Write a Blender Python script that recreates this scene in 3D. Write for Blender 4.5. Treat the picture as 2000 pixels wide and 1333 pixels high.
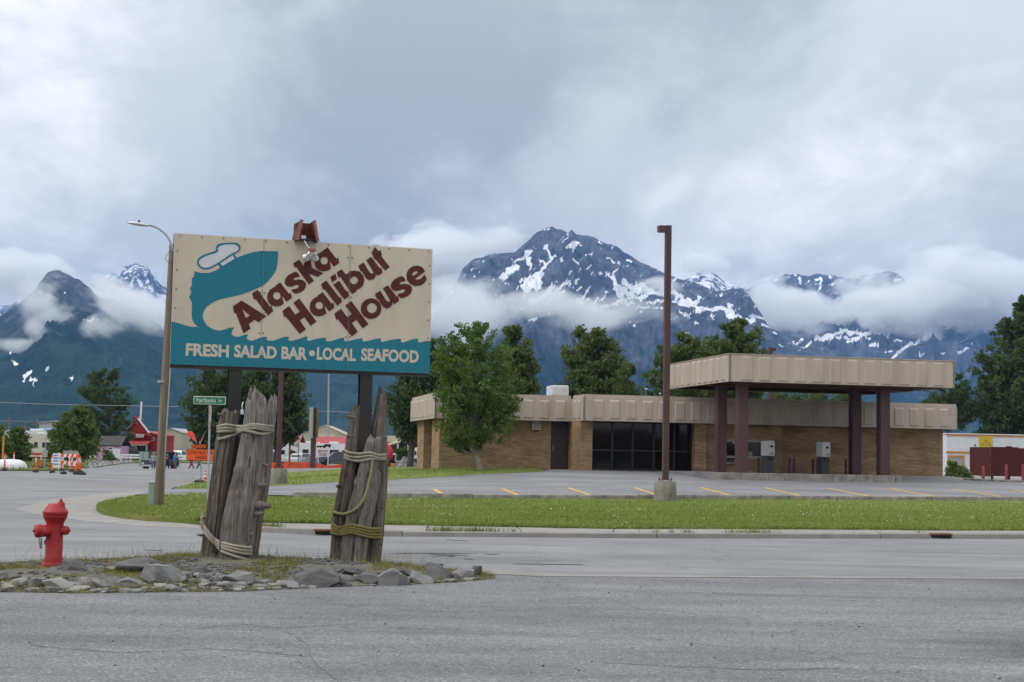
import bpy, bmesh, math, random
import numpy as np
from mathutils import Vector, Matrix, noise as mnoise

# ------------------------------------------------------------------ clean
for o in list(bpy.data.objects):
    bpy.data.objects.remove(o)
SC = bpy.context.scene
COL = SC.collection
R = math.radians

# ------------------------------------------------------------------ camera
FPX, EYE = 3000.0, 1.6           # focal length in photo pixels (2000 wide), eye height
PITCH, ROLL = math.atan(223.5 / 3000.0), 0.019
cam_d = bpy.data.cameras.new('camera')
cam_d.sensor_width = 36.0
cam_d.lens = 36.0 * FPX / 2000.0
cam_d.clip_start, cam_d.clip_end = 0.1, 60000.0
cam = bpy.data.objects.new('camera', cam_d)
COL.objects.link(cam)
CAM_R = Matrix.Rotation(math.pi / 2 + PITCH, 3, 'X') @ Matrix.Rotation(ROLL, 3, 'Z')
cam.matrix_world = Matrix.Translation((0, 0, EYE)) @ CAM_R.to_4x4()
SC.camera = cam

# ------------------------------------------------------------------ world: overcast
SUN_EL, SUN_AZ = R(48), R(-108)     # sun behind cloud: behind the camera, to the left (azimuth from +Y, clockwise)
W = bpy.data.worlds.new('World'); SC.world = W; W.use_nodes = True
wn, wl = W.node_tree.nodes, W.node_tree.links
wn.clear()
def wnode(t, **kw):
    n = wn.new(t)
    for k, v in kw.items():
        if k.startswith('i_'): n.inputs[int(k[2:])].default_value = v
        else: setattr(n, k, v)
    return n
def wmath(op, a, b=None, clamp=False):
    n = wn.new('ShaderNodeMath'); n.operation = op; n.use_clamp = clamp
    for i, s in enumerate((a, b)):
        if s is None: continue
        if isinstance(s, (int, float)): n.inputs[i].default_value = s
        else: wl.new(s, n.inputs[i])
    return n.outputs[0]
tc = wnode('ShaderNodeTexCoord')
sep = wnode('ShaderNodeSeparateXYZ'); wl.new(tc.outputs['Generated'], sep.inputs[0])
zc = wmath('MAXIMUM', sep.outputs[2], 0.0)
den = wmath('ADD', zc, 0.22)
px_ = wmath('DIVIDE', sep.outputs[0], den); py_ = wmath('DIVIDE', sep.outputs[1], den)
comb = wnode('ShaderNodeCombineXYZ'); wl.new(px_, comb.inputs[0]); wl.new(py_, comb.inputs[1])
def wnoise(scale, detail, rough, dist, off, stretch=(1, 1, 1), rot=0.0):
    m = wnode('ShaderNodeMapping'); m.inputs['Location'].default_value = off
    m.inputs['Rotation'].default_value = (0, 0, rot); m.inputs['Scale'].default_value = stretch
    wl.new(comb.outputs[0], m.inputs[0])
    n = wnode('ShaderNodeTexNoise'); n.inputs['Scale'].default_value = scale
    n.inputs['Detail'].default_value = detail; n.inputs['Roughness'].default_value = rough
    n.inputs['Distortion'].default_value = dist
    wl.new(m.outputs[0], n.inputs['Vector'])
    return n.outputs[0]
n1 = wnoise(1.15, 5, 0.52, 0.35, (3.1, 1.7, 0), (1, 0.75, 1), R(-24))
n2 = wnoise(3.3, 6, 0.58, 0.5, (7.3, 2.2, 0.4), (1, 0.55, 1), R(-18))
n3 = wnoise(9.5, 7, 0.60, 0.6, (1.3, 5.2, 0.9), (1, 0.42, 1), R(-12))
# a broad darker belt of cloud running up to the right, brighter cloud on either side of it (as the photographed sky)
def lobe(d, rad, amp):
    v = wnode('ShaderNodeVectorMath', operation='DISTANCE'); wl.new(tc.outputs['Generated'], v.inputs[0])
    v.inputs[1].default_value = d
    m = wnode('ShaderNodeMapRange', interpolation_type='SMOOTHERSTEP')
    m.inputs['From Min'].default_value = 0.0; m.inputs['From Max'].default_value = rad
    m.inputs['To Min'].default_value = amp; m.inputs['To Max'].default_value = 0.0
    wl.new(v.outputs['Value'], m.inputs['Value'])
    return m.outputs[0]
def pdir(x, y):
    v = CAM_R @ Vector(((x - 1000) / FPX, -(y - 666.5) / FPX, -1)); return tuple(v.normalized())
tot = wmath('ADD', wmath('MULTIPLY', wmath('SUBTRACT', n1, 0.5), 0.85), wmath('MULTIPLY', wmath('SUBTRACT', n2, 0.5), 0.70))
tot = wmath('ADD', tot, wmath('MULTIPLY', wmath('SUBTRACT', n3, 0.5), 0.34))
for (x, y, rad, amp) in [(1150, 170, .22, -.27), (700, 290, .20, -.25), (1600, 50, .20, -.26), (950, 20, .2, -.14), (480, 380, .16, -.10),
                         (1330, 390, .14, .17), (1700, 330, .20, .14), (1950, 250, .14, .06), (30, 150, .17, .12),
                         (880, 400, .07, .06), (120, 330, .12, .05), (300, 20, .16, .0), (1250, 470, .09, .08)]:
    tot = wmath('ADD', tot, lobe(pdir(x, y), rad, amp))
tot = wmath('ADD', tot, 0.54, clamp=True)
ramp = wnode('ShaderNodeValToRGB')
cr = ramp.color_ramp; cr.interpolation = 'EASE'
cr.elements[0].position = 0.04; cr.elements[0].color = (0.355, 0.395, 0.422, 1)
cr.elements[1].position = 0.86; cr.elements[1].color = (0.93, 0.91, 0.92, 1)
e = cr.elements.new(0.46); e.color = (0.58, 0.605, 0.622, 1)
wl.new(tot, ramp.inputs[0])
# overcast luminance grows towards the zenith (CIE overcast sky)
cie = wmath('ADD', wmath('MULTIPLY', zc, 1.75), 0.86)
mul = wnode('ShaderNodeMix', data_type='RGBA', blend_type='MULTIPLY'); mul.inputs[0].default_value = 1.0
wl.new(ramp.outputs[0], mul.inputs[6]); wl.new(cie, mul.inputs[7])
sky = wnode('ShaderNodeTexSky', sky_type='NISHITA', sun_disc=False)
sky.sun_elevation = SUN_EL; sky.sun_rotation = SUN_AZ; sky.altitude = 0; sky.dust_density = 2.0
bg_sky = wnode('ShaderNodeBackground'); bg_sky.inputs[1].default_value = 0.05
wl.new(sky.outputs[0], bg_sky.inputs[0])
bg_cl = wnode('ShaderNodeBackground'); bg_cl.inputs[1].default_value = 1.0
wl.new(mul.outputs[2], bg_cl.inputs[0])
mixs = wnode('ShaderNodeMixShader'); mixs.inputs[0].default_value = 0.94     # cloud cover almost closed
wl.new(bg_sky.outputs[0], mixs.inputs[1]); wl.new(bg_cl.outputs[0], mixs.inputs[2])
wout = wnode('ShaderNodeOutputWorld'); wl.new(mixs.outputs[0], wout.inputs[0])
W.cycles.sampling_method = 'MANUAL'; W.cycles.sample_map_resolution = 512

# ------------------------------------------------------------------ sun behind the cloud
sd = bpy.data.lights.new('sun', 'SUN'); sd.energy = 1.3; sd.angle = R(25); sd.color = (1.0, 0.95, 0.88)
sun = bpy.data.objects.new('sun', sd); COL.objects.link(sun)
sdir = Vector((math.sin(SUN_AZ) * math.cos(SUN_EL), math.cos(SUN_AZ) * math.cos(SUN_EL), math.sin(SUN_EL)))
sun.rotation_euler = sdir.to_track_quat('Z', 'Y').to_euler()
sun.location = (-20, -20, 60)

vs = SC.view_settings
SC.display_settings.display_device = 'sRGB'
vs.view_transform = 'Standard'; vs.look = 'None'; vs.exposure = 0.10; vs.gamma = 1.0; vs.use_curve_mapping = False
cy = SC.cycles
cy.use_denoising = True; cy.max_bounces = 6; cy.diffuse_bounces = 3; cy.glossy_bounces = 3; cy.transmission_bounces = 4
cy.transparent_max_bounces = 12; cy.volume_bounces = 5; cy.volume_step_rate = 1.0; cy.volume_max_steps = 128
cy.sample_clamp_indirect = 6.0; cy.use_adaptive_sampling = True; cy.adaptive_threshold = 0.02
# ------------------------------------------------------------------ helpers
PHI = R(11.5)
U = Vector((math.cos(PHI), math.sin(PHI), 0)); V = Vector((-math.sin(PHI), math.cos(PHI), 0))
def ray(x, y):
    return (CAM_R @ Vector(((x - 1000) / FPX, -(y - 666.5) / FPX, -1)))
def at(x, y, Y):
    """the point of the place seen at photo pixel x, y that stands Y metres ahead"""
    r = ray(x, y); t = Y / r.y
    return Vector((r.x * t, Y, EYE + r.z * t))
def on_plane(x, y, p0, n):
    r = ray(x, y); o = Vector((0, 0, EYE)); t = (p0 - o).dot(n) / r.dot(n)
    return o + r * t
_RT = np.array(CAM_R.transposed())
def proj(P):
    """world points (N,3) -> photo pixels"""
    q = (np.asarray(P) - np.array([0, 0, EYE])) @ _RT.T
    z = np.maximum(-q[:, 2], 1e-6)
    return np.stack([1000 + FPX * q[:, 0] / z, 666.5 - FPX * q[:, 1] / z], 1)

# ---- materials
MATS = {}
def new_mat(name):
    m = bpy.data.materials.new(name); m.use_nodes = True
    MATS[name] = m
    return m, m.node_tree.nodes, m.node_tree.links, m.node_tree.nodes['Principled BSDF']
def mat(name, col, rough=0.7, var=0.12, scale=6.0, bump=0.0, metal=0.0, spec=0.3, stretch=(1, 1, 1), dirt=None, dirt_amt=0.4, dirt_scale=1.5, coords='Object', bscale=None, detail=6):
    """a principled material whose colour wanders by a noise, with optional dirt blotches and fine relief"""
    if name in MATS: return MATS[name]
    m, n, l, b = new_mat(name)
    t = n.new('ShaderNodeTexCoord'); mp = n.new('ShaderNodeMapping'); mp.inputs['Scale'].default_value = stretch
    if coords == 'World': l.new(n.new('ShaderNodeNewGeometry').outputs['Position'], mp.inputs[0])
    else: l.new(t.outputs[coords], mp.inputs[0])
    nz = n.new('ShaderNodeTexNoise'); nz.inputs['Scale'].default_value = scale; nz.inputs['Detail'].default_value = detail
    nz.inputs['Roughness'].default_value = 0.6
    l.new(mp.outputs[0], nz.inputs['Vector'])
    rp = n.new('ShaderNodeValToRGB'); e = rp.color_ramp.elements
    e[0].position = 0.3; e[1].position = 0.7
    e[0].color = tuple(max(0, c * (1 - var)) for c in col) + (1,)
    e[1].color = tuple(min(1, c * (1 + var)) for c in col) + (1,)
    l.new(nz.outputs[0], rp.inputs[0]); out = rp.outputs[0]
    if dirt:
        nd = n.new('ShaderNodeTexNoise'); nd.inputs['Scale'].default_value = dirt_scale; nd.inputs['Detail'].default_value = 8
        nd.inputs['Roughness'].default_value = 0.68
        l.new(mp.outputs[0], nd.inputs['Vector'])
        mr = n.new('ShaderNodeMapRange'); mr.inputs['From Min'].default_value = 0.48; mr.inputs['From Max'].default_value = 0.72
        mr.inputs['To Max'].default_value = dirt_amt
        l.new(nd.outputs[0], mr.inputs[0])
        mx = n.new('ShaderNodeMix'); mx.data_type = 'RGBA'; mx.inputs[7].default_value = tuple(dirt) + (1,)
        l.new(mr.outputs[0], mx.inputs[0]); l.new(out, mx.inputs[6]); out = mx.outputs[2]
    l.new(out, b.inputs['Base Color'])
    b.inputs['Roughness'].default_value = rough; b.inputs['Metallic'].default_value = metal
    b.inputs['Specular IOR Level'].default_value = spec
    if bump:
        bp = n.new('ShaderNodeBump'); bp.inputs['Strength'].default_value = bump; bp.inputs['Distance'].default_value = 0.02
        src = nz
        if bscale:
            src = n.new('ShaderNodeTexNoise'); src.inputs['Scale'].default_value = bscale; src.inputs['Detail'].default_value = 5
            l.new(mp.outputs[0], src.inputs['Vector'])
        l.new(src.outputs[0], bp.inputs['Height']); l.new(bp.outputs[0], b.inputs['Normal'])
    return m

# ---- mesh collector
def rotm(rx=0, ry=0, rz=0):
    return Matrix.Rotation(rz, 4, 'Z') @ Matrix.Rotation(ry, 4, 'Y') @ Matrix.Rotation(rx, 4, 'X')
class MB:
    def __init__(s): s.v = []; s.f = []
    def add(s, vs_, fs, M=None):
        k = len(s.v)
        s.v += [tuple((M @ Vector(p))) if M is not None else tuple(p) for p in vs_]
        s.f += [tuple(i + k for i in f) for f in fs]
        return s
    def box(s, x0, x1, y0, y1, z0, z1, M=None, taper=1.0):
        cx, cy_ = (x0 + x1) / 2, (y0 + y1) / 2
        b = [(x0, y0, z0), (x1, y0, z0), (x1, y1, z0), (x0, y1, z0)]
        t = [(cx + (p[0] - cx) * taper, cy_ + (p[1] - cy_) * taper, z1) for p in b]
        return s.add(b + t, [(3, 2, 1, 0), (4, 5, 6, 7), (0, 1, 5, 4), (1, 2, 6, 5), (2, 3, 7, 6), (3, 0, 4, 7)], M)
    def bbox(s, x0, x1, y0, y1, z0, z1, b=0.02, M=None):
        """box with chamfered edges"""
        bm = bmesh.new(); bmesh.ops.create_cube(bm, size=1)
        for v in bm.verts: v.co = Vector(((x0 + x1) / 2 + v.co.x * (x1 - x0), (y0 + y1) / 2 + v.co.y * (y1 - y0), (z0 + z1) / 2 + v.co.z * (z1 - z0)))
        bmesh.ops.bevel(bm, geom=list(bm.edges), offset=b, segments=2, affect='EDGES', profile=0.6)
        s.bm(bm, M); return s
    def bm(s, bm, M=None):
        bm.verts.ensure_lookup_table(); bm.verts.index_update()
        s.add([v.co.copy() for v in bm.verts], [[v.index for v in f.verts] for f in bm.faces], M); bm.free(); return s
    def tube(s, pts, rad, n=8, cap=True, M=None):
        pts = [Vector(p) for p in pts]
        if not hasattr(rad, '__len__'): rad = [rad] * len(pts)
        vs_ = []; fs = []; prev = None
        for i, p in enumerate(pts):
            d = (pts[min(i + 1, len(pts) - 1)] - pts[max(i - 1, 0)])
            d = d.normalized() if d.length > 1e-9 else Vector((0, 0, 1))
            if prev is None:
                a = d.orthogonal().normalized()
            else:
                a = (prev - d * prev.dot(d)); a = a.normalized() if a.length > 1e-6 else d.orthogonal().normalized()
            prev = a; b = d.cross(a)
            for j in range(n):
                an = 2 * math.pi * j / n
                vs_.append(p + (a * math.cos(an) + b * math.sin(an)) * rad[i])
        for i in range(len(pts) - 1):
            for j in range(n):
                fs.append((i * n + j, i * n + (j + 1) % n, (i + 1) * n + (j + 1) % n, (i + 1) * n + j))
        if cap:
            fs.append(tuple(range(n - 1, -1, -1))); fs.append(tuple((len(pts) - 1) * n + j for j in range(n)))
        return s.add(vs_, fs, M)
    def lathe(s, prof, n=20, M=None, closed=True):
        vs_ = []; fs = []
        for r_, z in prof:
            for j in range(n):
                an = 2 * math.pi * j / n; vs_.append((r_ * math.cos(an), r_ * math.sin(an), z))
        for i in range(len(prof) - 1):
            for j in range(n):
                fs.append((i * n + j, i * n + (j + 1) % n, (i + 1) * n + (j + 1) % n, (i + 1) * n + j))
        if closed:
            fs.append(tuple(range(n - 1, -1, -1))); fs.append(tuple((len(prof) - 1) * n + j for j in range(n)))
        return s.add(vs_, fs, M)
    def prism(s, poly, y0, y1, M=None):
        """outline in x,z extruded along y"""
        n = len(poly)
        vs_ = [(p[0], y0, p[1]) for p in poly] + [(p[0], y1, p[1]) for p in poly]
        fs = [tuple(range(n)), tuple(range(2 * n - 1, n - 1, -1))] + [(i, i + n, (i + 1) % n + n, (i + 1) % n) for i in range(n)]
        return s.add(vs_, fs, M)
    def build(s, name, m, parent=None, smooth=False, auto=None):
        me = bpy.data.meshes.new(name); me.from_pydata(s.v, [], s.f); me.validate()
        bm = bmesh.new(); bm.from_mesh(me); bmesh.ops.recalc_face_normals(bm, faces=bm.faces); bm.to_mesh(me); bm.free()
        return link(name, me, m, parent, smooth, auto)
def link(name, me, m, parent=None, smooth=False, auto=None):
    if m is not None:
        me.materials.append(MATS[m] if isinstance(m, str) else m)
    if smooth or auto: me.polygons.foreach_set('use_smooth', [True] * len(me.polygons))
    if auto: me.set_sharp_from_angle(angle=R(auto))
    o = bpy.data.objects.new(name, me); COL.objects.link(o)
    if parent is not None: o.parent = parent
    return o
def tag(o, label, cat, group=None, kind=None):
    if label: o['label'] = label
    if cat: o['category'] = cat
    if group: o['group'] = group
    if kind: o['kind'] = kind
    return o
def thing(name, label, cat, loc=(0, 0, 0), rz=0.0, group=None):
    o = bpy.data.objects.new(name, None); COL.objects.link(o); o.empty_display_size = 0.2
    o.location = loc; o.rotation_euler = (0, 0, rz)
    return tag(o, label, cat, group)
def dup(o, loc=None, rz=None, label=None, parent=None):
    c = o.copy(); COL.objects.link(c); c.parent = parent
    if loc is not None: c.location = loc
    if rz is not None: c.rotation_euler = (0, 0, rz)
    if label: c['label'] = label
    for ch in list(o.children):
        d = dup(ch, parent=c)
    return c
def curve_mesh(polys, thick):
    """flat filled outlines (with holes) in x,y -> mesh, thick in z"""
    cu = bpy.data.curves.new('tmp', 'CURVE'); cu.dimensions = '2D'; cu.fill_mode = 'BOTH'; cu.extrude = thick / 2
    for P in polys:
        sp = cu.splines.new('POLY'); sp.points.add(len(P) - 1)
        for i, p in enumerate(P): sp.points[i].co = (p[0], p[1], 0, 1)
        sp.use_cyclic_u = True
    ob = bpy.data.objects.new('tmp', cu); COL.objects.link(ob)
    dg = bpy.context.evaluated_depsgraph_get(); me = bpy.data.meshes.new_from_object(ob.evaluated_get(dg))
    bpy.data.objects.remove(ob); bpy.data.curves.remove(cu)
    return me
_FONTC = {}
def text_mesh(s, size=1.0, thick=0.004, bold=0.0, sx=1.0, space=1.0):
    """lettering as flat mesh; origin at its centre, in x,y"""
    cu = bpy.data.curves.new('tmp', 'FONT'); cu.body = s; cu.size = size; cu.extrude = thick / 2; cu.offset = bold
    cu.align_x = 'CENTER'; cu.align_y = 'CENTER'; cu.space_character = space; cu.resolution_u = 3
    ob = bpy.data.objects.new('tmp', cu); COL.objects.link(ob)
    dg = bpy.context.evaluated_depsgraph_get(); me = bpy.data.meshes.new_from_object(ob.evaluated_get(dg))
    bpy.data.objects.remove(ob); bpy.data.curves.remove(cu)
    if sx != 1.0: me.transform(Matrix.Diagonal((sx, 1, 1, 1)))
    return me
XZ = Matrix.Rotation(math.pi / 2, 4, 'X')       # stands an x,y drawing upright facing -Y
def lettering(s, width, height, m, parent, loc, rz=0.0, bold=0.0, name='lettering', thick=0.006, space=1.0):
    me = text_mesh(s, 1.0, 0.0, bold, 1.0, space)
    xs = [v.co.x for v in me.vertices]; ys = [v.co.y for v in me.vertices]
    if not xs: return None
    w, h = max(xs) - min(xs), max(ys) - min(ys)
    cx, cy_ = (max(xs) + min(xs)) / 2, (max(ys) + min(ys)) / 2
    me.transform(Matrix.Translation((-cx, -cy_, 0)))
    me.transform(Matrix.Diagonal((width / w, height / h, 1, 1)))
    me.transform(Matrix.Translation(loc) @ Matrix.Rotation(rz, 4, 'Z') @ XZ)
    return link(name, me, m, parent)

# ------------------------------------------------------------------ terrain (thin-plate surface through surveyed points)
_cp = []
for x in (-30, -15, 0, 15, 30):
    for y in (-20, 5, 18, 30): _cp.append((x, y, 0.0))
def cpx(x, y, Y, dz=0.0):
    p = at(x, y, Y); _cp.append((p.x, p.y, p.z - dz))
for a in [(1000, 974.5, 52, .13), (1200, 975, 53, .13), (1600, 976.5, 56, .13), (2000, 978, 59, .13), (600, 971, 50, .13), (308, 988, 43, .10),
          (1000, 918, 72, .14), (1160, 921, 72.8, .14), (1500, 927, 74.6, .14), (1850, 932, 76.5, .14), (856, 918, 71.4, .14),
          (543, 947, 87, .10), (345, 922, 140), (430, 922, 140), (300, 922, 139), (100, 920, 100), (10, 918, 100), (640, 920, 140, .05), (560, 921, 135, .05),
          (700, 944, 66, .10), (820, 936, 67, .12), (1950, 938, 100, .1), (1880, 931, 160), (740, 912, 120), (212, 899, 190), (278, 900, 205), (80, 902, 175)]: cpx(*a)
for x in (-120, -70, -35, 0, 40, 90, 150):
    for y in (220, 320): _cp.append((x, y, -0.45))
for x, y in ((-80, 0), (-80, 60), (-90, 130), (80, 0), (80, 40)): _cp.append((x, y, 0.0))
for x, y in ((60, 110), (90, 90)): _cp.append((x, y, 0.5))
_cp = np.array(_cp)
def _phi(r2): return r2 * np.log(np.maximum(r2, 1e-9)) * 0.5
_S = 50.0
_q = _cp[:, :2] / _S
_K = _phi(((_q[:, None, :] - _q[None]) ** 2).sum(-1)) + np.eye(len(_q)) * 2e-3
_Pm = np.c_[np.ones(len(_q)), _q]
_A = np.block([[_K, _Pm], [_Pm.T, np.zeros((3, 3))]])
_W = np.linalg.solve(_A, np.r_[_cp[:, 2], np.zeros(3)])
def Tn(xy):
    xy = np.atleast_2d(np.asarray(xy, float)); q = xy / _S
    k = _phi(((q[:, None, :] - _q[None]) ** 2).sum(-1))
    z = k @ _W[:-3] + np.c_[np.ones(len(q)), q] @ _W[-3:]
    d = np.maximum.reduce([np.abs(xy[:, 0]) - 80, xy[:, 1] - 200, -15 - xy[:, 1], np.zeros(len(xy))])
    b = np.clip(d / 60, 0, 1); b = b * b * (3 - 2 * b)
    return z * (1 - b) + (-0.45) * b
def T(x, y): return float(Tn([(x, y)])[0])
def gp(x, y, off=0.0, y0=8.0, y1=260.0):
    """photo pixel -> point on the terrain raised by off"""
    Ys = np.geomspace(y0, y1, 260); r = ray(x, y); t = Ys / r.y
    X = r.x * t; Z = EYE + r.z * t; g = Tn(np.c_[X, Ys]) + off
    i = np.argmax(Z < g)
    if i == 0: i = len(Ys) - 1
    a, b = Z[i - 1] - g[i - 1], Z[i] - g[i]
    k = a / (a - b) if a != b else 0.0
    Y = Ys[i - 1] + (Ys[i] - Ys[i - 1]) * k
    return Vector((r.x / r.y * Y, Y, T(r.x / r.y * Y, Y) + off))
def gat(x, Y, off=0.0):
    """on the ground below photo column x, Y metres ahead"""
    p = at(x, 900, Y); return Vector((p.x, Y, T(p.x, Y) + off))
def sheet(name, poly, off, m, step=4.0, parent=None, thick=0.0, smooth=False):
    """ground sheet: outline in world x,y draped on the terrain at height off, optional skirt down"""
    bm = bmesh.new()
    vs_ = [bm.verts.new((p[0], p[1], 0)) for p in poly]
    bm.faces.new(vs_)
    bmesh.ops.triangulate(bm, faces=bm.faces[:])
    xs = [p[0] for p in poly]; ys = [p[1] for p in poly]
    for ax, lo, hi in ((0, min(xs), max(xs)), (1, min(ys), max(ys))):
        k = lo + step
        while k < hi:
            co = (k, 0, 0) if ax == 0 else (0, k, 0); no = (1, 0, 0) if ax == 0 else (0, 1, 0)
            bmesh.ops.bisect_plane(bm, geom=bm.verts[:] + bm.edges[:] + bm.faces[:], plane_co=co, plane_no=no)
            k += step
    co = np.array([v.co[:2] for v in bm.verts]); z = Tn(co) + (off(co) if callable(off) else off)
    for v, zz in zip(bm.verts, z): v.co.z = zz
    for f in bm.faces:
        f.normal_update()
        if f.normal.z < 0: f.normal_flip()
    if thick:
        be = [e for e in bm.edges if e.is_boundary]
        r_ = bmesh.ops.extrude_edge_only(bm, edges=be)
        for g in r_['geom']:
            if isinstance(g, bmesh.types.BMVert): g.co.z -= thick
    me = bpy.data.meshes.new(name); bm.to_mesh(me); bm.free()
    o = link(name, me, m, parent, smooth)
    return o
def smooth_line(P, n=6):
    """Catmull-Rom through points"""
    P = [Vector(p) for p in P]; out = []
    for i in range(len(P) - 1):
        a, b, c, d = P[max(i - 1, 0)], P[i], P[i + 1], P[min(i + 2, len(P) - 1)]
        for k in range(n):
            t = k / n
            out.append(0.5 * ((2 * b) + (c - a) * t + (2 * a - 5 * b + 4 * c - d) * t * t + (3 * b - a - 3 * c + d) * t ** 3))
    out.append(P[-1]); return out

# vectorised value noise for shaping
_rg = np.random.RandomState(5); _perm = _rg.permutation(512); _perm = np.r_[_perm, _perm, _perm]; _val = _rg.rand(1536)
def vnoise(x, y, seed=0):
    x = np.asarray(x, float) + seed * 17.31; y = np.asarray(y, float) + seed * 7.77
    xi = np.floor(x).astype(int); yi = np.floor(y).astype(int); xf = x - xi; yf = y - yi
    xf = xf * xf * xf * (xf * (xf * 6 - 15) + 10); yf = yf * yf * yf * (yf * (yf * 6 - 15) + 10)
    h = lambda a, b: _val[(_perm[(a & 511)] + (b & 511)) ]
    return (h(xi, yi) * (1 - xf) + h(xi + 1, yi) * xf) * (1 - yf) + (h(xi, yi + 1) * (1 - xf) + h(xi + 1, yi + 1) * xf) * yf
def fbm(x, y, oct=5, seed=0, ridged=False):
    s = 0; a = 0.5; tot_ = 0
    for k in range(oct):
        n = vnoise(x, y, seed + k)
        if ridged: n = 1 - np.abs(2 * n - 1)
        s = s + n * a; tot_ += a; a *= 0.5; x = x * 2.03; y = y * 2.03
    return s / tot_

def structure(o, label=None): return tag(o, label, None, kind='structure')
def group_root(name, label=None, kind='structure'):
    o = bpy.data.objects.new(name, None); COL.objects.link(o); return tag(o, label, None, kind=kind)
def in_poly(P, poly):
    P = np.asarray(P); x, y = P[:, 0], P[:, 1]; c = np.zeros(len(P), bool); n = len(poly); j = n - 1
    for i in range(n):
        xi, yi = poly[i][0], poly[i][1]; xj, yj = poly[j][0], poly[j][1]
        k = ((yi > y) != (yj > y)) & (x < (xj - xi) * (y - yi) / (yj - yi + 1e-12) + xi); c ^= k; j = i
    return c
def edge_dist(P, poly):
    d = np.full(len(P), 1e9)
    for a, b in zip(poly, list(poly[1:]) + [poly[0]]): d = np.minimum(d, seg_dist(np.asarray(P), a[:2], b[:2]))
    return d
def seg_dist(P, a, b):
    a = np.array(a, float); b = np.array(b, float); d = b - a; L = (d * d).sum()
    t = np.clip(((P - a) @ d) / L, 0, 1) if L > 0 else np.zeros(len(P))
    return np.hypot(*(P - (a + t[:, None] * d)).T)
def scatter_mesh(name, pos, rot, scl, verts, faces, m, tilt=None, parent=None, colvar=None):
    """many copies of a small shape joined into one mesh (pos N,3; rot about z; scl N or N,3)"""
    verts = np.asarray(verts, float); F = np.asarray(faces); N = len(pos)
    scl = np.asarray(scl, float); scl = scl[:, None] * np.ones(3) if scl.ndim == 1 else scl
    L = verts[None] * scl[:, None, :]
    if tilt is not None:
        tx, ty = tilt[:, 0][:, None], tilt[:, 1][:, None]
        L = np.stack([L[..., 0] + tx * L[..., 2], L[..., 1] + ty * L[..., 2], L[..., 2]], -1)
    c, s = np.cos(rot)[:, None], np.sin(rot)[:, None]
    Wd = np.stack([L[..., 0] * c - L[..., 1] * s, L[..., 0] * s + L[..., 1] * c, L[..., 2]], -1) + np.asarray(pos)[:, None, :]
    nv = len(verts); FF = (F[None] + (np.arange(N) * nv)[:, None, None]).reshape(-1, F.shape[1])
    return np_mesh(name, Wd.reshape(-1, 3), FF, m, parent, rnd=np.repeat(colvar, nv) if colvar is not None else None)
def np_mesh(name, Vv, FF, m, parent=None, smooth=False, rnd=None):
    me = bpy.data.meshes.new(name); me.vertices.add(len(Vv)); me.vertices.foreach_set('co', np.ascontiguousarray(Vv, np.float32).ravel())
    k = FF.shape[1]; me.loops.add(FF.size); me.loops.foreach_set('vertex_index', FF.ravel().astype(np.int32))
    me.polygons.add(len(FF)); me.polygons.foreach_set('loop_start', np.arange(0, FF.size, k, dtype=np.int32))
    if smooth: me.polygons.foreach_set('use_smooth', np.ones(len(FF), bool))
    me.update()
    if rnd is not None:
        a = me.attributes.new('rnd', 'FLOAT', 'POINT'); a.data.foreach_set('value', np.asarray(rnd, np.float32))
    return link(name, me, m, parent)
def ico(sub=2):
    bm = bmesh.new(); bmesh.ops.create_icosphere(bm, subdivisions=sub, radius=1.0); bm.verts.index_update()
    v = np.array([x.co[:] for x in bm.verts]); f = np.array([[x.index for x in q.verts] for q in bm.faces]); bm.free(); return v, f
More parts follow.
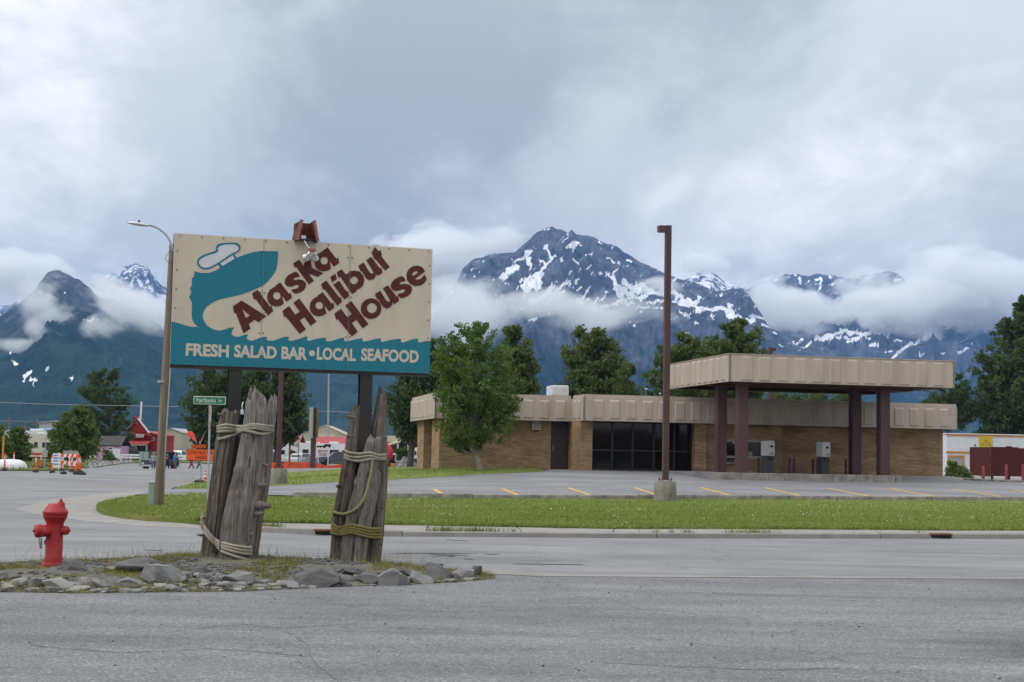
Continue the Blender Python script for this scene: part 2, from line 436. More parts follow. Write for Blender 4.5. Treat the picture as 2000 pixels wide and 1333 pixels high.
# ------------------------------------------------------------------ mountains
def mountain_mat(name, rock, veg, snowline=0.5):
    m, n, l, b = new_mat(name)
    b.inputs['Roughness'].default_value = 0.95; b.inputs['Specular IOR Level'].default_value = 0.05
    tcn = n.new('ShaderNodeTexCoord')
    def nz(scale, detail=6, rough=0.6, st=(1, 1, 1)):
        mp = n.new('ShaderNodeMapping'); mp.inputs['Scale'].default_value = st; l.new(tcn.outputs['Object'], mp.inputs[0])
        q = n.new('ShaderNodeTexNoise'); q.inputs['Scale'].default_value = scale; q.inputs['Detail'].default_value = detail
        q.inputs['Roughness'].default_value = rough; l.new(mp.outputs[0], q.inputs['Vector']); return q.outputs[0]
    at_s = n.new('ShaderNodeAttribute'); at_s.attribute_name = 'snow'
    at_v = n.new('ShaderNodeAttribute'); at_v.attribute_name = 'veg'
    def ramp(src, p0, c0, p1, c1):
        r = n.new('ShaderNodeValToRGB'); r.color_ramp.elements[0].position = p0; r.color_ramp.elements[1].position = p1
        r.color_ramp.elements[0].color = (*c0, 1); r.color_ramp.elements[1].color = (*c1, 1); l.new(src, r.inputs[0]); return r.outputs[0]
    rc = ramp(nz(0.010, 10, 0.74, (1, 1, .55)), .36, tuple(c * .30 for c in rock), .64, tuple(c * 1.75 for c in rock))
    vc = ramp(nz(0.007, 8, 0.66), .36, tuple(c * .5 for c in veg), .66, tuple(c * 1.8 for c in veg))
    def mth(op, a, b_=None):
        q = n.new('ShaderNodeMath'); q.operation = op
        for i, s in enumerate((a, b_)):
            if s is None: continue
            if isinstance(s, (int, float)): q.inputs[i].default_value = s
            else: l.new(s, q.inputs[i])
        return q.outputs[0]
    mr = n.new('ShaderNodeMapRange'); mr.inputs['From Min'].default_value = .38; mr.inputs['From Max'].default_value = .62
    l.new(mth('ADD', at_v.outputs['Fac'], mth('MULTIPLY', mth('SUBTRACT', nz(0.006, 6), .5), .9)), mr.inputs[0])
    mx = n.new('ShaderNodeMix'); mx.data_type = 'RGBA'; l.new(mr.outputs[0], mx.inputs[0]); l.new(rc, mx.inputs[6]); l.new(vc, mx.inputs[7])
    sr = n.new('ShaderNodeMapRange'); sr.inputs['From Min'].default_value = .46; sr.inputs['From Max'].default_value = .52
    l.new(mth('ADD', at_s.outputs['Fac'], mth('MULTIPLY', mth('SUBTRACT', nz(0.020, 9, .74), .5), 1.5)), sr.inputs[0])
    ms = n.new('ShaderNodeMix'); ms.data_type = 'RGBA'; l.new(sr.outputs[0], ms.inputs[0]); l.new(mx.outputs[2], ms.inputs[6])
    ms.inputs[7].default_value = (.86, .87, .90, 1)
    l.new(ms.outputs[2], b.inputs['Base Color'])
    bp = n.new('ShaderNodeBump'); bp.inputs['Strength'].default_value = 1.0; bp.inputs['Distance'].default_value = 38.0
    l.new(nz(0.012, 8, .62), bp.inputs['Height']); l.new(bp.outputs[0], b.inputs['Normal'])
    return m
def seg_dist(P, a, b):
    a = np.array(a, float); b = np.array(b, float); d = b - a; L = (d * d).sum()
    t = np.clip(((P - a) @ d) / L, 0, 1) if L > 0 else np.zeros(len(P))
    return np.hypot(*(P - (a + t[:, None] * d)).T)
def mountain(name, label, ridge, D, mname, strokes=(), step=1.6, rows=240, near=0.55, seed=0, rough=0.21, prof=1.12, veg_top=0.5, snow_base=0.0, snow_alt=None, fine=1.0, streak=None):
    rx = np.array([p[0] for p in ridge], float); ry = np.array([p[1] for p in ridge], float)
    xs = np.arange(rx[0], rx[-1] + step, step)
    yy = np.interp(xs, rx, ry) + (fbm(xs / 22.0, xs * 0 + seed, 5, seed) - .5) * 11 * fine + (fbm(xs / 4.0, xs * 0 + seed, 3, seed + 3) - .5) * 3.5 * fine
    rp = np.array([at(x, y, D)[:] for x, y in zip(xs, yy)])          # ridge points in the world
    H = rp[:, 2]; X = rp[:, 0]
    nb = 16
    t = np.r_[np.linspace(0, 1, rows) ** 0.9, 1 + np.linspace(0.04, 0.6, nb)]
    # depth of each row; ridge line wavers in depth
    wav = (fbm(X / 900.0, X * 0 + 3.1, 3, seed + 9) - .5) * D * 0.10
    near_d = D * near + (fbm(X / 700.0, X * 0 + 8.1, 3, seed + 5) - .5) * D * 0.10
    TT, XX = np.meshgrid(t, X, indexing='ij')
    YY = near_d[None] + (D - near_d)[None] * TT
    HH = np.repeat(H[None], len(t), 0)
    up = np.where(TT <= 1, np.clip(TT, 0, 1) ** prof, np.maximum(0, 1 - (TT - 1) * 1.5))
    Z = HH * up
    g = fbm(XX / (D * .055) + 1.6 * fbm(XX / (D * .1), YY / (D * .1), 3, seed + 2), YY / (D * .22), 6, seed + 1, ridged=True) - .55
    g2 = fbm(XX / (D * .014), YY / (D * .03), 5, seed + 4, ridged=True) - .55
    env = np.clip(np.minimum(TT * 3.0, (1 - TT) * 2.2), 0, 1)
    env2 = np.clip(np.minimum(TT * 4.0, np.abs(1 - TT) * 9.0), 0, 1)
    Z = Z + HH * (g * rough * 1.7 * env + g2 * rough * .75 * env2)
    YY = YY + wav[None] * 0 
    XX = XX * (YY / D)                                                # columns spread out from where the valley is: a fan-shaped massif
    Pn = np.stack([XX, YY, np.maximum(Z, -3)], -1).reshape(-1, 3)
    nr, nc = TT.shape
    idx = np.arange(nr * nc).reshape(nr, nc)
    F = np.stack([idx[:-1, :-1], idx[:-1, 1:], idx[1:, 1:], idx[1:, :-1]], -1).reshape(-1, 4)
    me = bpy.data.meshes.new(name); me.vertices.add(len(Pn)); me.vertices.foreach_set('co', Pn.ravel())
    me.loops.add(F.size); me.loops.foreach_set('vertex_index', F.ravel().astype(np.int32))
    me.polygons.add(len(F)); me.polygons.foreach_set('loop_start', np.arange(0, F.size, 4, dtype=np.int32))
    me.polygons.foreach_set('use_smooth', np.ones(len(F), bool))
    me.update(); me.validate()
    q = proj(Pn)
    sn = np.full(len(Pn), snow_base)
    if snow_alt:
        sn = np.clip((Pn[:, 2] - snow_alt[0]) / (snow_alt[1] - snow_alt[0]), 0, 1) * snow_alt[2]
    front = (TT.ravel() <= 1.0)
    for pts, r in strokes:
        lo = np.min(pts, 0) - r * 2; hi = np.max(pts, 0) + r * 2
        msk = (q[:, 0] > lo[0]) & (q[:, 0] < hi[0]) & (q[:, 1] > lo[1]) & (q[:, 1] < hi[1]) & front
        if not msk.any(): continue
        Q = q[msk]; d = np.full(len(Q), 1e9)
        wx = Q[:, 0] / 9.0; wy = Q[:, 1] / 9.0
        Q = Q + np.stack([fbm(wx, wy, 4, 3) - .5, fbm(wx, wy, 4, 8) - .5], 1) * 17 * min(1.0, r / 4.5)
        for a, b in zip(pts[:-1], pts[1:]) if len(pts) > 1 else [(pts[0], pts[0])]:
            d = np.minimum(d, seg_dist(Q, a, b))
        val = np.clip(1.15 - 0.72 * d / r, 0, 1)
        sn[msk] = np.maximum(sn[msk], np.clip(val, 0, 1) * .92)
    if streak:                                                         # thin snow left in the gullies high up
        a0, zlo = streak; ca_, sa_ = math.cos(a0), math.sin(a0); uu = q[:, 0] * ca_ - q[:, 1] * sa_; vv = q[:, 0] * sa_ + q[:, 1] * ca_
        st = fbm(uu / 34, vv / 5.5, 4, seed + 40, ridged=True) * .6 + fbm(uu / 16, vv / 9, 3, seed + 44) * .4
        sn = np.maximum(sn, np.clip((st - .655) * 6, 0, .60) * np.clip((Pn[:, 2] - zlo) / 120, 0, 1) * front)
    vg = np.clip(1.0 - (Pn[:, 2] / H.max()) / veg_top * .5, 0, 1)
    for nm, arr in (('snow', sn), ('veg', vg)):
        a = me.attributes.new(nm, 'FLOAT', 'POINT'); a.data.foreach_set('value', arr.astype(np.float32))
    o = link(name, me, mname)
    tag(o, label, None, kind='structure')
    return o
mountain_mat('mountain_rock', (.085, .085, .10), (.014, .032, .016))
mountain_mat('mountain_far_rock', (.085, .09, .11), (.016, .034, .018))
def zs(L, ox, oy, k): return [([(ox + x / k, oy + y / k) for x, y in pts], r / k) for pts, r in L]
Z3 = zs([([(500, 268), (560, 262), (585, 225)], 14), ([(585, 255), (592, 300)], 13), ([(430, 370), (460, 340), (505, 318)], 22), ([(440, 412), (465, 410)], 6),
  ([(545, 395), (590, 362)], 15), ([(740, 245), (700, 290), (640, 345), (580, 400), (540, 430)], 8), ([(685, 195), (705, 240), (718, 262)], 7), ([(655, 275), (690, 300)], 10),
  ([(655, 360), (640, 400), (610, 425), (570, 440)], 27), ([(775, 270), (790, 255)], 9), ([(805, 190), (840, 170), (875, 160)], 11), ([(845, 190), (845, 215)], 9),
  ([(845, 262), (880, 292)], 6), ([(825, 345), (840, 330)], 9), ([(885, 335), (900, 318)], 6), ([(920, 320), (950, 298)], 6), ([(860, 400), (880, 380)], 6),
  ([(730, 420), (690, 460), (660, 490), (600, 520)], 18), ([(825, 390), (760, 440), (710, 495)], 9), ([(800, 450), (770, 475)], 7), ([(900, 425), (870, 445)], 7),
  ([(960, 425), (930, 460), (885, 505)], 12), ([(940, 500), (930, 515)], 9), ([(1030, 490), (960, 520)], 9), ([(1050, 245), (1080, 280), (1125, 282)], 10),
  ([(1165, 270), (1190, 283)], 7), ([(1000, 160), (1020, 170)], 6), ([(920, 238), (955, 236)], 5), ([(1075, 365), (1105, 410), (1130, 450), (1190, 465)], 18),
  ([(1115, 440), (1120, 480)], 22), ([(1090, 520), (1180, 490), (1290, 480)], 9), ([(1150, 400), (1220, 440), (1290, 460), (1380, 440)], 18),
  ([(1240, 420), (1330, 450), (1390, 470)], 19), ([(1110, 530), (1210, 520)], 7), ([(1230, 545), (1380, 545)], 6), ([(1000, 545), (1090, 520)], 7),
  ([(1280, 520), (1380, 505)], 8), ([(1440, 470), (1500, 500), (1560, 530), (1590, 490)], 16), ([(1440, 510), (1540, 540), (1640, 560), (1700, 560)], 13),
  ([(1700, 550), (1780, 570), (1790, 590)], 15), ([(1770, 530), (1780, 545)], 9), ([(1800, 600), (1870, 620), (1920, 635)], 13), ([(1910, 600), (1950, 605)], 9),
  ([(590, 625), (630, 618)], 7), ([(870, 650), (905, 645)], 5), ([(1210, 650)], 7), ([(1500, 700), (1530, 705)], 6), ([(1090, 645), (1120, 645)], 5), ([(1430, 620), (1450, 612)], 6),
  ([(1570, 640), (1610, 638)], 5), ([(1480, 575), (1520, 590)], 6), ([(245, 320), (275, 312)], 5), ([(265, 368)], 6), ([(310, 275)], 5), ([(1015, 600)], 5), ([(1190, 575)], 5)], 840, 420, 3.0303)
Z4 = zs([([(0, 340), (60, 365), (100, 390)], 16), ([(70, 315), (100, 325)], 10), ([(120, 395), (180, 410), (240, 425)], 14), ([(240, 395), (320, 415)], 9), ([(290, 455), (345, 465)], 9),
  ([(370, 495), (390, 515)], 6), ([(405, 573), (430, 590)], 6)], 1400, 500, 3.333)
Z4R = zs([([(650, 545), (720, 530), (760, 505)], 15), ([(700, 550), (800, 530), (900, 540), (1000, 540)], 8), ([(790, 495), (900, 505), (1000, 500)], 17), ([(1000, 585), (1050, 580)], 9),
  ([(1100, 625), (1140, 618)], 8), ([(1390, 505), (1300, 560), (1200, 610), (1140, 665)], 11), ([(1160, 548), (1200, 550)], 8), ([(1320, 655), (1360, 645)], 8), ([(1280, 660), (1295, 657)], 6),
  ([(1460, 635), (1485, 628)], 7), ([(1560, 630), (1640, 605)], 10), ([(535, 140), (550, 175)], 8), ([(670, 145), (680, 170)], 10), ([(680, 360), (715, 350)], 7), ([(730, 130), (745, 140)], 8),
  ([(1165, 155), (1190, 150)], 9), ([(1235, 170)], 9), ([(780, 285), (795, 275)], 6), ([(850, 560), (880, 555)], 6), ([(950, 575)], 6), ([(1570, 490), (1585, 485)], 7), ([(1420, 505)], 7)], 1400, 500, 3.333)
Z5 = zs([([(720, 655), (735, 655)], 14), ([(760, 655), (805, 648)], 15), ([(85, 935), (90, 925)], 13), ([(112, 1000), (125, 1030), (140, 1035)], 19), ([(200, 1135), (265, 1090)], 11), ([(215, 1175)], 16),
  ([(272, 1165), (290, 1170)], 20), ([(275, 1200), (285, 1215)], 11), ([(405, 1085)], 13), ([(418, 1060)], 9), ([(625, 1140), (627, 1160)], 14), ([(340, 410), (360, 410)], 8), ([(548, 408), (562, 408)], 8), ([(405, 370)], 8), ([(490, 280)], 6), ([(25, 828)], 8)], 0, 480, 4.444)
mountain('mountain', 'dark snow-streaked peak standing over the tan building', [(560, 800), (660, 742), (740, 690), (820, 640), (870, 590), (895, 545), (905, 524), (925, 506), (960, 498), (1005, 492), (1025, 478), (1048, 455), (1075, 444), (1100, 450), (1110, 455), (1116, 447),
   (1126, 458), (1150, 460), (1200, 482), (1250, 511), (1300, 535), (1350, 551), (1400, 570), (1440, 563), (1462, 575), (1478, 600), (1502, 640), (1550, 657), (1600, 672), (1640, 692), (1680, 716), (1760, 770), (1850, 830)],
   5200, 'mountain_rock', Z3 + Z4, step=1.5, rows=300, seed=1, veg_top=.34, near=.60, fine=.6, streak=(.75, 290))
mountain('mountain', 'green mountain with a pointed bare summit above the red shop', [(-500, 560), (-300, 600), (-120, 640), (0, 616), (30, 598), (50, 585), (75, 556), (92, 535), (105, 528), (118, 529), (138, 538), (160, 549), (190, 578), (230, 590), (280, 612), (305, 632), (330, 650), (360, 676), (420, 705), (500, 722), (620, 716), (700, 700), (760, 720), (830, 760), (940, 830)],
   4200, 'mountain_rock', Z5, step=1.8, rows=220, seed=7, veg_top=.68, near=.55, fine=.7, rough=.12)
mountain('mountain', 'snow-covered far peak showing left of the restaurant sign', [(-150, 640), (0, 600), (60, 575), (120, 570), (195, 556), (205, 541), (222, 533), (232, 540), (243, 524), (265, 514), (288, 521), (310, 545), (332, 572), (360, 600), (420, 640), (520, 690)],
   7600, 'mountain_far_rock', (), step=1.6, rows=130, seed=13, snow_base=.44, veg_top=.05, near=.7, prof=1.0, rough=.2)
mountain('mountain', 'white far peak showing behind the right shoulder of the dark peak', [(1240, 620), (1300, 575), (1330, 548), (1350, 540), (1368, 533), (1385, 527), (1400, 536), (1420, 552), (1445, 563), (1470, 567), (1500, 590), (1540, 620), (1600, 660)],
   7000, 'mountain_far_rock', (), step=1.6, rows=110, seed=21, snow_base=.5, veg_top=.05, near=.7, prof=1.0, rough=.2)
mountain('mountain', 'cloud-wrapped range with snow gullies behind the canopy', [(1380, 640), (1440, 580), (1480, 556), (1520, 545), (1535, 537), (1552, 536), (1580, 540), (1600, 534), (1625, 538), (1660, 546), (1700, 536), (1735, 530), (1756, 536), (1775, 552), (1800, 560), (1850, 566), (1900, 570), (2000, 585), (2150, 570), (2400, 600), (2600, 680)],
   6600, 'mountain_far_rock', Z4R, step=1.8, rows=220, seed=31, veg_top=.33, near=.6, rough=.15, fine=.9, streak=(.5, 330))

# ------------------------------------------------------------------ low cloud hanging on the mountains
def cloud_mat(name, dens, nscale, thr, seed):
    m = bpy.data.materials.new(name); m.use_nodes = True; MATS[name] = m; m.cycles.volume_step_rate = .45
    n, l = m.node_tree.nodes, m.node_tree.links; n.clear()
    out = n.new('ShaderNodeOutputMaterial'); pv = n.new('ShaderNodeVolumePrincipled')
    pv.inputs['Color'].default_value = (1, 1, 1, 1); pv.inputs['Anisotropy'].default_value = 0.15
    tcn = n.new('ShaderNodeTexCoord'); gm = n.new('ShaderNodeNewGeometry')
    ln = n.new('ShaderNodeVectorMath'); ln.operation = 'LENGTH'; l.new(tcn.outputs['Object'], ln.inputs[0])
    mp = n.new('ShaderNodeMapping'); mp.inputs['Location'].default_value = (seed * 3.3, seed * 1.7, seed); mp.inputs['Scale'].default_value = (1, 1, 1.5)
    l.new(gm.outputs['Position'], mp.inputs[0])
    nz = n.new('ShaderNodeTexNoise'); nz.inputs['Scale'].default_value = nscale; nz.inputs['Detail'].default_value = 6; nz.inputs['Roughness'].default_value = .62; nz.inputs['Distortion'].default_value = .5
    l.new(mp.outputs[0], nz.inputs['Vector'])
    def mth(op, a, b_, clamp=False):
        q = n.new('ShaderNodeMath'); q.operation = op; q.use_clamp = clamp
        for i, s in enumerate((a, b_)):
            if isinstance(s, (int, float)): q.inputs[i].default_value = s
            else: l.new(s, q.inputs[i])
        return q.outputs[0]
    fall = mth('SUBTRACT', 1.0, ln.outputs['Value'])
    v = mth('ADD', mth('MULTIPLY', fall, 1.25), mth('MULTIPLY', mth('SUBTRACT', nz.outputs[0], .5), 4.4))
    v = mth('MULTIPLY', mth('SUBTRACT', v, thr), 1.7, True)
    l.new(mth('MULTIPLY', v, dens * 3.5), pv.inputs['Density'])
    l.new(pv.outputs[0], out.inputs['Volume'])
    return m
def cloud(x, y, rx, ry, D, depth, dens, nscale, label, thr=.35, rot=0.0):
    k = D / FPX
    me = bpy.data.meshes.new('cloud'); bm = bmesh.new(); bmesh.ops.create_icosphere(bm, subdivisions=3, radius=1.0); bm.to_mesh(me); bm.free()
    m = cloud_mat('cloud_%d' % len(MATS), dens, nscale, thr, len(MATS))
    o = link('cloud', me, m); c = at(x, y, D)
    o.matrix_world = Matrix.Translation(c) @ Matrix.Rotation(rot, 4, 'Y') @ Matrix.Diagonal((rx * k, depth, ry * k, 1))
    tag(o, label, None, kind='stuff')
    return o
CL = [  # photo x, y, half width, half height, distance, half depth, density, noise scale
 (915, 622, 150, 88, 3900, 260, .0042, .0046, 'low cloud bank across the foot of the dark peak', .30, 0),
 (1140, 606, 210, 48, 3700, 220, .0034, .0066, 'thin mist strip drifting before the dark peak above the roof', .36, .05),
 (860, 520, 175, 100, 5600, 300, .0045, .0042, 'grey cloud swallowing the left shoulder of the dark peak', .22, 0),
 (960, 470, 95, 34, 4900, 160, .0040, .0062, 'cloud cap draped over the left ridge of the dark peak', .30, -.2),
 (1290, 560, 62, 26, 4300, 140, .0036, .0075, 'small puff of mist on the right slope of the dark peak', .36, .25),
 (1370, 518, 60, 36, 6300, 160, .0040, .0062, 'cloud puff in front of the white far peak', .32, 0),
 (1545, 612, 105, 74, 5700, 260, .0044, .0046, 'cloud filling the gap beside the dark peak', .25, .3),
 (1745, 612, 190, 72, 5600, 320, .0046, .0044, 'broad cloud lying across the range behind the canopy', .22, 0),
 (1690, 562, 80, 58, 6000, 180, .0044, .0050, 'cloud wisp over the crest of the range', .30, 0),
 (1900, 575, 190, 105, 5700, 300, .0045, .0038, 'cloud mass over the range beside the tall right tree', .22, 0),
 (1810, 585, 130, 62, 5900, 240, .0044, .0048, 'ragged cloud hiding the right end of the range crest', .26, .1),
 (88, 598, 66, 72, 3350, 150, .0040, .0085, 'mist patch on the face of the green mountain', .34, .3),
 (250, 600, 115, 48, 3300, 190, .0046, .0072, 'slanting cloud on the right flank of the green mountain', .28, .45),
 (215, 640, 62, 30, 3250, 130, .0040, .0095, 'small cloud below the slanting one on the green mountain', .32, -.3),
 (235, 590, 150, 50, 5600, 260, .0042, .0052, 'cloud between the green mountain and the snowy far peak', .26, .3),
 (50, 676, 90, 17, 3200, 120, .0036, .0095, 'thin level mist streak low on the green mountain', .32, .05),
 (20, 540, 130, 60, 5200, 260, .0040, .0050, 'cloud behind the left ridge of the green mountain', .26, 0),
 (95, 655, 45, 30, 3250, 110, .0030, .0100, 'faint wisp under the mist on the green mountain', .36, .6),
]
for c in CL: cloud(*c[:9], thr=c[9], rot=c[10])

# ------------------------------------------------------------------ haze
hz = MB().box(-6000, 6000, -800, 8600, -8, 1000).build('haze', None)
hm = bpy.data.materials.new('haze'); hm.use_nodes = True; hm.node_tree.nodes.clear()
ho = hm.node_tree.nodes.new('ShaderNodeOutputMaterial'); hv = hm.node_tree.nodes.new('ShaderNodeVolumePrincipled')
hv.inputs['Color'].default_value = (.20, .48, 1.0, 1); hv.inputs['Density'].default_value = 5.6e-5; hv.inputs['Anisotropy'].default_value = 0.0
hm.node_tree.links.new(hv.outputs[0], ho.inputs['Volume']); hz.data.materials.append(hm)
tag(hz, 'blue haze between the town and the mountains', None, kind='stuff')
# ------------------------------------------------------------------ ground materials
def asphalt(name, base, speck=1.0, coarse=420.0, damp=None):
    m, n, l, b = new_mat(name)
    tcn = n.new('ShaderNodeTexCoord')
    def nz(scale, detail=4, rough=.6, st=(1, 1, 1)):
        mp = n.new('ShaderNodeMapping'); mp.inputs['Scale'].default_value = st; l.new(tcn.outputs['Object'], mp.inputs[0])
        q = n.new('ShaderNodeTexNoise'); q.inputs['Scale'].default_value = scale; q.inputs['Detail'].default_value = detail; q.inputs['Roughness'].default_value = rough
        l.new(mp.outputs[0], q.inputs['Vector']); return q.outputs[0]
    def ramp(src, stops):
        r = n.new('ShaderNodeValToRGB'); els = r.color_ramp.elements
        for i, (p, c) in enumerate(stops):
            e_ = els[i] if i < 2 else els.new(p)
            e_.position = p; e_.color = (c, c, c, 1) if not hasattr(c, '__len__') else (*c, 1)
        l.new(src, r.inputs[0]); return r.outputs[0]
    def mul(a, b_, fac=1.0, mode='MULTIPLY'):
        q = n.new('ShaderNodeMix'); q.data_type = 'RGBA'; q.blend_type = mode
        if isinstance(fac, float): q.inputs[0].default_value = fac
        else: l.new(fac, q.inputs[0])
        l.new(a, q.inputs[6])
        if isinstance(b_, tuple): q.inputs[7].default_value = (*b_, 1)
        else: l.new(b_, q.inputs[7])
        return q.outputs[2]
    c0 = ramp(nz(.22, 6, .6, (1, 1.6, 1)), [(.32, tuple(x * .80 for x in base)), (.68, tuple(x * 1.16 for x in base))])
    c0 = mul(c0, ramp(nz(1.7, 5, .65, (.45, 1, 1)), [(.34, .88), (.66, 1.09)]))
    c0 = mul(c0, ramp(nz(.85, 6, .7, (.09, 1.5, 1)), [(.36, .84), (.62, 1.07)]))
    # stone chips, of two sizes
    vo = n.new('ShaderNodeTexVoronoi'); vo.inputs['Scale'].default_value = coarse * .19; l.new(tcn.outputs['Object'], vo.inputs['Vector'])
    hsv = n.new('ShaderNodeSeparateColor'); l.new(vo.outputs['Color'], hsv.inputs[0])
    c0 = mul(c0, ramp(hsv.outputs[0], [(.05, 1 - .45 * speck), (.80, 1.0 + .08 * speck), (.97, 1 + .9 * speck)]))
    c0 = mul(c0, ramp(nz(coarse * .35, 3, .7), [(.32, 1 - .34 * speck), (.68, 1 + .30 * speck)]))
    # tar streaks and fine cracks
    wv = n.new('ShaderNodeTexVoronoi'); wv.feature = 'DISTANCE_TO_EDGE'; wv.inputs['Scale'].default_value = .28
    ad = n.new('ShaderNodeVectorMath'); ad.operation = 'ADD'; sc_ = n.new('ShaderNodeVectorMath'); sc_.operation = 'SCALE'; sc_.inputs['Scale'].default_value = .9
    nn = n.new('ShaderNodeTexNoise'); nn.inputs['Scale'].default_value = 1.2; nn.inputs['Detail'].default_value = 5; l.new(tcn.outputs['Object'], nn.inputs['Vector'])
    l.new(nn.outputs['Color'], sc_.inputs[0]); l.new(tcn.outputs['Object'], ad.inputs[0]); l.new(sc_.outputs[0], ad.inputs[1]); l.new(ad.outputs[0], wv.inputs['Vector'])
    ck = n.new('ShaderNodeMath'); ck.operation = 'LESS_THAN'; ck.inputs[1].default_value = .0042; l.new(wv.outputs['Distance'], ck.inputs[0])
    c0 = mul(c0, ramp(ck.outputs[0], [(0, 1.0), (1, .80)]))
    rough_in = .88
    if damp:
        vm = n.new('ShaderNodeVectorMath'); vm.operation = 'DISTANCE'; vm.inputs[1].default_value = damp[0]; l.new(tcn.outputs['Object'], vm.inputs[0])
        ds = n.new('ShaderNodeMath'); ds.operation = 'MULTIPLY_ADD'; ds.inputs[1].default_value = -1.0 / damp[1]; ds.inputs[2].default_value = 1.0; l.new(vm.outputs['Value'], ds.inputs[0])
        ad2 = n.new('ShaderNodeMath'); ad2.operation = 'ADD'; l.new(ds.outputs[0], ad2.inputs[0])
        l.new(nz(1.3, 7, .65, (.6, 1, 1)), ad2.inputs[1])
        mr = n.new('ShaderNodeMapRange'); mr.inputs['From Min'].default_value = .78; mr.inputs['From Max'].default_value = 1.15; l.new(ad2.outputs[0], mr.inputs[0])
        c0 = mul(c0, (.66, .66, .67), mr.outputs[0])
    l.new(c0, b.inputs['Base Color']); b.inputs['Roughness'].default_value = rough_in; b.inputs['Specular IOR Level'].default_value = .25
    bp = n.new('ShaderNodeBump'); bp.inputs['Strength'].default_value = .5; bp.inputs['Distance'].default_value = .006
    l.new(nz(coarse * .3, 2, .6), bp.inputs['Height']); l.new(bp.outputs[0], b.inputs['Normal'])
    return m
dp = at(1960, 1250, 13.0)
asphalt('asphalt_road', (.222, .222, .225), .28, 420)
asphalt('asphalt_apron', (.186, .186, .189), .72, 330, damp=((5.2, 13.6, 0), 2.2))
asphalt('asphalt_lot', (.215, .215, .220), .25, 420)
mat('concrete', (.265, .25, .23), .9, .16, 1.3, .25, dirt=(.17, .155, .13), dirt_amt=.6, dirt_scale=2.2, bscale=40)
mat('concrete_old', (.27, .25, .22), .92, .3, 2.5, .5, dirt=(.07, .06, .045), dirt_amt=.75, dirt_scale=3.5, bscale=30)
mat('concrete_pale', (.33, .33, .325), .9, .14, 2.0, .25, dirt=(.25, .24, .22), dirt_amt=.5, dirt_scale=3, bscale=40)
mat('yellow_paint', (.62, .37, .06), .8, .2, 5, dirt=(.22, .21, .2), dirt_amt=.5, dirt_scale=9)
mat('tar', (.085, .085, .09), .8, .3, 8)
def grass_mat(name, c1, c2, c3, sc=1.0):
    m, n, l, b = new_mat(name); tcn = n.new('ShaderNodeTexCoord')
    def nz(scale, detail, rough, st=(1, 1, 1)):
        mp = n.new('ShaderNodeMapping'); mp.inputs['Scale'].default_value = st; l.new(tcn.outputs['Object'], mp.inputs[0])
        q = n.new('ShaderNodeTexNoise'); q.inputs['Scale'].default_value = scale; q.inputs['Detail'].default_value = detail; q.inputs['Roughness'].default_value = rough
        l.new(mp.outputs[0], q.inputs['Vector']); return q.outputs[0]
    r = n.new('ShaderNodeValToRGB'); els = r.color_ramp.elements
    els[0].position = .28; els[0].color = (*c1, 1); els[1].position = .74; els[1].color = (*c3, 1); e_ = els.new(.52); e_.color = (*c2, 1)
    l.new(nz(.55 * sc, 8, .68, (.5, 1.3, 1)), r.inputs[0])
    r2 = n.new('ShaderNodeValToRGB'); r2.color_ramp.elements[0].position = .3; r2.color_ramp.elements[0].color = (.62, .62, .62, 1)
    r2.color_ramp.elements[1].position = .7; r2.color_ramp.elements[1].color = (1.35, 1.35, 1.35, 1); l.new(nz(34, 4, .7), r2.inputs[0])
    q = n.new('ShaderNodeMix'); q.data_type = 'RGBA'; q.blend_type = 'MULTIPLY'; q.inputs[0].default_value = 1
    l.new(r.outputs[0], q.inputs[6]); l.new(r2.outputs[0], q.inputs[7])
    at_ = n.new('ShaderNodeAttribute'); at_.attribute_name = 'rnd'
    l.new(q.outputs[2], b.inputs['Base Color']); b.inputs['Roughness'].default_value = .9; b.inputs['Specular IOR Level'].default_value = .1
    bp = n.new('ShaderNodeBump'); bp.inputs['Strength'].default_value = .8; bp.inputs['Distance'].default_value = .04
    l.new(nz(24, 4, .7), bp.inputs['Height']); l.new(bp.outputs[0], b.inputs['Normal'])
    return m
grass_mat('lawn', (.12, .168, .037), (.165, .205, .048), (.255, .225, .09))
grass_mat('lawn_blades', (.172, .235, .056), (.225, .275, .070), (.31, .29, .125))
grass_mat('verge', (.08, .11, .03), (.12, .14, .04), (.20, .175, .09), 2)
mat('ground_dirt', (.20, .185, .16), .95, .25, .5, detail=10)
mat('clover', (.75, .74, .66), .8, .1, 3)

# ------------------------------------------------------------------ ground sheets
def grid_ground():
    g1 = np.r_[-5900, -2500, -1000, -500, np.arange(-300, 301, 12), 500, 1000, 2500, 5900]
    g2 = np.r_[-700, -300, -120, -60, np.arange(-30, 320, 6), 400, 600, 1000, 2500, 5000, 8500]
    XX, YY = np.meshgrid(g1, g2); Zq = Tn(np.c_[XX.ravel(), YY.ravel()]) - 0.06
    vs_ = np.c_[XX.ravel(), YY.ravel(), Zq]; nc = len(g1); idx = np.arange(len(vs_)).reshape(len(g2), nc)
    F = np.stack([idx[:-1, :-1], idx[:-1, 1:], idx[1:, 1:], idx[1:, :-1]], -1).reshape(-1, 4)
    o = np_mesh('ground', vs_, F, 'ground_dirt', smooth=True); structure(o, 'gravel and dirt ground')
grid_ground()
def G(pts, off=0.0): return [gp(x, y, off)[:2] for x, y in pts]
kerb_px = [(394, 1031), (440, 1036), (496, 1040), (640, 1046), (745, 1047.8), (1060, 1050.6), (1200, 1051.5), (2000, 1053), (2300, 1053.4)]
kerb_xy = [Vector((*p, 0)) for p in G(kerb_px)]
cross_r = G([(340, 953), (395, 938), (450, 926), (520, 908)])
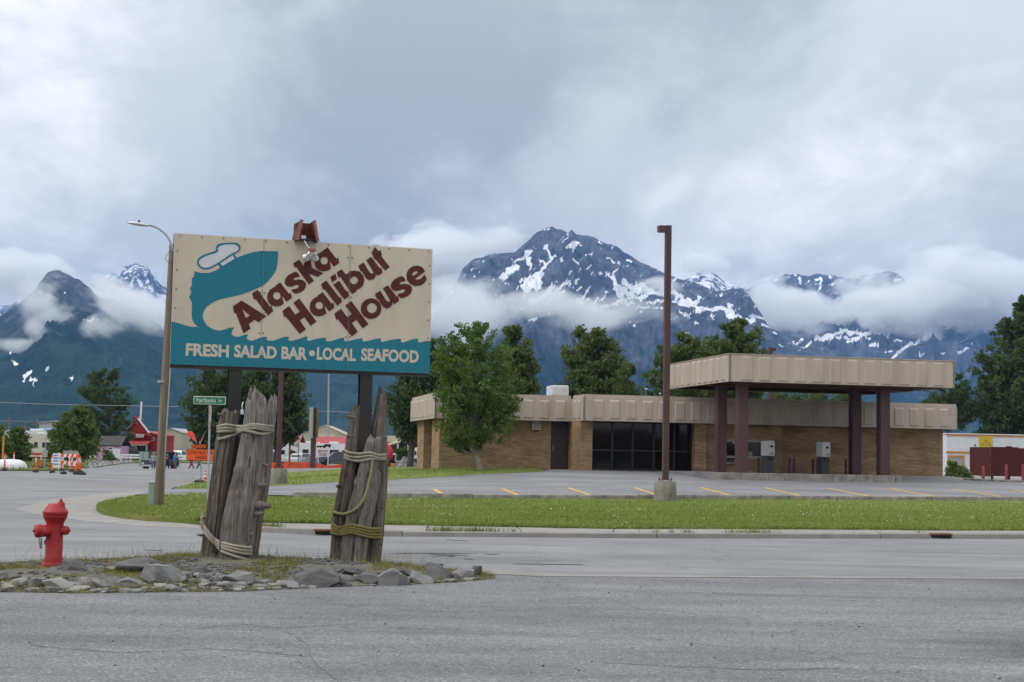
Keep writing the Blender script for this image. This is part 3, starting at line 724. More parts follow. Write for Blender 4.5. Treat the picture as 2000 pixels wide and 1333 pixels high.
road_poly = [(-75, -12), (60, -12), (60, 36)] + [(k.x, k.y + .3) for k in reversed(kerb_xy)] + G([(340, 1018), (250, 1000), (200, 985)]) + G([(250, 966), (330, 957)]) + cross_r + [(-26, 190), (-90, 190)]
structure(sheet('road', road_poly, 0.0, 'asphalt_road', 5.0), 'grey worn asphalt road')
lip = [(925, 1113), (960, 1113.5), (1000, 1116), (1040, 1121), (1100, 1123.5), (1250, 1125.2), (1600, 1127.5), (2000, 1130), (2300, 1131.5)]
lip_xy = G(lip)
apron = [(-75, -11.9)] + [(59, -11.9)] + [(59, lip_xy[-1][1])] + [tuple(p) for p in reversed(lip_xy)] + G([(860, 1118), (600, 1130), (300, 1135), (-100, 1138)]) + [(-75, 19.6)]
structure(sheet('apron', apron, 0.004, 'asphalt_apron', 3.0), 'coarse asphalt forecourt in the foreground')
# concrete gutter lip between forecourt and road
low = [(x, y + d) for (x, y), d in zip(lip, (8, 9, 8, 5.5, 4.0, 3.2, 2.8, 2.4, 2.2))]
structure(sheet('gutter', G(lip) + list(reversed(G(low))), 0.009, 'concrete', 3.0), 'pale concrete gutter strip between forecourt and road')
# lawn strip with its pointed end by the utility pole
lawn_lo = [(188, 988), (193, 993), (206, 999), (240, 1005), (288, 1010), (384, 1014), (496, 1018.5), (640, 1020), (745, 1023), (1060, 1028), (1200, 1031), (2000, 1034.8), (2300, 1036)]
lotk_px = [(572, 971), (700, 972), (1000, 974.4), (1200, 975), (1600, 976.6), (2000, 978), (2300, 979)]
lawn_hi = [(191, 984), (203, 979), (225, 974), (262, 968.5), (330, 964), (420, 962.5), (500, 963.5), (566, 965)]
lawn_poly = [tuple(p) for p in G(lawn_lo, .13)] + [tuple(p) for p in reversed(G(lotk_px, .13))] + [tuple(p) for p in reversed(G(lawn_hi, .13))]
structure(sheet('lawn', lawn_poly, .13, 'lawn', 3.0, thick=.14), 'mown lawn strip between the car park and the pavement')
def lot_off(P):
    return np.clip(.02 + .155 * (P[:, 0] + 17) / 9.0, .012, .175)
lotk_xy = [Vector((*p, 0)) for p in G(lotk_px, .13)]
lawn2_lo = [(341.6, 951.7), (400, 952.5), (460, 952), (518, 949.5), (615, 945), (665, 942), (750, 939), (858, 932.5), (950, 927), (1060, 922.5)]
lawn2_hi = [(350, 948), (373, 942), (410, 938.6), (460, 934), (511, 925), (559, 921), (602, 918.5), (671, 915.5), (750, 914), (815, 913)]
l2lo, l2hi = G(lawn2_lo, .16), G(lawn2_hi, .16)
lot_poly = [(k.x, k.y + .1) for k in lotk_xy] + [tuple(p) for p in reversed(G([(1074, 917), (1300, 920), (1850, 930), (1885, 934), (1950, 939), (2050, 941), (2300, 944)], .175))] \
    + [tuple(p) for p in reversed(l2lo)] + G([(315, 956.5), (262, 966), (330, 962), (420, 960), (500, 961.5), (560, 963.5)], .1)
structure(sheet('car_park', lot_poly, lot_off, 'asphalt_lot', 3.0, thick=.16), 'asphalt car park before the tan building')
lawn2_poly = [tuple(p) for p in l2lo] + [tuple(gp(1062, 919, .16)[:2])] + [tuple(p) for p in reversed(l2hi)]
structure(sheet('lawn', lawn2_poly, lambda P: np.clip(lot_off(P) + .012, .05, .19), 'lawn', 3.0, thick=.15), 'patchy lawn beside the brick building')
# far-left verge
vg = G([(-120, 917), (0, 917.5), (90, 917.5), (150, 916), (188, 912), (240, 905), (285, 900), (240, 897), (180, 896), (90, 893), (-150, 893)], .08)
structure(sheet('verge', vg, .08, 'verge', 5.0, thick=.1), 'rough grass verge across the junction')
gv = G([(150, 914.5), (190, 911), (245, 904), (300, 903), (330, 900), (300, 897.5), (232, 897), (175, 903)], .088)
structure(sheet('gravel_lot', gv, .088, 'asphalt_road', 5.0), 'worn gravel entrance to the red shop')
vg2 = G([(355, 903), (300, 903.5), (255, 903), (255, 899.5), (330, 899.5), (440, 902.5), (520, 904), (520, 906.5), (440, 906)], .09)
structure(sheet('verge', vg2, .09, 'verge', 5.0, thick=.06), 'narrow grass strip along the parked vehicles')

# ------------------------------------------------------------------ kerbs, pavement slabs, markings
def along(line, ds):
    """points every ds metres along a polyline, with left normals"""
    line = [Vector((p[0], p[1], 0)) for p in line]; out = []; acc = 0.0
    for a, b in zip(line[:-1], line[1:]):
        L = (b - a).length; d = (b - a) / L; k = acc
        while k < L:
            out.append((a + d * k, Vector((-d.y, d.x, 0)))); k += ds
        acc = k - L
    return out
def kerb_run(label, line, h, w, piece, m, name='kerb', base=0.0, seed=0, rnd=True):
    root = group_root(name, label)
    pts = along(line, piece / 4); rg = random.Random(seed); i = 0
    while i + 4 < len(pts):
        mb = MB(); seg = pts[i:i + 5]; wig = rg.uniform(-.012, .012); hh = h + rg.uniform(-.012, .012)
        rings = []
        for j, (p, nrm) in enumerate(seg):
            sh = 0.012 if j == 0 else (-0.012 if j == 4 else 0)
            d = (seg[1][0] - seg[0][0]).normalized()
            p = p + d * sh + nrm * wig
            z = T(p.x, p.y) + base
            rings.append([p + Vector((0, 0, z - .1)), p + nrm * .012 + Vector((0, 0, z + hh - .025)), p + nrm * .035 + Vector((0, 0, z + hh)), p + nrm * w + Vector((0, 0, z + hh)), p + nrm * w + Vector((0, 0, z - .1))])
        vs_ = [v for r_ in rings for v in r_]; fs = []
        for j in range(4):
            for k in range(5):
                fs.append((j * 5 + k, j * 5 + (k + 1) % 5, (j + 1) * 5 + (k + 1) % 5, (j + 1) * 5 + k))
        fs += [(4, 3, 2, 1, 0), tuple(20 + k for k in range(5))]
        mb.add(vs_, fs).build('kerb_stone', m, root); i += 4
    return root
kerb_run('weathered concrete kerb along the far side of the road', kerb_xy, .11, .17, 5.2, 'concrete', seed=1)
kerb_run('dark concrete kerb between lawn and car park', lotk_xy, .16, .18, 6.0, 'concrete_old', base=.12, seed=2)
pav = group_root('pavement', 'concrete slab pavement beside the lawn')
lawn_line = [Vector((*p, 0)) for p in G(lawn_lo[5:], .13)]
kp = along(kerb_xy, 1.9)
def near_pt(p, line):
    best = None
    for a, b in zip(line[:-1], line[1:]):
        d = b - a; t = max(0, min(1, (p - a).dot(d) / d.length_squared)); q = a + d * t
        if best is None or (q - p).length < (best - p).length: best = q
    return best
prev = None; rg = random.Random(4)
for p, nrm in kp:
    q = near_pt(p, lawn_line); p2 = p + nrm * .182
    if prev is not None:
        a, b = prev; e = (p2 - a).normalized() * .012; hgt = .105 + rg.uniform(-.006, .006)
        vs_ = []
        for v in (a + e, p2 - e, q - e, b + e): vs_.append(Vector((v.x, v.y, T(v.x, v.y) + hgt)))
        lo = [v - Vector((0, 0, .12)) for v in vs_]
        MB().add(vs_ + lo, [(0, 1, 2, 3), (0, 4, 5, 1), (1, 5, 6, 2), (2, 6, 7, 3), (3, 7, 4, 0)]).build('slab', 'concrete', pav)
    prev = (p2, q)
# corner ramp of plain concrete round the lawn's tip
ramp_px_lo = [(31, 994), (60, 1002), (130, 1013), (173, 1018), (240, 1024), (288, 1028), (394, 1031)]
ramp_px_hi = [(384, 1015), (288, 1010.5), (240, 1005.5), (206, 999.5), (192, 993), (187, 987), (191, 984), (203, 979), (225, 974), (262, 968), (300, 964.5), (285, 959), (240, 960), (216, 962), (163, 967), (96, 975), (48, 988)]
ramp_xy = [tuple(p) for p in G(ramp_px_lo, .01) + G(ramp_px_hi, .03)]
structure(sheet('pavement', ramp_xy, lambda P: .03 * np.clip(edge_dist(P, ramp_xy) / .5, 0.0, 1) + .006, 'concrete', .8, thick=.02), 'concrete corner ramp round the tip of the lawn')
marks = [((847, 956), (867, 966)), ((981, 954.8), (1011, 966.4)), ((1111, 953.2), (1155, 967.6)), ((1240, 953), (1286, 967.6)), ((1369, 952.4), (1432, 968.8)), ((1494, 952.8), (1565, 968.8)), ((1617, 953.6), (1698, 969.6)),
         ((1738, 954.4), (1825, 970)), ((1860, 955.6), (1957, 970.2)), ((1978, 957.2), (2080, 971))]
for a, b in marks:
    A, B = Vector((*gp(*a, .18)[:2], 0)), Vector((*gp(*b, .18)[:2], 0)); d = (B - A).normalized(); nn = Vector((-d.y, d.x, 0)) * .075
    B = B - d * .1
    po = [(A + nn)[:2], (A - nn)[:2], (B - nn)[:2], (B + nn)[:2]]
    o = sheet('parking_line', po, lambda P: lot_off(P) + .006, 'yellow_paint', 3.0); structure(o, 'yellow painted parking bay line')
# tar-filled cracks in the road
for px in ([(825, 1081), (850, 1083.5), (885, 1084.5), (915, 1086)], [(760, 1081.5), (830, 1081), (930, 1082.2)], [(842, 1087.5), (868, 1085.8), (890, 1087), (870, 1089)], [(870, 1054), (895, 1056.5), (915, 1057.5)],
           [(905, 1092), (925, 1094)], [(280, 1075), (320, 1076.5)], [(1000, 1102), (1080, 1103), (1140, 1103.2)], [(945, 1082.8), (975, 1083.4)]):
    L = smooth_line([gp(x, y, 0) for x, y in px], 5); up = []; dn = []
    for i, p in enumerate(L):
        wd = .05 * (1 - abs(2 * i / (len(L) - 1) - 1) ** 3) + .008 + random.Random(i).uniform(0, .02)
        up.append((p.x, p.y + wd)); dn.append((p.x, p.y - wd))
    structure(sheet('road_crack', up + dn[::-1], .005, 'tar', 9.0), 'tar-sealed crack in the road')
for px in ([(330, 1236), (470, 1222), (560, 1228), (700, 1218)], [(1020, 1170), (1050, 1178), (1085, 1184)], [(60, 1262), (240, 1276), (420, 1270), (600, 1284)], [(1180, 1296), (1300, 1302), (1500, 1310), (1640, 1306)], [(560, 1236), (600, 1262), (610, 1290), (660, 1333)], [(1330, 1158), (1480, 1164), (1600, 1172), (1720, 1176)], [(760, 1190), (900, 1196), (1000, 1192)]):
    L = smooth_line([gp(x, y, 0) for x, y in px], 9); up = []; dn = []
    for i, p in enumerate(L):
        wd = .004 + .007 * random.Random(i).random(); j = (random.Random(i * 3 + px[0][0]).random() - .5) * .06; up.append((p.x, p.y + j + wd)); dn.append((p.x, p.y + j - wd))
    structure(sheet('road_crack', up + dn[::-1], .008, 'tar', 9.0), 'thin wandering crack in the forecourt asphalt')
rq = np.random.RandomState(77); n = 2600; P = np.c_[rq.uniform(-8, 8, n), 8 + 13 * rq.rand(n)]; P = P[np.abs(P[:, 0] / P[:, 1]) < .36]; gv_, gf_ = ico(1); s_ = np.clip(rq.lognormal(-5.5, .5, len(P)), .002, .016)
tag(scatter_mesh('grit', np.c_[P, Tn(P) + .004 + s_ * .3], rq.uniform(0, 6, len(P)), s_, gv_ * np.array([1, .8, .6]), gf_, 'tar'), 'loose dark grit scattered on the forecourt', None, kind='stuff')
# storm-drain openings in the kerb
mat('rust', (.20, .09, .045), .9, .4, 14, .3)
mat('black_gap', (.012, .012, .012), .95, .1, 3)
for px in (1808, 632):
    p = near_pt(Vector((*gp(px, 1050, 0)[:2], 0)), kerb_xy); t_ = thing('storm_drain', 'rusty iron storm drain inlet set in the kerb ' + ('by the right edge' if px > 1000 else 'behind the right log cluster'), 'storm drain', (p.x, p.y, T(p.x, p.y)), PHI, 'kerb drain inlets')
    MB().box(-.24, .24, -.02, .1, .02, .075).build('opening', 'black_gap', t_)
    MB().bbox(-.27, .27, -.025, .16, .078, .118, .01).build('frame', 'rust', t_)

# ------------------------------------------------------------------ grass standing on the lawns
rs = np.random.RandomState(3)
blade_v = [(-.5, 0, 0), (.5, 0, 0), (0, 0, 1)]; blade_f = [(0, 1, 2)]
def lawn_blades(name, poly, off, dens_fn, n, h0, h1, m, label, w=.018):
    xs = [p[0] for p in poly]; ys = [p[1] for p in poly]
    P = np.c_[rs.uniform(min(xs), max(xs), n), rs.uniform(min(ys), max(ys), n)]
    P = P[in_poly(P, poly)]; k = rs.rand(len(P)) < dens_fn(P); P = P[k]
    z = Tn(P) + (off(P) if callable(off) else off)
    h = rs.uniform(h0, h1, len(P)); S = np.c_[np.full(len(P), w) * rs.uniform(.7, 1.6, len(P)), h, h]
    o = scatter_mesh(name, np.c_[P, z], rs.uniform(0, 6.28, len(P)), S, blade_v, blade_f, m, tilt=rs.normal(0, .35, (len(P), 2)))
    return tag(o, label, None, kind='stuff')
inview = lambda P: (np.abs(P[:, 0] / P[:, 1]) < .46)
lawn_blades('grass', lawn_poly, .125, lambda P: inview(P) * np.clip(1.25 - (P[:, 1] - 31) / 26, .25, 1), 470000, .022, .065, 'lawn_blades', 'short mown grass blades on the lawn strip', .02)
lawn_blades('grass', lawn2_poly, lambda P: lot_off(P), lambda P: inview(P) * .8, 60000, .03, .09, 'lawn_blades', 'short grass blades on the lawn beside the brick building', .03)
lawn_blades('grass', [tuple(p) for p in vg], .07, lambda P: inview(P) * .9, 40000, .08, .35, 'verge', 'unmown grass on the far verge', .06)
def edge_tufts(line, n, h0, h1, w, m, label, spread=.05, off=.1, clump=.5):
    pts = along(line, .05); c = fbm(np.arange(len(pts)) / 14.0, np.zeros(len(pts)), 3, 11)
    wgt = np.clip(c - clump, 0, 1); wgt = wgt / wgt.sum(); ii = rs.choice(len(pts), n, p=wgt)
    P = np.array([pts[i][0][:2] for i in ii]) + rs.normal(0, spread, (n, 2))
    P = P[inview(P)]; nn = len(P); h = rs.uniform(h0, h1, nn)
    o = scatter_mesh('weeds', np.c_[P, Tn(P) + off], rs.uniform(0, 6.28, nn), np.c_[np.full(nn, w), h, h], blade_v, blade_f, m, tilt=rs.normal(0, .45, (nn, 2)))
    return tag(o, label, None, kind='stuff')
edge_tufts([p + Vector((0, .17, 0)) for p in kerb_xy], 1600, .03, .16, .014, 'lawn_blades', 'weeds growing in the joint between kerb and pavement', .03, .10, .52)
edge_tufts(lawn_line, 9000, .04, .10, .02, 'lawn_blades', 'ragged grass along the lawn edge', .035, .11, .2)
# white clover heads
n = 9000
P = np.c_[rs.uniform(-12, 26, n), rs.uniform(30, 62, n)]; P = P[in_poly(P, lawn_poly) & inview(P)]
cl = fbm(P[:, 0] / 2.2, P[:, 1] / 1.6, 4, 21); P = P[(cl > .62) & (rs.rand(len(P)) < .38)]; nn = len(P)
iv, if_ = ico(1)
o = scatter_mesh('clover', np.c_[P, Tn(P) + .13 + rs.uniform(.04, .075, nn)], np.zeros(nn), rs.uniform(.008, .014, nn), iv, if_, 'clover'); tag(o, 'white clover flowers dotted through the lawn', None, kind='stuff')
# ------------------------------------------------------------------ restaurant sign
mat('sign_cream', (.59, .51, .40), .55, .05, 2.5, dirt=(.36, .29, .20), dirt_amt=.35, dirt_scale=2.0, stretch=(1, 1, .35))
mat('sign_teal', (.012, .175, .235), .5, .07, 2.5, dirt=(.01, .11, .15), dirt_amt=.4, dirt_scale=2.5, stretch=(1, 1, .3))
mat('sign_brown', (.085, .014, .012), .5, .1, 5)
mat('sign_white', (.62, .61, .64), .5, .05, 6)
mat('sign_letter', (.56, .49, .39), .55, .06, 8)
mat('dark_steel', (.022, .021, .022), .55, .3, 4, dirt=(.05, .03, .02), dirt_amt=.5, spec=.4)
mat('rusty_wood', (.105, .03, .02), .75, .3, 8, .2, stretch=(1, 1, .2), dirt=(.05, .02, .015), dirt_scale=4)
mat('rusty_wood_pale', (.30, .115, .08), .75, .2, 8, .2, dirt=(.15, .06, .04), dirt_scale=6)
mat('galvanised', (.50, .51, .52), .38, .15, 8, metal=.8)
mat('sign_seam', (.22, .22, .19), .7, .2, 9)
mat('screw', (.08, .06, .05), .6, .3, 20)
mat('chrome_lamp', (.75, .77, .78), .22, .06, 6, metal=.85)
sTL, sBL, sTR, sBR = at(341, 459, 21.4), at(331, 715, 21.4), at(845, 484, 22.6), at(839, 727, 22.6)
s_org = (sTL + sBL + sTR + sBR) / 4
s_u = ((sTR + sBR) - (sTL + sBL)); s_u.z = 0; s_u.normalize()
s_ang = math.atan2(s_u.y, s_u.x)
s_n = Vector((math.sin(s_ang), -math.cos(s_ang), 0))               # towards the camera
def S2(x, y):
    """photo pixel -> metres on the sign face (right, up from its centre)"""
    p = on_plane(x, y, s_org, s_n) - s_org
    return (p.dot(s_u), p.z)
c4 = [S2(341, 459), S2(845, 484), S2(839, 727), S2(331, 715)]
SX0, SX1 = (c4[0][0] + c4[3][0]) / 2, (c4[1][0] + c4[2][0]) / 2
SZ1, SZ0 = (c4[0][1] + c4[1][1]) / 2, (c4[2][1] + c4[3][1]) / 2
sign = thing('restaurant_sign', 'big cream and teal restaurant billboard on two dark steel posts', 'sign', (s_org.x, s_org.y, T(s_org.x, s_org.y)), s_ang)
sz = s_org.z - sign.location.z                                      # face centre above the ground
# each flat layer is a thin sheet standing a little further off the board
def face_layer(name, polys, y_front, m, thick=.002, parent=sign):
    me = curve_mesh(polys, thick)
    me.transform(Matrix.Translation((0, -y_front, sz)) @ XZ)
    return link(name, me, m, parent)
seams = [S2(512, 590)[0], S2(681, 600)[0]]
xs_ = [SX0] + seams + [SX1]
for i in range(3):
    MB().bbox(xs_[i] + (.0015 if i else 0), xs_[i + 1] - (.0015 if i < 2 else 0), -.006, .012, sz + SZ0, sz + SZ1, .002).build('face_panel', 'sign_cream', sign)
fr = MB()
fr.box(SX0 + .01, SX1 - .01, .013, .17, sz + SZ0 - .045, sz + SZ0 + .02); fr.box(SX0 + .01, SX1 - .01, .013, .15, sz + SZ1 - .06, sz + SZ1 - .004)
fr.box(SX0 + .01, SX0 + .07, .013, .15, sz + SZ0 + .02, sz + SZ1 - .06); fr.box(SX1 - .07, SX1 - .01, .013, .15, sz + SZ0 + .02, sz + SZ1 - .06)
fr.build('frame', 'dark_steel', sign)
MB().box(SX0 + .005, SX1 - .005, .151, .158, sz + SZ0 + .02, sz + SZ1 - .006).build('back_board', 'dark_steel', sign)
def A_(P): return [S2(380 + x / 6.346, 460 + y / 6.346) for x, y in P]
def B_(P): return [S2(600 + x / 4.938, 470 + y / 4.938) for x, y in P]
def Q_(P): return [S2(220 + x / 3.0303, 410 + y / 3.0303) for x, y in P]
def sm(P, n=4, closed=True):
    """round an outline a little"""
    P = [Vector((*p, 0)) for p in P]; out = []; N = len(P)
    for i in range(N):
        a, b, c, d = P[(i - 1) % N], P[i], P[(i + 1) % N], P[(i + 2) % N]
        for k in range(n):
            t = k / n; q = 0.5 * ((2 * b) + (c - a) * t + (2 * a - 5 * b + 4 * c - d) * t * t + (3 * b - a - 3 * c + d) * t ** 3); out.append((q.x, q.y))
    return out
def curve_open(P, n=4): return [(v.x, v.y) for v in smooth_line([(p[0], p[1], 0) for p in P], n)]
tail_l = curve_open(Q_([(346, 663), (360, 664), (390, 672), (430, 685), (470, 693), (507, 692)]))
body_l = []
for a in ([(507, 692), (485, 675), (470, 645), (467, 610), (470, 570), (465, 540), (452, 517)], [(452, 517), (464, 492), (457, 463)], [(457, 463), (468, 450), (469, 402)], [(469, 402), (480, 396), (485, 363)]):
    body_l += curve_open(Q_(a))[1:]
head = curve_open(A_([(5, 445), (60, 463), (130, 468), (200, 460), (260, 435), (320, 398), (420, 335), (520, 280), (600, 248), (700, 215), (800, 198), (840, 195)])) + A_([(940, 196), (1031, 198)])
jaw = curve_open(A_([(1031, 198), (1034, 250), (1027, 350), (1007, 430), (960, 510), (900, 580), (840, 625), (760, 665), (650, 710), (540, 745), (400, 775), (300, 800), (230, 830), (160, 880), (115, 940), (100, 1000), (115, 1060), (160, 1120), (220, 1160), (300, 1180), (360, 1170), (420, 1150), (460, 1143), (493, 1143)]))[1:]
waves = []
for wv in ([(493, 1143), (465, 1180), (458, 1220), (480, 1245), (540, 1257), (600, 1240), (640, 1230), (668, 1232)], [(668, 1232), (648, 1265), (655, 1290), (700, 1307), (750, 1295), (800, 1275), (850, 1262), (897, 1260)],
           [(897, 1260), (891, 1285), (905, 1303), (950, 1308), (1010, 1295), (1080, 1270), (1130, 1258), (1173, 1260)], [(1173, 1260), (1160, 1280), (1165, 1300), (1200, 1310), (1260, 1295), (1320, 1275), (1370, 1256), (1407, 1258)]):
    waves += curve_open(A_(wv), 3)[1:]
waves += curve_open([A_([(1407, 1258)])[0], A_([(1392, 1280)])[0], A_([(1400, 1303)])[0], A_([(1440, 1310)])[0]] + B_([(40, 962), (110, 945), (182, 938)]), 3)[1:]
for wv in ([(182, 938), (178, 960), (186, 972), (220, 972), (280, 955), (330, 940), (359, 940)], [(359, 940), (355, 965), (370, 973), (400, 970), (460, 955), (510, 945), (536, 946)], [(536, 946), (532, 968), (545, 975), (590, 968), (650, 952), (690, 946), (713, 948)],
           [(713, 948), (708, 970), (722, 979), (770, 968), (830, 955), (880, 949), (906, 953)], [(906, 953), (902, 975), (920, 985), (960, 972), (1010, 955), (1050, 949), (1071, 952)], [(1071, 952), (1067, 975), (1085, 985), (1130, 972), (1185, 970)]):
    waves += curve_open(B_(wv), 3)[1:]
eps = .0015
sea = tail_l + body_l + head[1:] + jaw + waves
sea = [(max(SX0 + eps, min(SX1 - eps, x)), y) for x, y in sea]
sea = [(SX0 + eps, sea[0][1])] + sea[1:] + [(SX1 - eps, sea[-1][1]), (SX1 - eps, SZ0 + eps), (SX0 + eps, SZ0 + eps)]
face_layer('fish_emblem', [sea], .0085, 'sign_teal')
hat_o = sm(A_([(30, 330), (50, 285), (100, 250), (180, 220), (240, 200), (266, 185), (263, 155), (285, 115), (350, 98), (460, 90), (520, 95), (560, 125), (570, 165), (550, 200), (510, 225), (450, 255), (380, 305), (310, 350), (250, 385), (190, 415), (130, 424), (80, 410), (45, 375)]), 3)
hat_i = sm(A_([(52, 335), (70, 300), (120, 268), (190, 240), (262, 220), (291, 193), (287, 165), (305, 140), (360, 118), (460, 112), (510, 120), (540, 145), (545, 170), (525, 195), (480, 218), (420, 250), (350, 300), (290, 340), (230, 372), (180, 395), (130, 402), (90, 392), (65, 365)]), 3)
hat = face_layer('chef_hat', [hat_i], .0085, 'sign_white')
face_layer('hat_outline', [hat_o, hat_i], .0115, 'sign_teal', parent=hat)
face_layer('hat_band', [A_([(317, 350), (474, 252), (497, 290), (342, 381)])], .0118, 'sign_white', parent=hat)
for q in ([(288, 366), (314, 350), (345, 384), (322, 400)], [(470, 250), (490, 238), (521, 281), (500, 294)]):
    face_layer('hat_band_edge', [A_(q)], .0125, 'sign_teal', parent=hat)
def circ(cx, cy_, r_, n=28): return [(cx + r_ * math.cos(6.2832 * k / n), cy_ + r_ * math.sin(6.2832 * k / n)) for k in range(n)]
def px_of(P, k, ox, oy): return [(ox + x / k, oy + y / k) for x, y in P]
a_o = px_of([(990, 632), (1060, 585), (1170, 728), (1190, 710), (1206, 775), (1140, 823), (1080, 748), (1105, 848), (1060, 874), (1005, 884), (950, 868), (912, 830), (898, 775), (905, 720), (935, 672), (975, 645), (1003, 638)], 6.346, 380, 460)
a_h = px_of(circ(1018, 750, 47), 6.346, 380, 460)
s_o = px_of([(1265, 455), (1300, 512), (1255, 522), (1228, 540), (1240, 557), (1290, 547), (1345, 560), (1375, 592), (1378, 632), (1350, 682), (1300, 712), (1242, 724), (1197, 678), (1245, 665), (1285, 648), (1292, 628), (1278, 615), (1245, 620), (1200, 637), (1145, 628), (1118, 595), (1120, 550), (1150, 505), (1205, 468)], 6.346, 380, 460)
H_o = px_of([(1088, 937), (1170, 878), (1246, 985), (1303, 945), (1223, 837), (1295, 783), (1510, 1070), (1437, 1122), (1360, 1015), (1303, 1055), (1378, 1165), (1303, 1222), (1128, 1005), (1110, 1018)], 6.346, 380, 460)
u_o = px_of([(492, 245), (543, 213), (598, 305), (615, 320), (632, 318), (638, 305), (568, 190), (615, 160), (700, 270), (712, 262), (725, 310), (680, 343), (661, 320), (660, 348), (640, 375), (602, 386), (568, 368), (525, 297), (512, 298)], 4.938, 600, 470)
sh = lambda P, dx, dy: [(x + dx, y + dy) for x, y in P]
LET = {
 'A': [px_of([(473, 882), (580, 808), (888, 1003), (790, 1078), (748, 1046), (670, 1098), (692, 1158), (605, 1213), (512, 960), (493, 968)], 6.346, 380, 460), px_of([(585, 912), (685, 993), (635, 1028)], 6.346, 380, 460)],
 'l': [px_of([(710, 720), (780, 675), (932, 885), (950, 872), (973, 940), (908, 993), (755, 790), (738, 800)], 6.346, 380, 460)],
 'a': [a_o, a_h], 's': [s_o],
 'k': [px_of([(1068, 318), (1103, 296), (1128, 333), (1135, 312), (1172, 298), (1178, 345), (1246, 376), (1216, 398), (1160, 380), (1190, 420), (1160, 443), (1085, 338), (1077, 345)], 3.0303, 220, 410)],
 'a2': [sh(a_o, 92.5, -68.4), sh(a_h, 92.5, -68.4)],
 'H': [H_o], 'a3': [sh(a_o, 83, 19.1), sh(a_h, 83, 19.1)],
 'l2': [px_of([(133, 422), (183, 387), (310, 552), (322, 545), (334, 592), (290, 632), (165, 470), (152, 478)], 4.938, 600, 470)],
 'i': [px_of([(250, 428), (305, 388), (376, 492), (388, 485), (402, 535), (358, 572)], 4.938, 600, 470), px_of([(222, 352), (270, 322), (284, 373), (238, 407)], 4.938, 600, 470)],
 'b': [px_of([(283, 308), (330, 278), (375, 330), (410, 300), (455, 290), (505, 302), (540, 340), (550, 390), (535, 440), (500, 468), (472, 478), (478, 488), (432, 517), (318, 352), (300, 362)], 4.938, 600, 470), px_of(circ(450, 385, 38), 4.938, 600, 470)],
 'u': [u_o], 't': [px_of([(618, 122), (650, 60), (685, 105), (705, 92), (720, 140), (712, 150), (795, 258), (750, 290), (655, 180), (648, 190), (632, 145)], 4.938, 600, 470)],
 'H2': [sh(H_o, 101.5, 5)], 'o': [px_of(circ(615, 658, 99), 4.938, 600, 470), px_of(circ(623, 653, 48), 4.938, 600, 470)],
 'u2': [sh(u_o, 160 / 4.938, 272 / 4.938)], 's2': [sh(s_o, 207, 8.5)],
 'e': [px_of([(1135, 300), (1110, 262), (1070, 243), (1020, 248), (975, 280), (955, 325), (960, 380), (990, 420), (1040, 442), (1095, 435), (1135, 405), (1152, 372), (1130, 330), (1100, 365), (1065, 380), (1038, 372)], 4.938, 600, 470), px_of([(1018, 345), (1012, 325), (1022, 308), (1042, 298), (1062, 300), (1068, 312)], 4.938, 600, 470)],
}
ROUND = {'s', 's2'}
for k, polys in LET.items():
    P = [[S2(*p) for p in q] for q in polys]
    if k in ROUND: P = [sm(P[0], 2)]
    face_layer('letter', P, .0125, 'sign_brown')
def word(s, x0, x1, ym, hpx, bold=.04):
    a, b = S2(x0, ym), S2(x1, ym + (x1 - x0) * .0275); hh = abs(S2(x0, ym - hpx / 2)[1] - S2(x0, ym + hpx / 2)[1])
    lettering(s, b[0] - a[0], hh, 'sign_letter', sign, ((a[0] + b[0]) / 2, -.013, sz + (a[1] + b[1]) / 2), 0, bold, 'lettering')
word('FRESH', 362.5, 447, 683.6, 25); word('SALAD', 457, 540.5, 686.6, 25); word('BAR', 549.5, 600, 689.8, 25)
word('LOCAL', 618.5, 694.5, 691.3, 25); word('SEAFOOD', 705, 817.5, 693.5, 25)
face_layer('bullet', [circ(*S2(609, 690.5), .043)], .013, 'sign_letter')
for x in seams:
    MB().box(x - .0022, x + .0022, -.0152, -.0148, sz + SZ0 + .01, sz + SZ1 - .01).build('seam', 'sign_seam', sign)
sc = MB()
rgs = random.Random(8)
scp = []
for x in np.linspace(SX0 + .08, SX1 - .06, 13): scp += [(x, SZ1 - .035), (x + rgs.uniform(-.03, .03), SZ0 + .05)]
for z in np.linspace(SZ0 + .25, SZ1 - .25, 6): scp += [(SX0 + .05, z), (SX1 - .04, z)]
for x in seams:
    for z in np.linspace(SZ0 + .2, SZ1 - .2, 6): scp += [(x - .03, z), (x + .03, z)]
for x, z in scp:
    sc.lathe([(.010, 0), (.010, .004), (.006, .006)], 8, Matrix.Translation((x, -.0125, sz + z)) @ Matrix.Rotation(math.pi / 2, 4, 'X'))
o = sc.build('screw', 'screw', sign); o['kind'] = 'stuff'
# posts: dark wide-flange beams
for pxx in (457.5, 713.5):
    p = on_plane(pxx, 760, s_org - s_n * .10, s_n) - s_org
    X = p.dot(s_u); mb = MB(); w_ = .088
    mb.box(X - w_, X + w_, .03, .045, -.3, sz + SZ0 + .3); mb.box(X - w_, X + w_, .19, .205, -.3, sz + SZ0 + .3); mb.box(X - .008, X + .008, .046, .189, -.3, sz + SZ0 + .3)
    mb.build('post', 'dark_steel', sign)
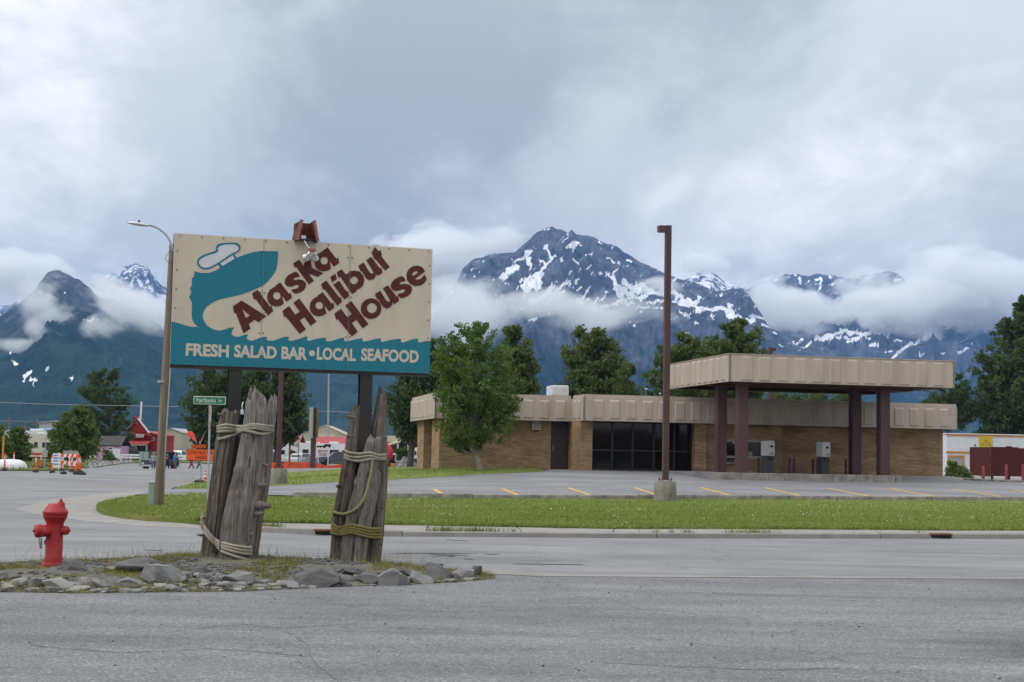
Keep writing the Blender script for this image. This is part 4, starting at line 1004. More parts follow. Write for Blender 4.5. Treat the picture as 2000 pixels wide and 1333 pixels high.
# hood and twin flood lamps on the top edge
hx = S2(596, 470)[0]; ztop = sz + SZ1
hd = MB()
for sx_, m_ in ((-1, 0), (1, 0)):
    M = Matrix.Translation((hx + sx_ * .145, -.02, ztop)) @ Matrix.Rotation(-sx_ * .2, 4, 'Y')
    hd.box(-.012, .012, -.16, .26, -.02, .285, M)
hd.build('hood_side', 'rusty_wood', sign)
hf = MB()
for sx_ in (-1, 1):
    M = Matrix.Translation((hx + sx_ * .145, -.19, ztop)) @ Matrix.Rotation(-sx_ * .2, 4, 'Y'); hf.box(-.02, .02, -.012, .008, -.02, .287, M)
hf.build('hood_edge', 'rusty_wood_pale', sign)
MB().box(hx - .125, hx + .125, .05, .26, ztop, ztop + .27).build('hood_back', 'rusty_wood', sign)
MB().box(hx - .16, hx + .17, -.17, .1, ztop + .001, ztop + .012).build('hood_floor', 'dark_steel', sign)
cond = MB().tube([(hx - .06, -.1, ztop + .04), (hx - .04, -.16, ztop - .02), (hx + .0, -.2, ztop - .10), (hx + .03, -.22, ztop - .13)], .013, 8)
cond.box(hx - .09, hx - .02, -.16, -.08, ztop + .012, ztop + .06)
cond.build('conduit', 'galvanised', sign)
lm = MB()
M0 = Matrix.Translation((hx + .06, -.23, ztop - .15)); lm.bbox(-.05, .05, -.03, .03, -.03, .02, .01, M0)
lm.build('lamp_box', 'rusty_wood_pale', sign)
for dx, rz_ in ((-.055, .5), (.06, -.4)):
    M = Matrix.Translation((hx + .06 + dx * .5, -.24, ztop - .18)) @ Matrix.Rotation(rz_, 4, 'Y') @ Matrix.Rotation(.9, 4, 'X')
    lm = MB().lathe([(.018, .0), (.02, -.06), (.05, -.105), (.062, -.13), (.062, -.14), (.045, -.145)], 16, M)
    lm.build('flood_lamp', 'chrome_lamp', sign, smooth=True)
jb = S2(735, 478)[0]
MB().bbox(jb - .045, jb + .045, .0, .08, ztop, ztop + .022, .006).build('bracket', 'galvanised', sign)
# ------------------------------------------------------------------ driftwood logs round the posts
def wood_mat(name, dark, light):
    m, n, l, b = new_mat(name); tcn = n.new('ShaderNodeTexCoord')
    def nz(scale, detail, rough, st):
        mp = n.new('ShaderNodeMapping'); mp.inputs['Scale'].default_value = st; l.new(tcn.outputs['Object'], mp.inputs[0])
        q = n.new('ShaderNodeTexNoise'); q.inputs['Scale'].default_value = scale; q.inputs['Detail'].default_value = detail; q.inputs['Roughness'].default_value = rough; q.inputs['Distortion'].default_value = .4
        l.new(mp.outputs[0], q.inputs['Vector']); return q.outputs[0]
    g = nz(48, 8, .68, (1, 1, .05)); g2 = nz(3.2, 6, .6, (1, 1, .35))
    r = n.new('ShaderNodeValToRGB'); els = r.color_ramp.elements
    els[0].position = .30; els[0].color = (*dark, 1); els[1].position = .72; els[1].color = (*light, 1)
    mid = tuple((a + c) / 2 * .95 for a, c in zip(dark, light)); e_ = els.new(.5); e_.color = (*mid, 1)
    l.new(g, r.inputs[0])
    r2 = n.new('ShaderNodeValToRGB'); r2.color_ramp.elements[0].position = .3; r2.color_ramp.elements[0].color = (.48, .40, .34, 1); r2.color_ramp.elements[1].position = .66; r2.color_ramp.elements[1].color = (1.12, 1.12, 1.14, 1)
    l.new(g2, r2.inputs[0])
    q = n.new('ShaderNodeMix'); q.data_type = 'RGBA'; q.blend_type = 'MULTIPLY'; q.inputs[0].default_value = 1; l.new(r.outputs[0], q.inputs[6]); l.new(r2.outputs[0], q.inputs[7])
    l.new(q.outputs[2], b.inputs['Base Color']); b.inputs['Roughness'].default_value = .9; b.inputs['Specular IOR Level'].default_value = .12
    bp = n.new('ShaderNodeBump'); bp.inputs['Strength'].default_value = .55; bp.inputs['Distance'].default_value = .010
    l.new(g, bp.inputs['Height']); l.new(bp.outputs[0], b.inputs['Normal'])
wood_mat('driftwood', (.068, .060, .054), (.36, .335, .305))
wood_mat('driftwood_brown', (.050, .040, .033), (.29, .25, .215))
LOGS = []
def z5(x, y): return 360 + x / 3.332, 720 + y / 3.332
def log(label, pts, Y, m='driftwood', seed=0, spike=.28, cracks=(), stubs=(), flat=.85):
    """pts: (zoom x, zoom y, zoom width) from the ground to the top"""
    C = []; Rr = []
    for x, y, w in pts:
        c = at(*z5(x, y), Y); C.append(c); Rr.append(w / 3.332 * Y / FPX / 2)
    LOGS.append(([(z5(x, y), w / 3.332) for x, y, w in pts], Y))
    base = C[0].copy(); base.z = min(base.z, T(base.x, base.y) + .02) - .1
    C[0] = base
    NR, NS = 84, 44; L = []
    # resample along the axis
    k = np.array([0] + list(np.cumsum([(C[i + 1] - C[i]).length for i in range(len(C) - 1)]))); tt = np.linspace(0, k[-1], NR)
    cx = [np.interp(tt, k, [c[j] for c in C]) for j in range(3)]; rr = np.interp(tt, k, Rr)
    ang = np.linspace(0, 2 * math.pi, NS, endpoint=False)
    A2, H2 = np.meshgrid(ang, tt)
    ca, sa = np.cos(A2), np.sin(A2)
    disp = (fbm(ca * 1.6 + H2 * .5 + seed, sa * 1.6 + seed, 4, seed) - .5) * .5 + (fbm(ca * 6 + seed * 3, sa * 6 + H2 * .35, 4, seed + 2, ridged=True) - .6) * .05 \
        + (fbm(ca * 14, sa * 14 + H2 * .9, 3, seed + 5) - .5) * .10
    for (a0, a1, h0, h1, dp_, wd) in cracks:                           # long drying cracks
        hn = H2 / k[-1]; ac = a0 + (a1 - a0) * np.clip((hn - h0) / (h1 - h0), 0, 1) + (fbm(H2 * 3.0, H2 * 0, 3, seed + 8) - .5) * .25
        dd = np.abs((A2 - ac + math.pi) % (2 * math.pi) - math.pi)
        disp -= dp_ * np.exp(-(dd / wd) ** 2) * ((hn > h0) & (hn < h1))
    rk_ = np.random.RandomState(seed)
    for _ in range(14):                                                 # knots
        a0, h0 = rk_.uniform(0, 6.283), rk_.uniform(0, k[-1]); dd = np.abs((A2 - a0 + math.pi) % (2 * math.pi) - math.pi); e2 = (dd / .28) ** 2 + ((H2 - h0) / .05) ** 2
        disp += rk_.uniform(.06, .2) * (np.exp(-e2) - .7 * np.exp(-e2 * 6))
    rad = rr[:, None] * (1 + disp)
    # broken, spiky top
    top = (fbm(ca * 2.4 + seed, sa * 2.4, 4, seed + 11)) ; top = (top - top.min()) / (top.max() - top.min() + 1e-9)
    tp = np.clip((H2 / k[-1] - (1 - spike)) / spike, 0, 1)
    drop = tp ** 1.3 * (1 - top) * spike * k[-1] * .85
    X = cx[0][:, None] + ca * rad; Yv = cx[1][:, None] + sa * rad * flat; Z = np.repeat(cx[2][:, None], NS, 1) - drop
    Vv = np.stack([X, Yv, Z], -1).reshape(-1, 3)
    Vv = np.r_[Vv, [[cx[0][-1], cx[1][-1], Z[-1].mean() - .06], [cx[0][0], cx[1][0], Z[0].mean()]]]
    idx = np.arange(NR * NS).reshape(NR, NS); nx = np.roll(idx, -1, 1)
    F = np.stack([idx[:-1], nx[:-1], nx[1:], idx[1:]], -1).reshape(-1, 4).tolist()
    F += [(int(idx[-1, j]), int(nx[-1, j]), NR * NS) for j in range(NS)] + [(int(nx[0, j]), int(idx[0, j]), NR * NS + 1) for j in range(NS)]
    t_ = thing('log', label, 'log', (base.x, base.y, base.z + .1), 0, 'driftwood logs tied round the sign posts')
    off = Vector(t_.location)
    me = bpy.data.meshes.new('trunk'); me.from_pydata((Vv - np.array(off)).tolist(), [], F); me.validate()
    link('trunk', me, m, t_, auto=50)
    for (x, y, dx, dz, ln, r_) in stubs:
        p = at(*z5(x, y), Y - .06) - off; d = Vector((dx, -.35, dz)).normalized()
        n_ = 7; P = [p - d * .1 + d * (ln + .1) * i / n_ for i in range(n_ + 1)]; rs_ = [r_ * (1.5 - .75 * (i / n_) + .14 * math.sin(i * 2.1 + x)) for i in range(n_ + 1)]
        mb = MB().tube(P, rs_, 10); mb.build('branch_stub', m, t_, smooth=True)
    return t_
YL = 21.35
log('grey driftwood log with a flat broken top at the far left of the left cluster', [(165, 1242, 128), (195, 1000, 126), (232, 720, 122), (268, 480, 118), (300, 255, 112)], YL + .16, 'driftwood_brown', 3, .06, [(3.9, 4.15, .0, .97, .35, .10), (5.2, 5.0, .1, .8, .2, .07)], [(105, 1085, -1, .1, .05, .016), (238, 300, -1, .2, .05, .02)])
log('thick pale grey driftwood log with a pointed top in the middle of the left cluster', [(332, 1246, 200), (355, 1000, 205), (390, 820, 205), (425, 640, 190), (445, 450, 165), (462, 300, 150), (464, 205, 136), (462, 145, 108), (458, 112, 66)], YL - .12, 'driftwood', 11, .11, [(4.9, 5.0, .55, 1.0, .25, .06), (5.6, 5.5, 0, .6, .22, .08), (4.2, 4.3, .05, .5, .14, .05)],
    [(400, 425, .25, -.5, .10, .045), (490, 760, 1, .05, .10, .035), (505, 890, 1, -.05, .13, .045), (480, 945, 1, .1, .09, .03), (530, 630, 1, -.2, .05, .022), (430, 1080, 1, .1, .03, .03), (310, 950, -.2, .0, .03, .03)])
log('thin splintered driftwood log with a bent tip on the right of the left cluster', [(412, 1240, 95), (450, 1000, 105), (495, 780, 105), (528, 560, 95), (550, 380, 80), (566, 270, 68), (576, 205, 56), (586, 158, 40)], YL + .22, 'driftwood', 23, .12, [(4.6, 4.6, .3, .9, .25, .09)], [])
YR = 22.35
log('slim brown driftwood log leaning at the left of the right cluster', [(998, 1276, 96), (1012, 1000, 100), (1048, 800, 100), (1082, 600, 96), (1105, 420, 82), (1118, 300, 74), (1122, 228, 58)], YR + .02, 'driftwood_brown', 31, .05, [(4.3, 4.6, .1, .9, .3, .10)], [(1085, 315, -1, .1, .09, .022), (1020, 765, -1, -.1, .07, .026), (985, 945, -1, -.2, .04, .035), (1070, 440, -1, 0, .03, .03)])
log('pale cracked driftwood log leaning in the middle of the right cluster', [(1085, 1276, 130), (1105, 1080, 138), (1140, 900, 138), (1175, 740, 132), (1205, 600, 126), (1228, 500, 115), (1245, 425, 85)], YR - .24, 'driftwood', 37, .07, [(4.8, 5.0, .0, .72, .5, .07)], [(1070, 1110, -.2, 0, .02, .03), (1150, 660, -.2, .1, .02, .03)])
log('short pale driftwood log with a cut top wedged before the right cluster', [(1150, 1240, 50), (1160, 1080, 80), (1190, 940, 88), (1218, 800, 84), (1240, 700, 70), (1250, 645, 50)], YR - .18, 'driftwood', 43, .08, [(4.4, 4.5, .1, .9, .2, .08)], [])
log('tall dark driftwood log tapering to a spire on the right of the right cluster', [(1222, 1276, 92), (1245, 1080, 96), (1258, 900, 92), (1266, 720, 100), (1262, 560, 120), (1258, 430, 108), (1272, 300, 82), (1284, 190, 62), (1286, 106, 40)], YR + .12, 'driftwood_brown', 53, .07, [(4.5, 4.5, .3, .9, .3, .09)], [(1300, 590, 1, .05, .03, .03), (1283, 905, 1, .1, .03, .025), (1308, 450, 1, 0, .025, .025), (1275, 1140, 1, 0, .03, .02), (1240, 880, .3, .1, .03, .03)])

# ------------------------------------------------------------------ ropes
def rope_mat(name, c):
    m = mat(name, c, .85, .25, 40, .3)
    return m
rope_mat('rope_grey', (.29, .26, .205)); rope_mat('rope_olive', (.20, .165, .055)); rope_mat('rope_yellow', (.27, .245, .12))
def front_Y(px, py, lo, hi):
    best = None
    for pts, Y in LOGS[lo:hi]:
        ys = [p[0][1] for p in pts][::-1]; xs_ = [p[0][0] for p in pts][::-1]; ws = [p[1] for p in pts][::-1]
        if py < ys[0] or py > ys[-1] + 20: continue
        c = np.interp(py, ys, xs_); w = np.interp(py, ys, ws) / 2
        d = (px - c) / w
        if abs(d) < 1.0:
            y = Y - .85 * (w * Y / FPX) * math.sqrt(1 - d * d) * 1.12
            best = y if best is None else min(best, y)
    return best
def rope_tube(mb, P, r_, n=9, pitch=.045):
    P = [Vector(p) for p in P]; k = 0.0; prev = None; vs_ = []; fs = []
    for i, p in enumerate(P):
        d = (P[min(i + 1, len(P) - 1)] - P[max(i - 1, 0)]).normalized()
        a = d.orthogonal().normalized() if prev is None else (prev - d * prev.dot(d)).normalized()
        prev = a; b = d.cross(a)
        if i: k += (P[i] - P[i - 1]).length
        for j in range(n):
            an = 2 * math.pi * j / n; rr_ = r_ * (1 + .16 * math.cos(3 * (an - 2 * math.pi * k / pitch / 3)))
            vs_.append(p + (a * math.cos(an) + b * math.sin(an)) * rr_)
    for i in range(len(P) - 1):
        for j in range(n): fs.append((i * n + j, i * n + (j + 1) % n, (i + 1) * n + (j + 1) % n, (i + 1) * n + j))
    fs += [tuple(range(n - 1, -1, -1)), tuple((len(P) - 1) * n + j for j in range(n))]
    mb.add(vs_, fs)
def resample(P, ds):
    P = [Vector(p) for p in P]; k = [0]
    for a, b in zip(P[:-1], P[1:]): k.append(k[-1] + (b - a).length)
    n_ = max(4, int(k[-1] / ds)); t_ = np.linspace(0, k[-1], n_)
    return [Vector((np.interp(q, k, [p[j] for p in P]) for j in range(3))) for q in t_]
def rope(label, wraps, lo, hi, Yb, m, r_=.021, ring=True, name='rope'):
    pts0 = at(*z5(*wraps[0][0]), Yb)
    t_ = thing(name, label, 'rope', (pts0.x, pts0.y, pts0.z), 0)
    off = Vector(t_.location)
    for wpts in wraps:
        L2 = smooth_line([(x, y, 0) for x, y in wpts], 14); P = []; yv = []
        for v in L2:
            x, y = z5(v.x, v.y); f = front_Y(x, y, lo, hi); yv.append(f)
        vals = [v if v is not None else Yb for v in yv]
        # a taut rope bridges the hollows between logs
        arr = np.array(vals); n_ = len(arr)
        for it in range(60):
            mid = (np.r_[arr[0], arr[:-1]] + np.r_[arr[1:], arr[-1]]) / 2; arr = np.minimum(arr, np.minimum(np.array(vals), mid + .002))
        for v, Yq in zip(L2, arr):
            P.append(at(*z5(v.x, v.y), Yq - r_ * .9))
        if ring:
            a, b = P[0], P[-1]; back = []
            for i in range(1, 12):
                s = i / 12; q = b.lerp(a, s); back.append(Vector((q.x + (.06 if s < .5 else -.06) * math.sin(math.pi * s), q.y + .62 * math.sin(math.pi * s) + .02, q.z)))
            P = P + back + [P[0]]
        mb = MB(); rope_tube(mb, [p - off for p in resample(P, .014)], r_)
        mb.build('turn', m, t_, smooth=True)
    return t_
rope('thick grey rope wound round the top of the left log cluster', [[(215, 380), (270, 368), (335, 376), (390, 378), (440, 364), (510, 372), (575, 378)], [(216, 395), (280, 388), (345, 398), (400, 384), (445, 372), (520, 388), (573, 392)], [(217, 412), (290, 408), (345, 410), (400, 396), (460, 390), (520, 400), (573, 403)], [(222, 460), (270, 450), (335, 428), (385, 404), (440, 414), (500, 428), (550, 420), (576, 404)]], 0, 3, YL + .12, 'rope_grey')
rope('grey rope wound round the foot of the left log cluster', [[(113, 968), (125, 1015), (160, 1070), (215, 1122), (290, 1146), (360, 1160), (432, 1168)], [(108, 1000), (128, 1050), (170, 1105), (220, 1142), (300, 1166), (370, 1182), (434, 1188)], [(112, 1015), (135, 1070), (180, 1125), (230, 1160), (310, 1188), (380, 1203), (432, 1208)], [(118, 990), (140, 1045), (190, 1120), (240, 1185), (310, 1215), (370, 1235), (425, 1252)]], 0, 3, YL + .12, 'rope_grey')
rope('grey rope wound round the waist of the right log cluster', [[(1046, 534), (1070, 548), (1140, 556), (1210, 550), (1260, 565), (1308, 562)], [(1044, 562), (1080, 576), (1150, 578), (1215, 570), (1262, 584), (1308, 580)], [(1044, 580), (1085, 598), (1150, 602), (1215, 590), (1262, 590), (1308, 592)]], 3, 7, YR + .05, 'rope_grey')
rope('olive rope wound round the foot of the right log cluster', [[(962, 1010), (1000, 1036), (1045, 1030), (1085, 1018), (1140, 1028), (1205, 1042), (1280, 1044)], [(960, 1030), (1000, 1052), (1045, 1046), (1085, 1036), (1140, 1046), (1205, 1060), (1280, 1060)], [(960, 1048), (1000, 1066), (1045, 1062), (1085, 1052), (1140, 1064), (1205, 1080), (1280, 1080)], [(958, 1066), (1000, 1082), (1045, 1078), (1085, 1068), (1140, 1082), (1205, 1098), (1280, 1100)]], 3, 7, YR + .05, 'rope_olive')
rope('yellowed loose rope end hanging down the front of the right log cluster', [[(1224, 594), (1220, 650), (1206, 720), (1175, 830), (1140, 890), (1090, 932), (1030, 948), (975, 936)]], 3, 7, YR + .0, 'rope_yellow', ring=False)
p = at(*z5(377, 283), YL + .2); tb = thing('light_sensor', 'small white sensor box on a bracket behind the left logs', 'sensor', p)
MB().bbox(-.022, .022, -.02, .02, -.04, .03, .006).build('case', 'sign_white', tb); MB().tube([(0, 0, .03), (-.01, .02, .09), (.0, .05, .14)], .006, 6).build('bracket', 'galvanised', tb)

# ------------------------------------------------------------------ planting bed with rocks
mat('bed_soil', (.12, .115, .104), .95, .4, 9, .8, dirt=(.15, .135, .035), dirt_amt=.9, dirt_scale=1.6, bscale=60)
mat('slate', (.19, .19, .19), .8, .28, 5, .5, stretch=(1, 1, 4), dirt=(.16, .14, .10), dirt_amt=.5, dirt_scale=3, bscale=25)
mat('slate_dark', (.105, .10, .098), .8, .3, 5, .5, stretch=(1, 1, 5), dirt=(.11, .10, .08), dirt_amt=.5, dirt_scale=3, bscale=25)
mat('stone_pale', (.27, .26, .235), .85, .22, 6, .4, dirt=(.14, .125, .09), dirt_amt=.6, dirt_scale=3, bscale=30)
mat('gravel', (.135, .135, .138), .9, .45, 30)
grass_mat('dry_grass', (.13, .15, .03), (.23, .215, .05), (.34, .28, .12), 3)
bed_px_f = [(-160, 1155), (0, 1157), (150, 1160), (300, 1158), (480, 1156), (620, 1149), (800, 1143), (890, 1138), (935, 1134), (968, 1130)]
bed_px_b = [(955, 1124), (920, 1115), (830, 1108), (745, 1099), (640, 1094), (500, 1088), (380, 1088), (280, 1091), (120, 1099), (0, 1104), (-160, 1106)]
bed_poly = [tuple(p) for p in G(bed_px_f)] + [tuple(p) for p in G(bed_px_b)]
def bed_off(P):
    P = np.asarray(P); d = edge_dist(P, bed_poly); s = np.clip(d / 1.5, 0, 1); s = s * s * (3 - 2 * s)
    e = np.clip(d / .25, 0, 1)
    return .01 + s * .075 + e * ((fbm(P[:, 0] * 1.1, P[:, 1] * 1.1, 4, 41) - .5) * .13 + (fbm(P[:, 0] * 6, P[:, 1] * 6, 3, 44) - .5) * .05)
structure(sheet('planting_bed', bed_poly, bed_off, 'bed_soil', .16, smooth=True), 'low gravelly bed under the restaurant sign')
def bz(x, y): return T(x, y) + float(bed_off(np.array([[x, y]]))[0])
def gbed(px, py):
    """where a photo pixel meets the bed"""
    p = gp(px, py, .08)
    for _ in range(3):
        o_ = float(bed_off(np.array([[p.x, p.y]]))[0]) if in_poly(np.array([[p.x, p.y]]), bed_poly)[0] else 0.0
        p = gp(px, py, o_)
    return p
def rock_mesh(seed, sx, sy, sz_, cuts=11, ang=1.0):
    rg = random.Random(seed); bm = bmesh.new(); bmesh.ops.create_cube(bm, size=2)
    for i in range(cuts):
        d = Vector((rg.gauss(0, 1), rg.gauss(0, 1), rg.gauss(0, .8))).normalized(); q = rg.uniform(.62, .98)
        r_ = bmesh.ops.bisect_plane(bm, geom=bm.verts[:] + bm.edges[:] + bm.faces[:], plane_co=d * q, plane_no=d, clear_outer=True)
        ed = [e for e in r_['geom_cut'] if isinstance(e, bmesh.types.BMEdge)]
        try: bmesh.ops.contextual_create(bm, geom=ed)
        except Exception: pass
    bmesh.ops.triangulate(bm, faces=bm.faces[:]); bmesh.ops.subdivide_edges(bm, edges=bm.edges[:], cuts=1, use_grid_fill=True); bmesh.ops.smooth_vert(bm, verts=bm.verts[:], factor=.14, use_axis_x=True, use_axis_y=True, use_axis_z=True)
    for v in bm.verts:
        n_ = mnoise.noise(v.co * 2.2 + Vector((seed, 0, 0))) * .09 + mnoise.noise(v.co * 6 + Vector((0, seed, 0))) * .035
        v.co += v.co.normalized() * n_
        v.co = Vector((v.co.x * sx, v.co.y * sy, v.co.z * sz_))
    bmesh.ops.recalc_face_normals(bm, faces=bm.faces[:])
    me = bpy.data.meshes.new('rock'); bm.to_mesh(me); bm.free(); return me
ROCKS = [  # photo x, foot y, width, height px, material, tilt, label
 (137, 1113, 50, 22, 'slate_dark', .0, 'dark pyramid-shaped rock beside the hydrant base'), (256, 1120, 120, 30, 'slate_dark', -.1, 'long dark jagged slate slab between hydrant and boulder'),
 (311, 1146, 76, 36, 'slate', .05, 'largest smooth grey boulder at the front of the bed'), (167, 1146, 50, 21, 'stone_pale', .1, 'pale squarish rock in the front row left of the largest boulder'),
 (32, 1148, 44, 18, 'stone_pale', 0, 'pale rock near the left picture edge in the front row'), (107, 1149, 54, 19, 'stone_pale', -.05, 'flat pale rock in the front row below the hydrant'),
 (193, 1150, 34, 13, 'slate', .1, 'small grey rock just right of the pale squarish rock'), (246, 1148, 68, 18, 'slate', .03, 'long flat grey rock left of the largest boulder'),
 (3, 1144, 16, 14, 'slate', 0, 'small rock cut by the left picture edge'), (67, 1148, 27, 16, 'slate', .2, 'small dark-grey rock between two pale front rocks'),
 (386, 1125, 38, 19, 'slate_dark', .15, 'dark wedge rock behind the cluster of pebbles'), (460, 1137, 58, 21, 'slate', -.08, 'flat grey slab in front of the left log cluster'),
 (615, 1141, 84, 40, 'slate_dark', -.12, 'large dark layered slate block between the log clusters'), (558, 1144, 52, 14, 'slate', .06, 'thin grey slab at the foot of the slate block'),
 (509, 1141, 42, 12, 'slate', 0, 'thin grey slab below the left log cluster'), (692, 1133, 44, 13, 'slate_dark', .1, 'thin dark slab in front of the right log cluster'),
 (730, 1138, 62, 18, 'slate_dark', .14, 'slanting dark slab left of the blunt boulder'), (768, 1145, 54, 33, 'slate', -.1, 'blunt rounded grey boulder right of the logs'),
 (818, 1141, 52, 22, 'slate', .2, 'tilted grey rock between blunt boulder and long slab'), (856, 1135, 66, 34, 'slate', .3, 'long tilted grey slab near the right end of the bed'),
 (906, 1135, 46, 31, 'slate', -.25, 'pointed grey rock near the right end of the bed'), (928, 1129, 24, 16, 'slate_dark', .0, 'small dark rock at the right tip of the bed'),
 (852, 1111, 22, 9, 'slate_dark', .0, 'small brown flat rock behind the long tilted slab'), (660, 1130, 18, 16, 'slate', .2, 'small upright rock right of the slate block'),
 (470, 1135, 24, 16, 'slate_dark', 0, 'small dark rock behind the flat slab'), (357, 1097, 14, 7, 'slate_dark', 0, 'small black lump left of the left log cluster'), (376, 1098, 14, 6, 'slate_dark', 0, 'tiny black lump touching the left log cluster'),
 (527, 1093, 13, 9, 'slate_dark', .3, 'small black lump right of the left log cluster'), (215, 1112, 34, 10, 'slate', 0, 'flat grey rock behind the long jagged slab'),
 (705, 1142, 30, 10, 'slate', .1, 'flat small rock left of the slanting slab'), (792, 1131, 26, 12, 'slate_dark', -.2, 'dark thin rock behind the blunt boulder'), (880, 1139, 26, 9, 'slate', 0, 'small flat rock at the foot of the tilted slab')]
for i, (x, y, w, h, m_, tl, lab) in enumerate(ROCKS):
    p = gbed(x, y); k = p.y / FPX; sx, sz_ = w * k * .56, h * k * .72
    sy = min(sx * .75, .35)
    me = rock_mesh(100 + i, sx, sy, sz_, 12 if m_ != 'slate_dark' else 14)
    o = link('rock', me, m_); o.location = (p.x, p.y + sy * .75, 0); o.rotation_euler = (.0, tl, random.Random(i).uniform(-.3, .3))
    o.location.z = bz(p.x, p.y + .1) + sz_ * .30 if in_poly(np.array([[p.x, p.y + .1]]), bed_poly)[0] else p.z + sz_ * .30
    tag(o, lab, 'rock', 'rocks edging the bed')
PEB = [(355, 1131), (372, 1126), (358, 1137), (375, 1138), (390, 1133), (401, 1131), (417, 1136), (383, 1128), (409, 1127), (366, 1133), (428, 1131), (396, 1139)]
pm = [rock_mesh(300 + i, .055, .05, .038, 9) for i in range(4)]
for m_ in pm: m_.materials.append(MATS['slate'])
for i, (x, y) in enumerate(PEB):
    p = gbed(x, y); rg = random.Random(i); o = bpy.data.objects.new('pebble', pm[i % 4]); COL.objects.link(o); s = rg.uniform(.8, 1.35)
    o.location = (p.x, p.y, bz(p.x, p.y) + .02); o.scale = (s, s, s); o.rotation_euler = (0, 0, rg.uniform(0, 6))
    tag(o, 'rounded grey pebble in the cluster right of the largest boulder', 'pebble', 'pebbles beside the largest boulder')
# mid-sized broken stones packed between the rocks
rk2 = np.random.RandomState(19); fl_ = along([Vector((*p, 0)) for p in G([(-120, 1146), (60, 1150), (200, 1151), (330, 1150), (470, 1147), (600, 1144), (740, 1141), (860, 1136), (930, 1131)], .05)], .03)
for v_ in range(3):
    me = rock_mesh(500 + v_, 1, .85, .6, 10); bv_ = np.array([q.co[:] for q in me.vertices]); bf_ = np.array([list(q.vertices) for q in me.polygons if len(q.vertices) == 3]); n = 90
    ii = rk2.randint(0, len(fl_), n); P = np.array([fl_[i][0][:2] for i in ii]) + np.c_[rk2.normal(0, .1, n), np.abs(rk2.normal(0, .45, n)) - .05]; P = P[in_poly(P, bed_poly)]; s_ = np.clip(rk2.lognormal(-3.1, .4, len(P)), .02, .10)
    tag(scatter_mesh('stones', np.c_[P, Tn(P) + bed_off(P) + s_ * .12], rk2.uniform(0, 6.28, len(P)), np.c_[s_ * 1.3, s_, s_ * rk2.uniform(.5, .9, len(P))], bv_, bf_, ('slate', 'slate_dark', 'stone_pale')[v_], tilt=rk2.normal(0, .2, (len(P), 2))), ('grey', 'dark', 'pale')[v_] + ' broken stones packed between the larger rocks', None, kind='stuff')
# loose stone chips and grass on the bed
n = 16000
xs_ = [p[0] for p in bed_poly]; ys_ = [p[1] for p in bed_poly]
P = np.c_[rs.uniform(-8, max(xs_), n), rs.uniform(min(ys_), max(ys_), n)]; P = P[in_poly(P, bed_poly)]
g_ = fbm(P[:, 0] * .8, P[:, 1] * 1.2, 4, 61); P = P[g_ > .47]; nn = len(P)
iv, if_ = ico(1); iv = iv * (1 + rs.uniform(-.25, .25, (len(iv), 1))) * np.array([1, .8, .55])
sz_a = np.clip(rs.lognormal(-4.3, .5, nn), .006, .045)
tag(scatter_mesh('gravel', np.c_[P, Tn(P) + bed_off(P) + sz_a * .3], rs.uniform(0, 6.28, nn), sz_a, iv, if_, 'gravel'), 'loose slate chips on the bed', None, kind='stuff')
n = 110000
P = np.c_[rs.uniform(-8, max(xs_), n), rs.uniform(min(ys_) - .1, max(ys_) + .1, n)]
d = edge_dist(P, bed_poly); ins = in_poly(P, bed_poly)
g_ = fbm(P[:, 0] * 1.3, P[:, 1] * 1.3, 4, 71) + np.where(P[:, 0] < -3.6, .05, -.04) + .12 * np.exp(-(d / .3) ** 2)
k = ((ins) | (d < .06)) & (g_ > .515) & (rs.rand(n) < np.clip((g_ - .46) * 6, 0, 1)); P = P[k]; nn = len(P)
h = rs.lognormal(-3.2, .45, nn); h = np.clip(h, .015, .16)
tag(scatter_mesh('grass', np.c_[P, Tn(P) + np.where(in_poly(P, bed_poly), bed_off(P), 0) - .005], rs.uniform(0, 6.28, nn), np.c_[np.full(nn, .007), h, h], blade_v, blade_f, 'dry_grass', tilt=rs.normal(0, .6, (nn, 2))), 'thin yellowish grass growing on the bed', None, kind='stuff')
# taller stalks at the back of the bed
n = 420; t_ = rs.rand(n); bl = along([Vector((*p, 0)) for p in G([(60, 1098), (300, 1090), (480, 1088), (640, 1096), (780, 1103), (840, 1108)], .1)], .05)
ii = (t_ * (len(bl) - 1)).astype(int); P = np.array([bl[i][0][:2] for i in ii]) + rs.normal(0, .14, (n, 2)); h = rs.uniform(.08, .32, n)
tag(scatter_mesh('weeds', np.c_[P, Tn(P) + .08], rs.uniform(0, 6.28, n), np.c_[np.full(n, .006), h, h], blade_v, blade_f, 'dry_grass', tilt=rs.normal(0, .3, (n, 2))), 'thin dry stalks along the back of the bed', None, kind='stuff')

# ------------------------------------------------------------------ hydrant
mat('hydrant_red', (.33, .014, .018), .5, .22, 7, .12, dirt=(.13, .02, .018), dirt_amt=.75, dirt_scale=5, spec=.4, bscale=60)
mat('chain_iron', (.06, .05, .05), .6, .3, 20)
hp = at(104, 1108, 19.8); hz0 = bz(hp.x, hp.y)
hy = thing('fire_hydrant', 'red fire hydrant standing at the left end of the rock bed', 'fire hydrant', (hp.x, hp.y, hz0 - .01), 0)
k = 19.8 / FPX / 8.333
zz = lambda y: (1232 - y) * k
MB().lathe([(.150, -.06), (.152, zz(1225)), (.156, zz(1215)), (.156, zz(1160)), (.150, zz(1148)), (.118, zz(1140))], 32).build('base_flange', 'hydrant_red', hy, auto=35)
MB().lathe([(.117, zz(1145)), (.113, zz(1060)), (.110, zz(1045)), (.1075, zz(1040)), (.1065, zz(640)), (.1065, zz(560)), (.110, zz(520)), (.122, zz(480)), (.140, zz(440))], 36).build('barrel', 'hydrant_red', hy, auto=35)
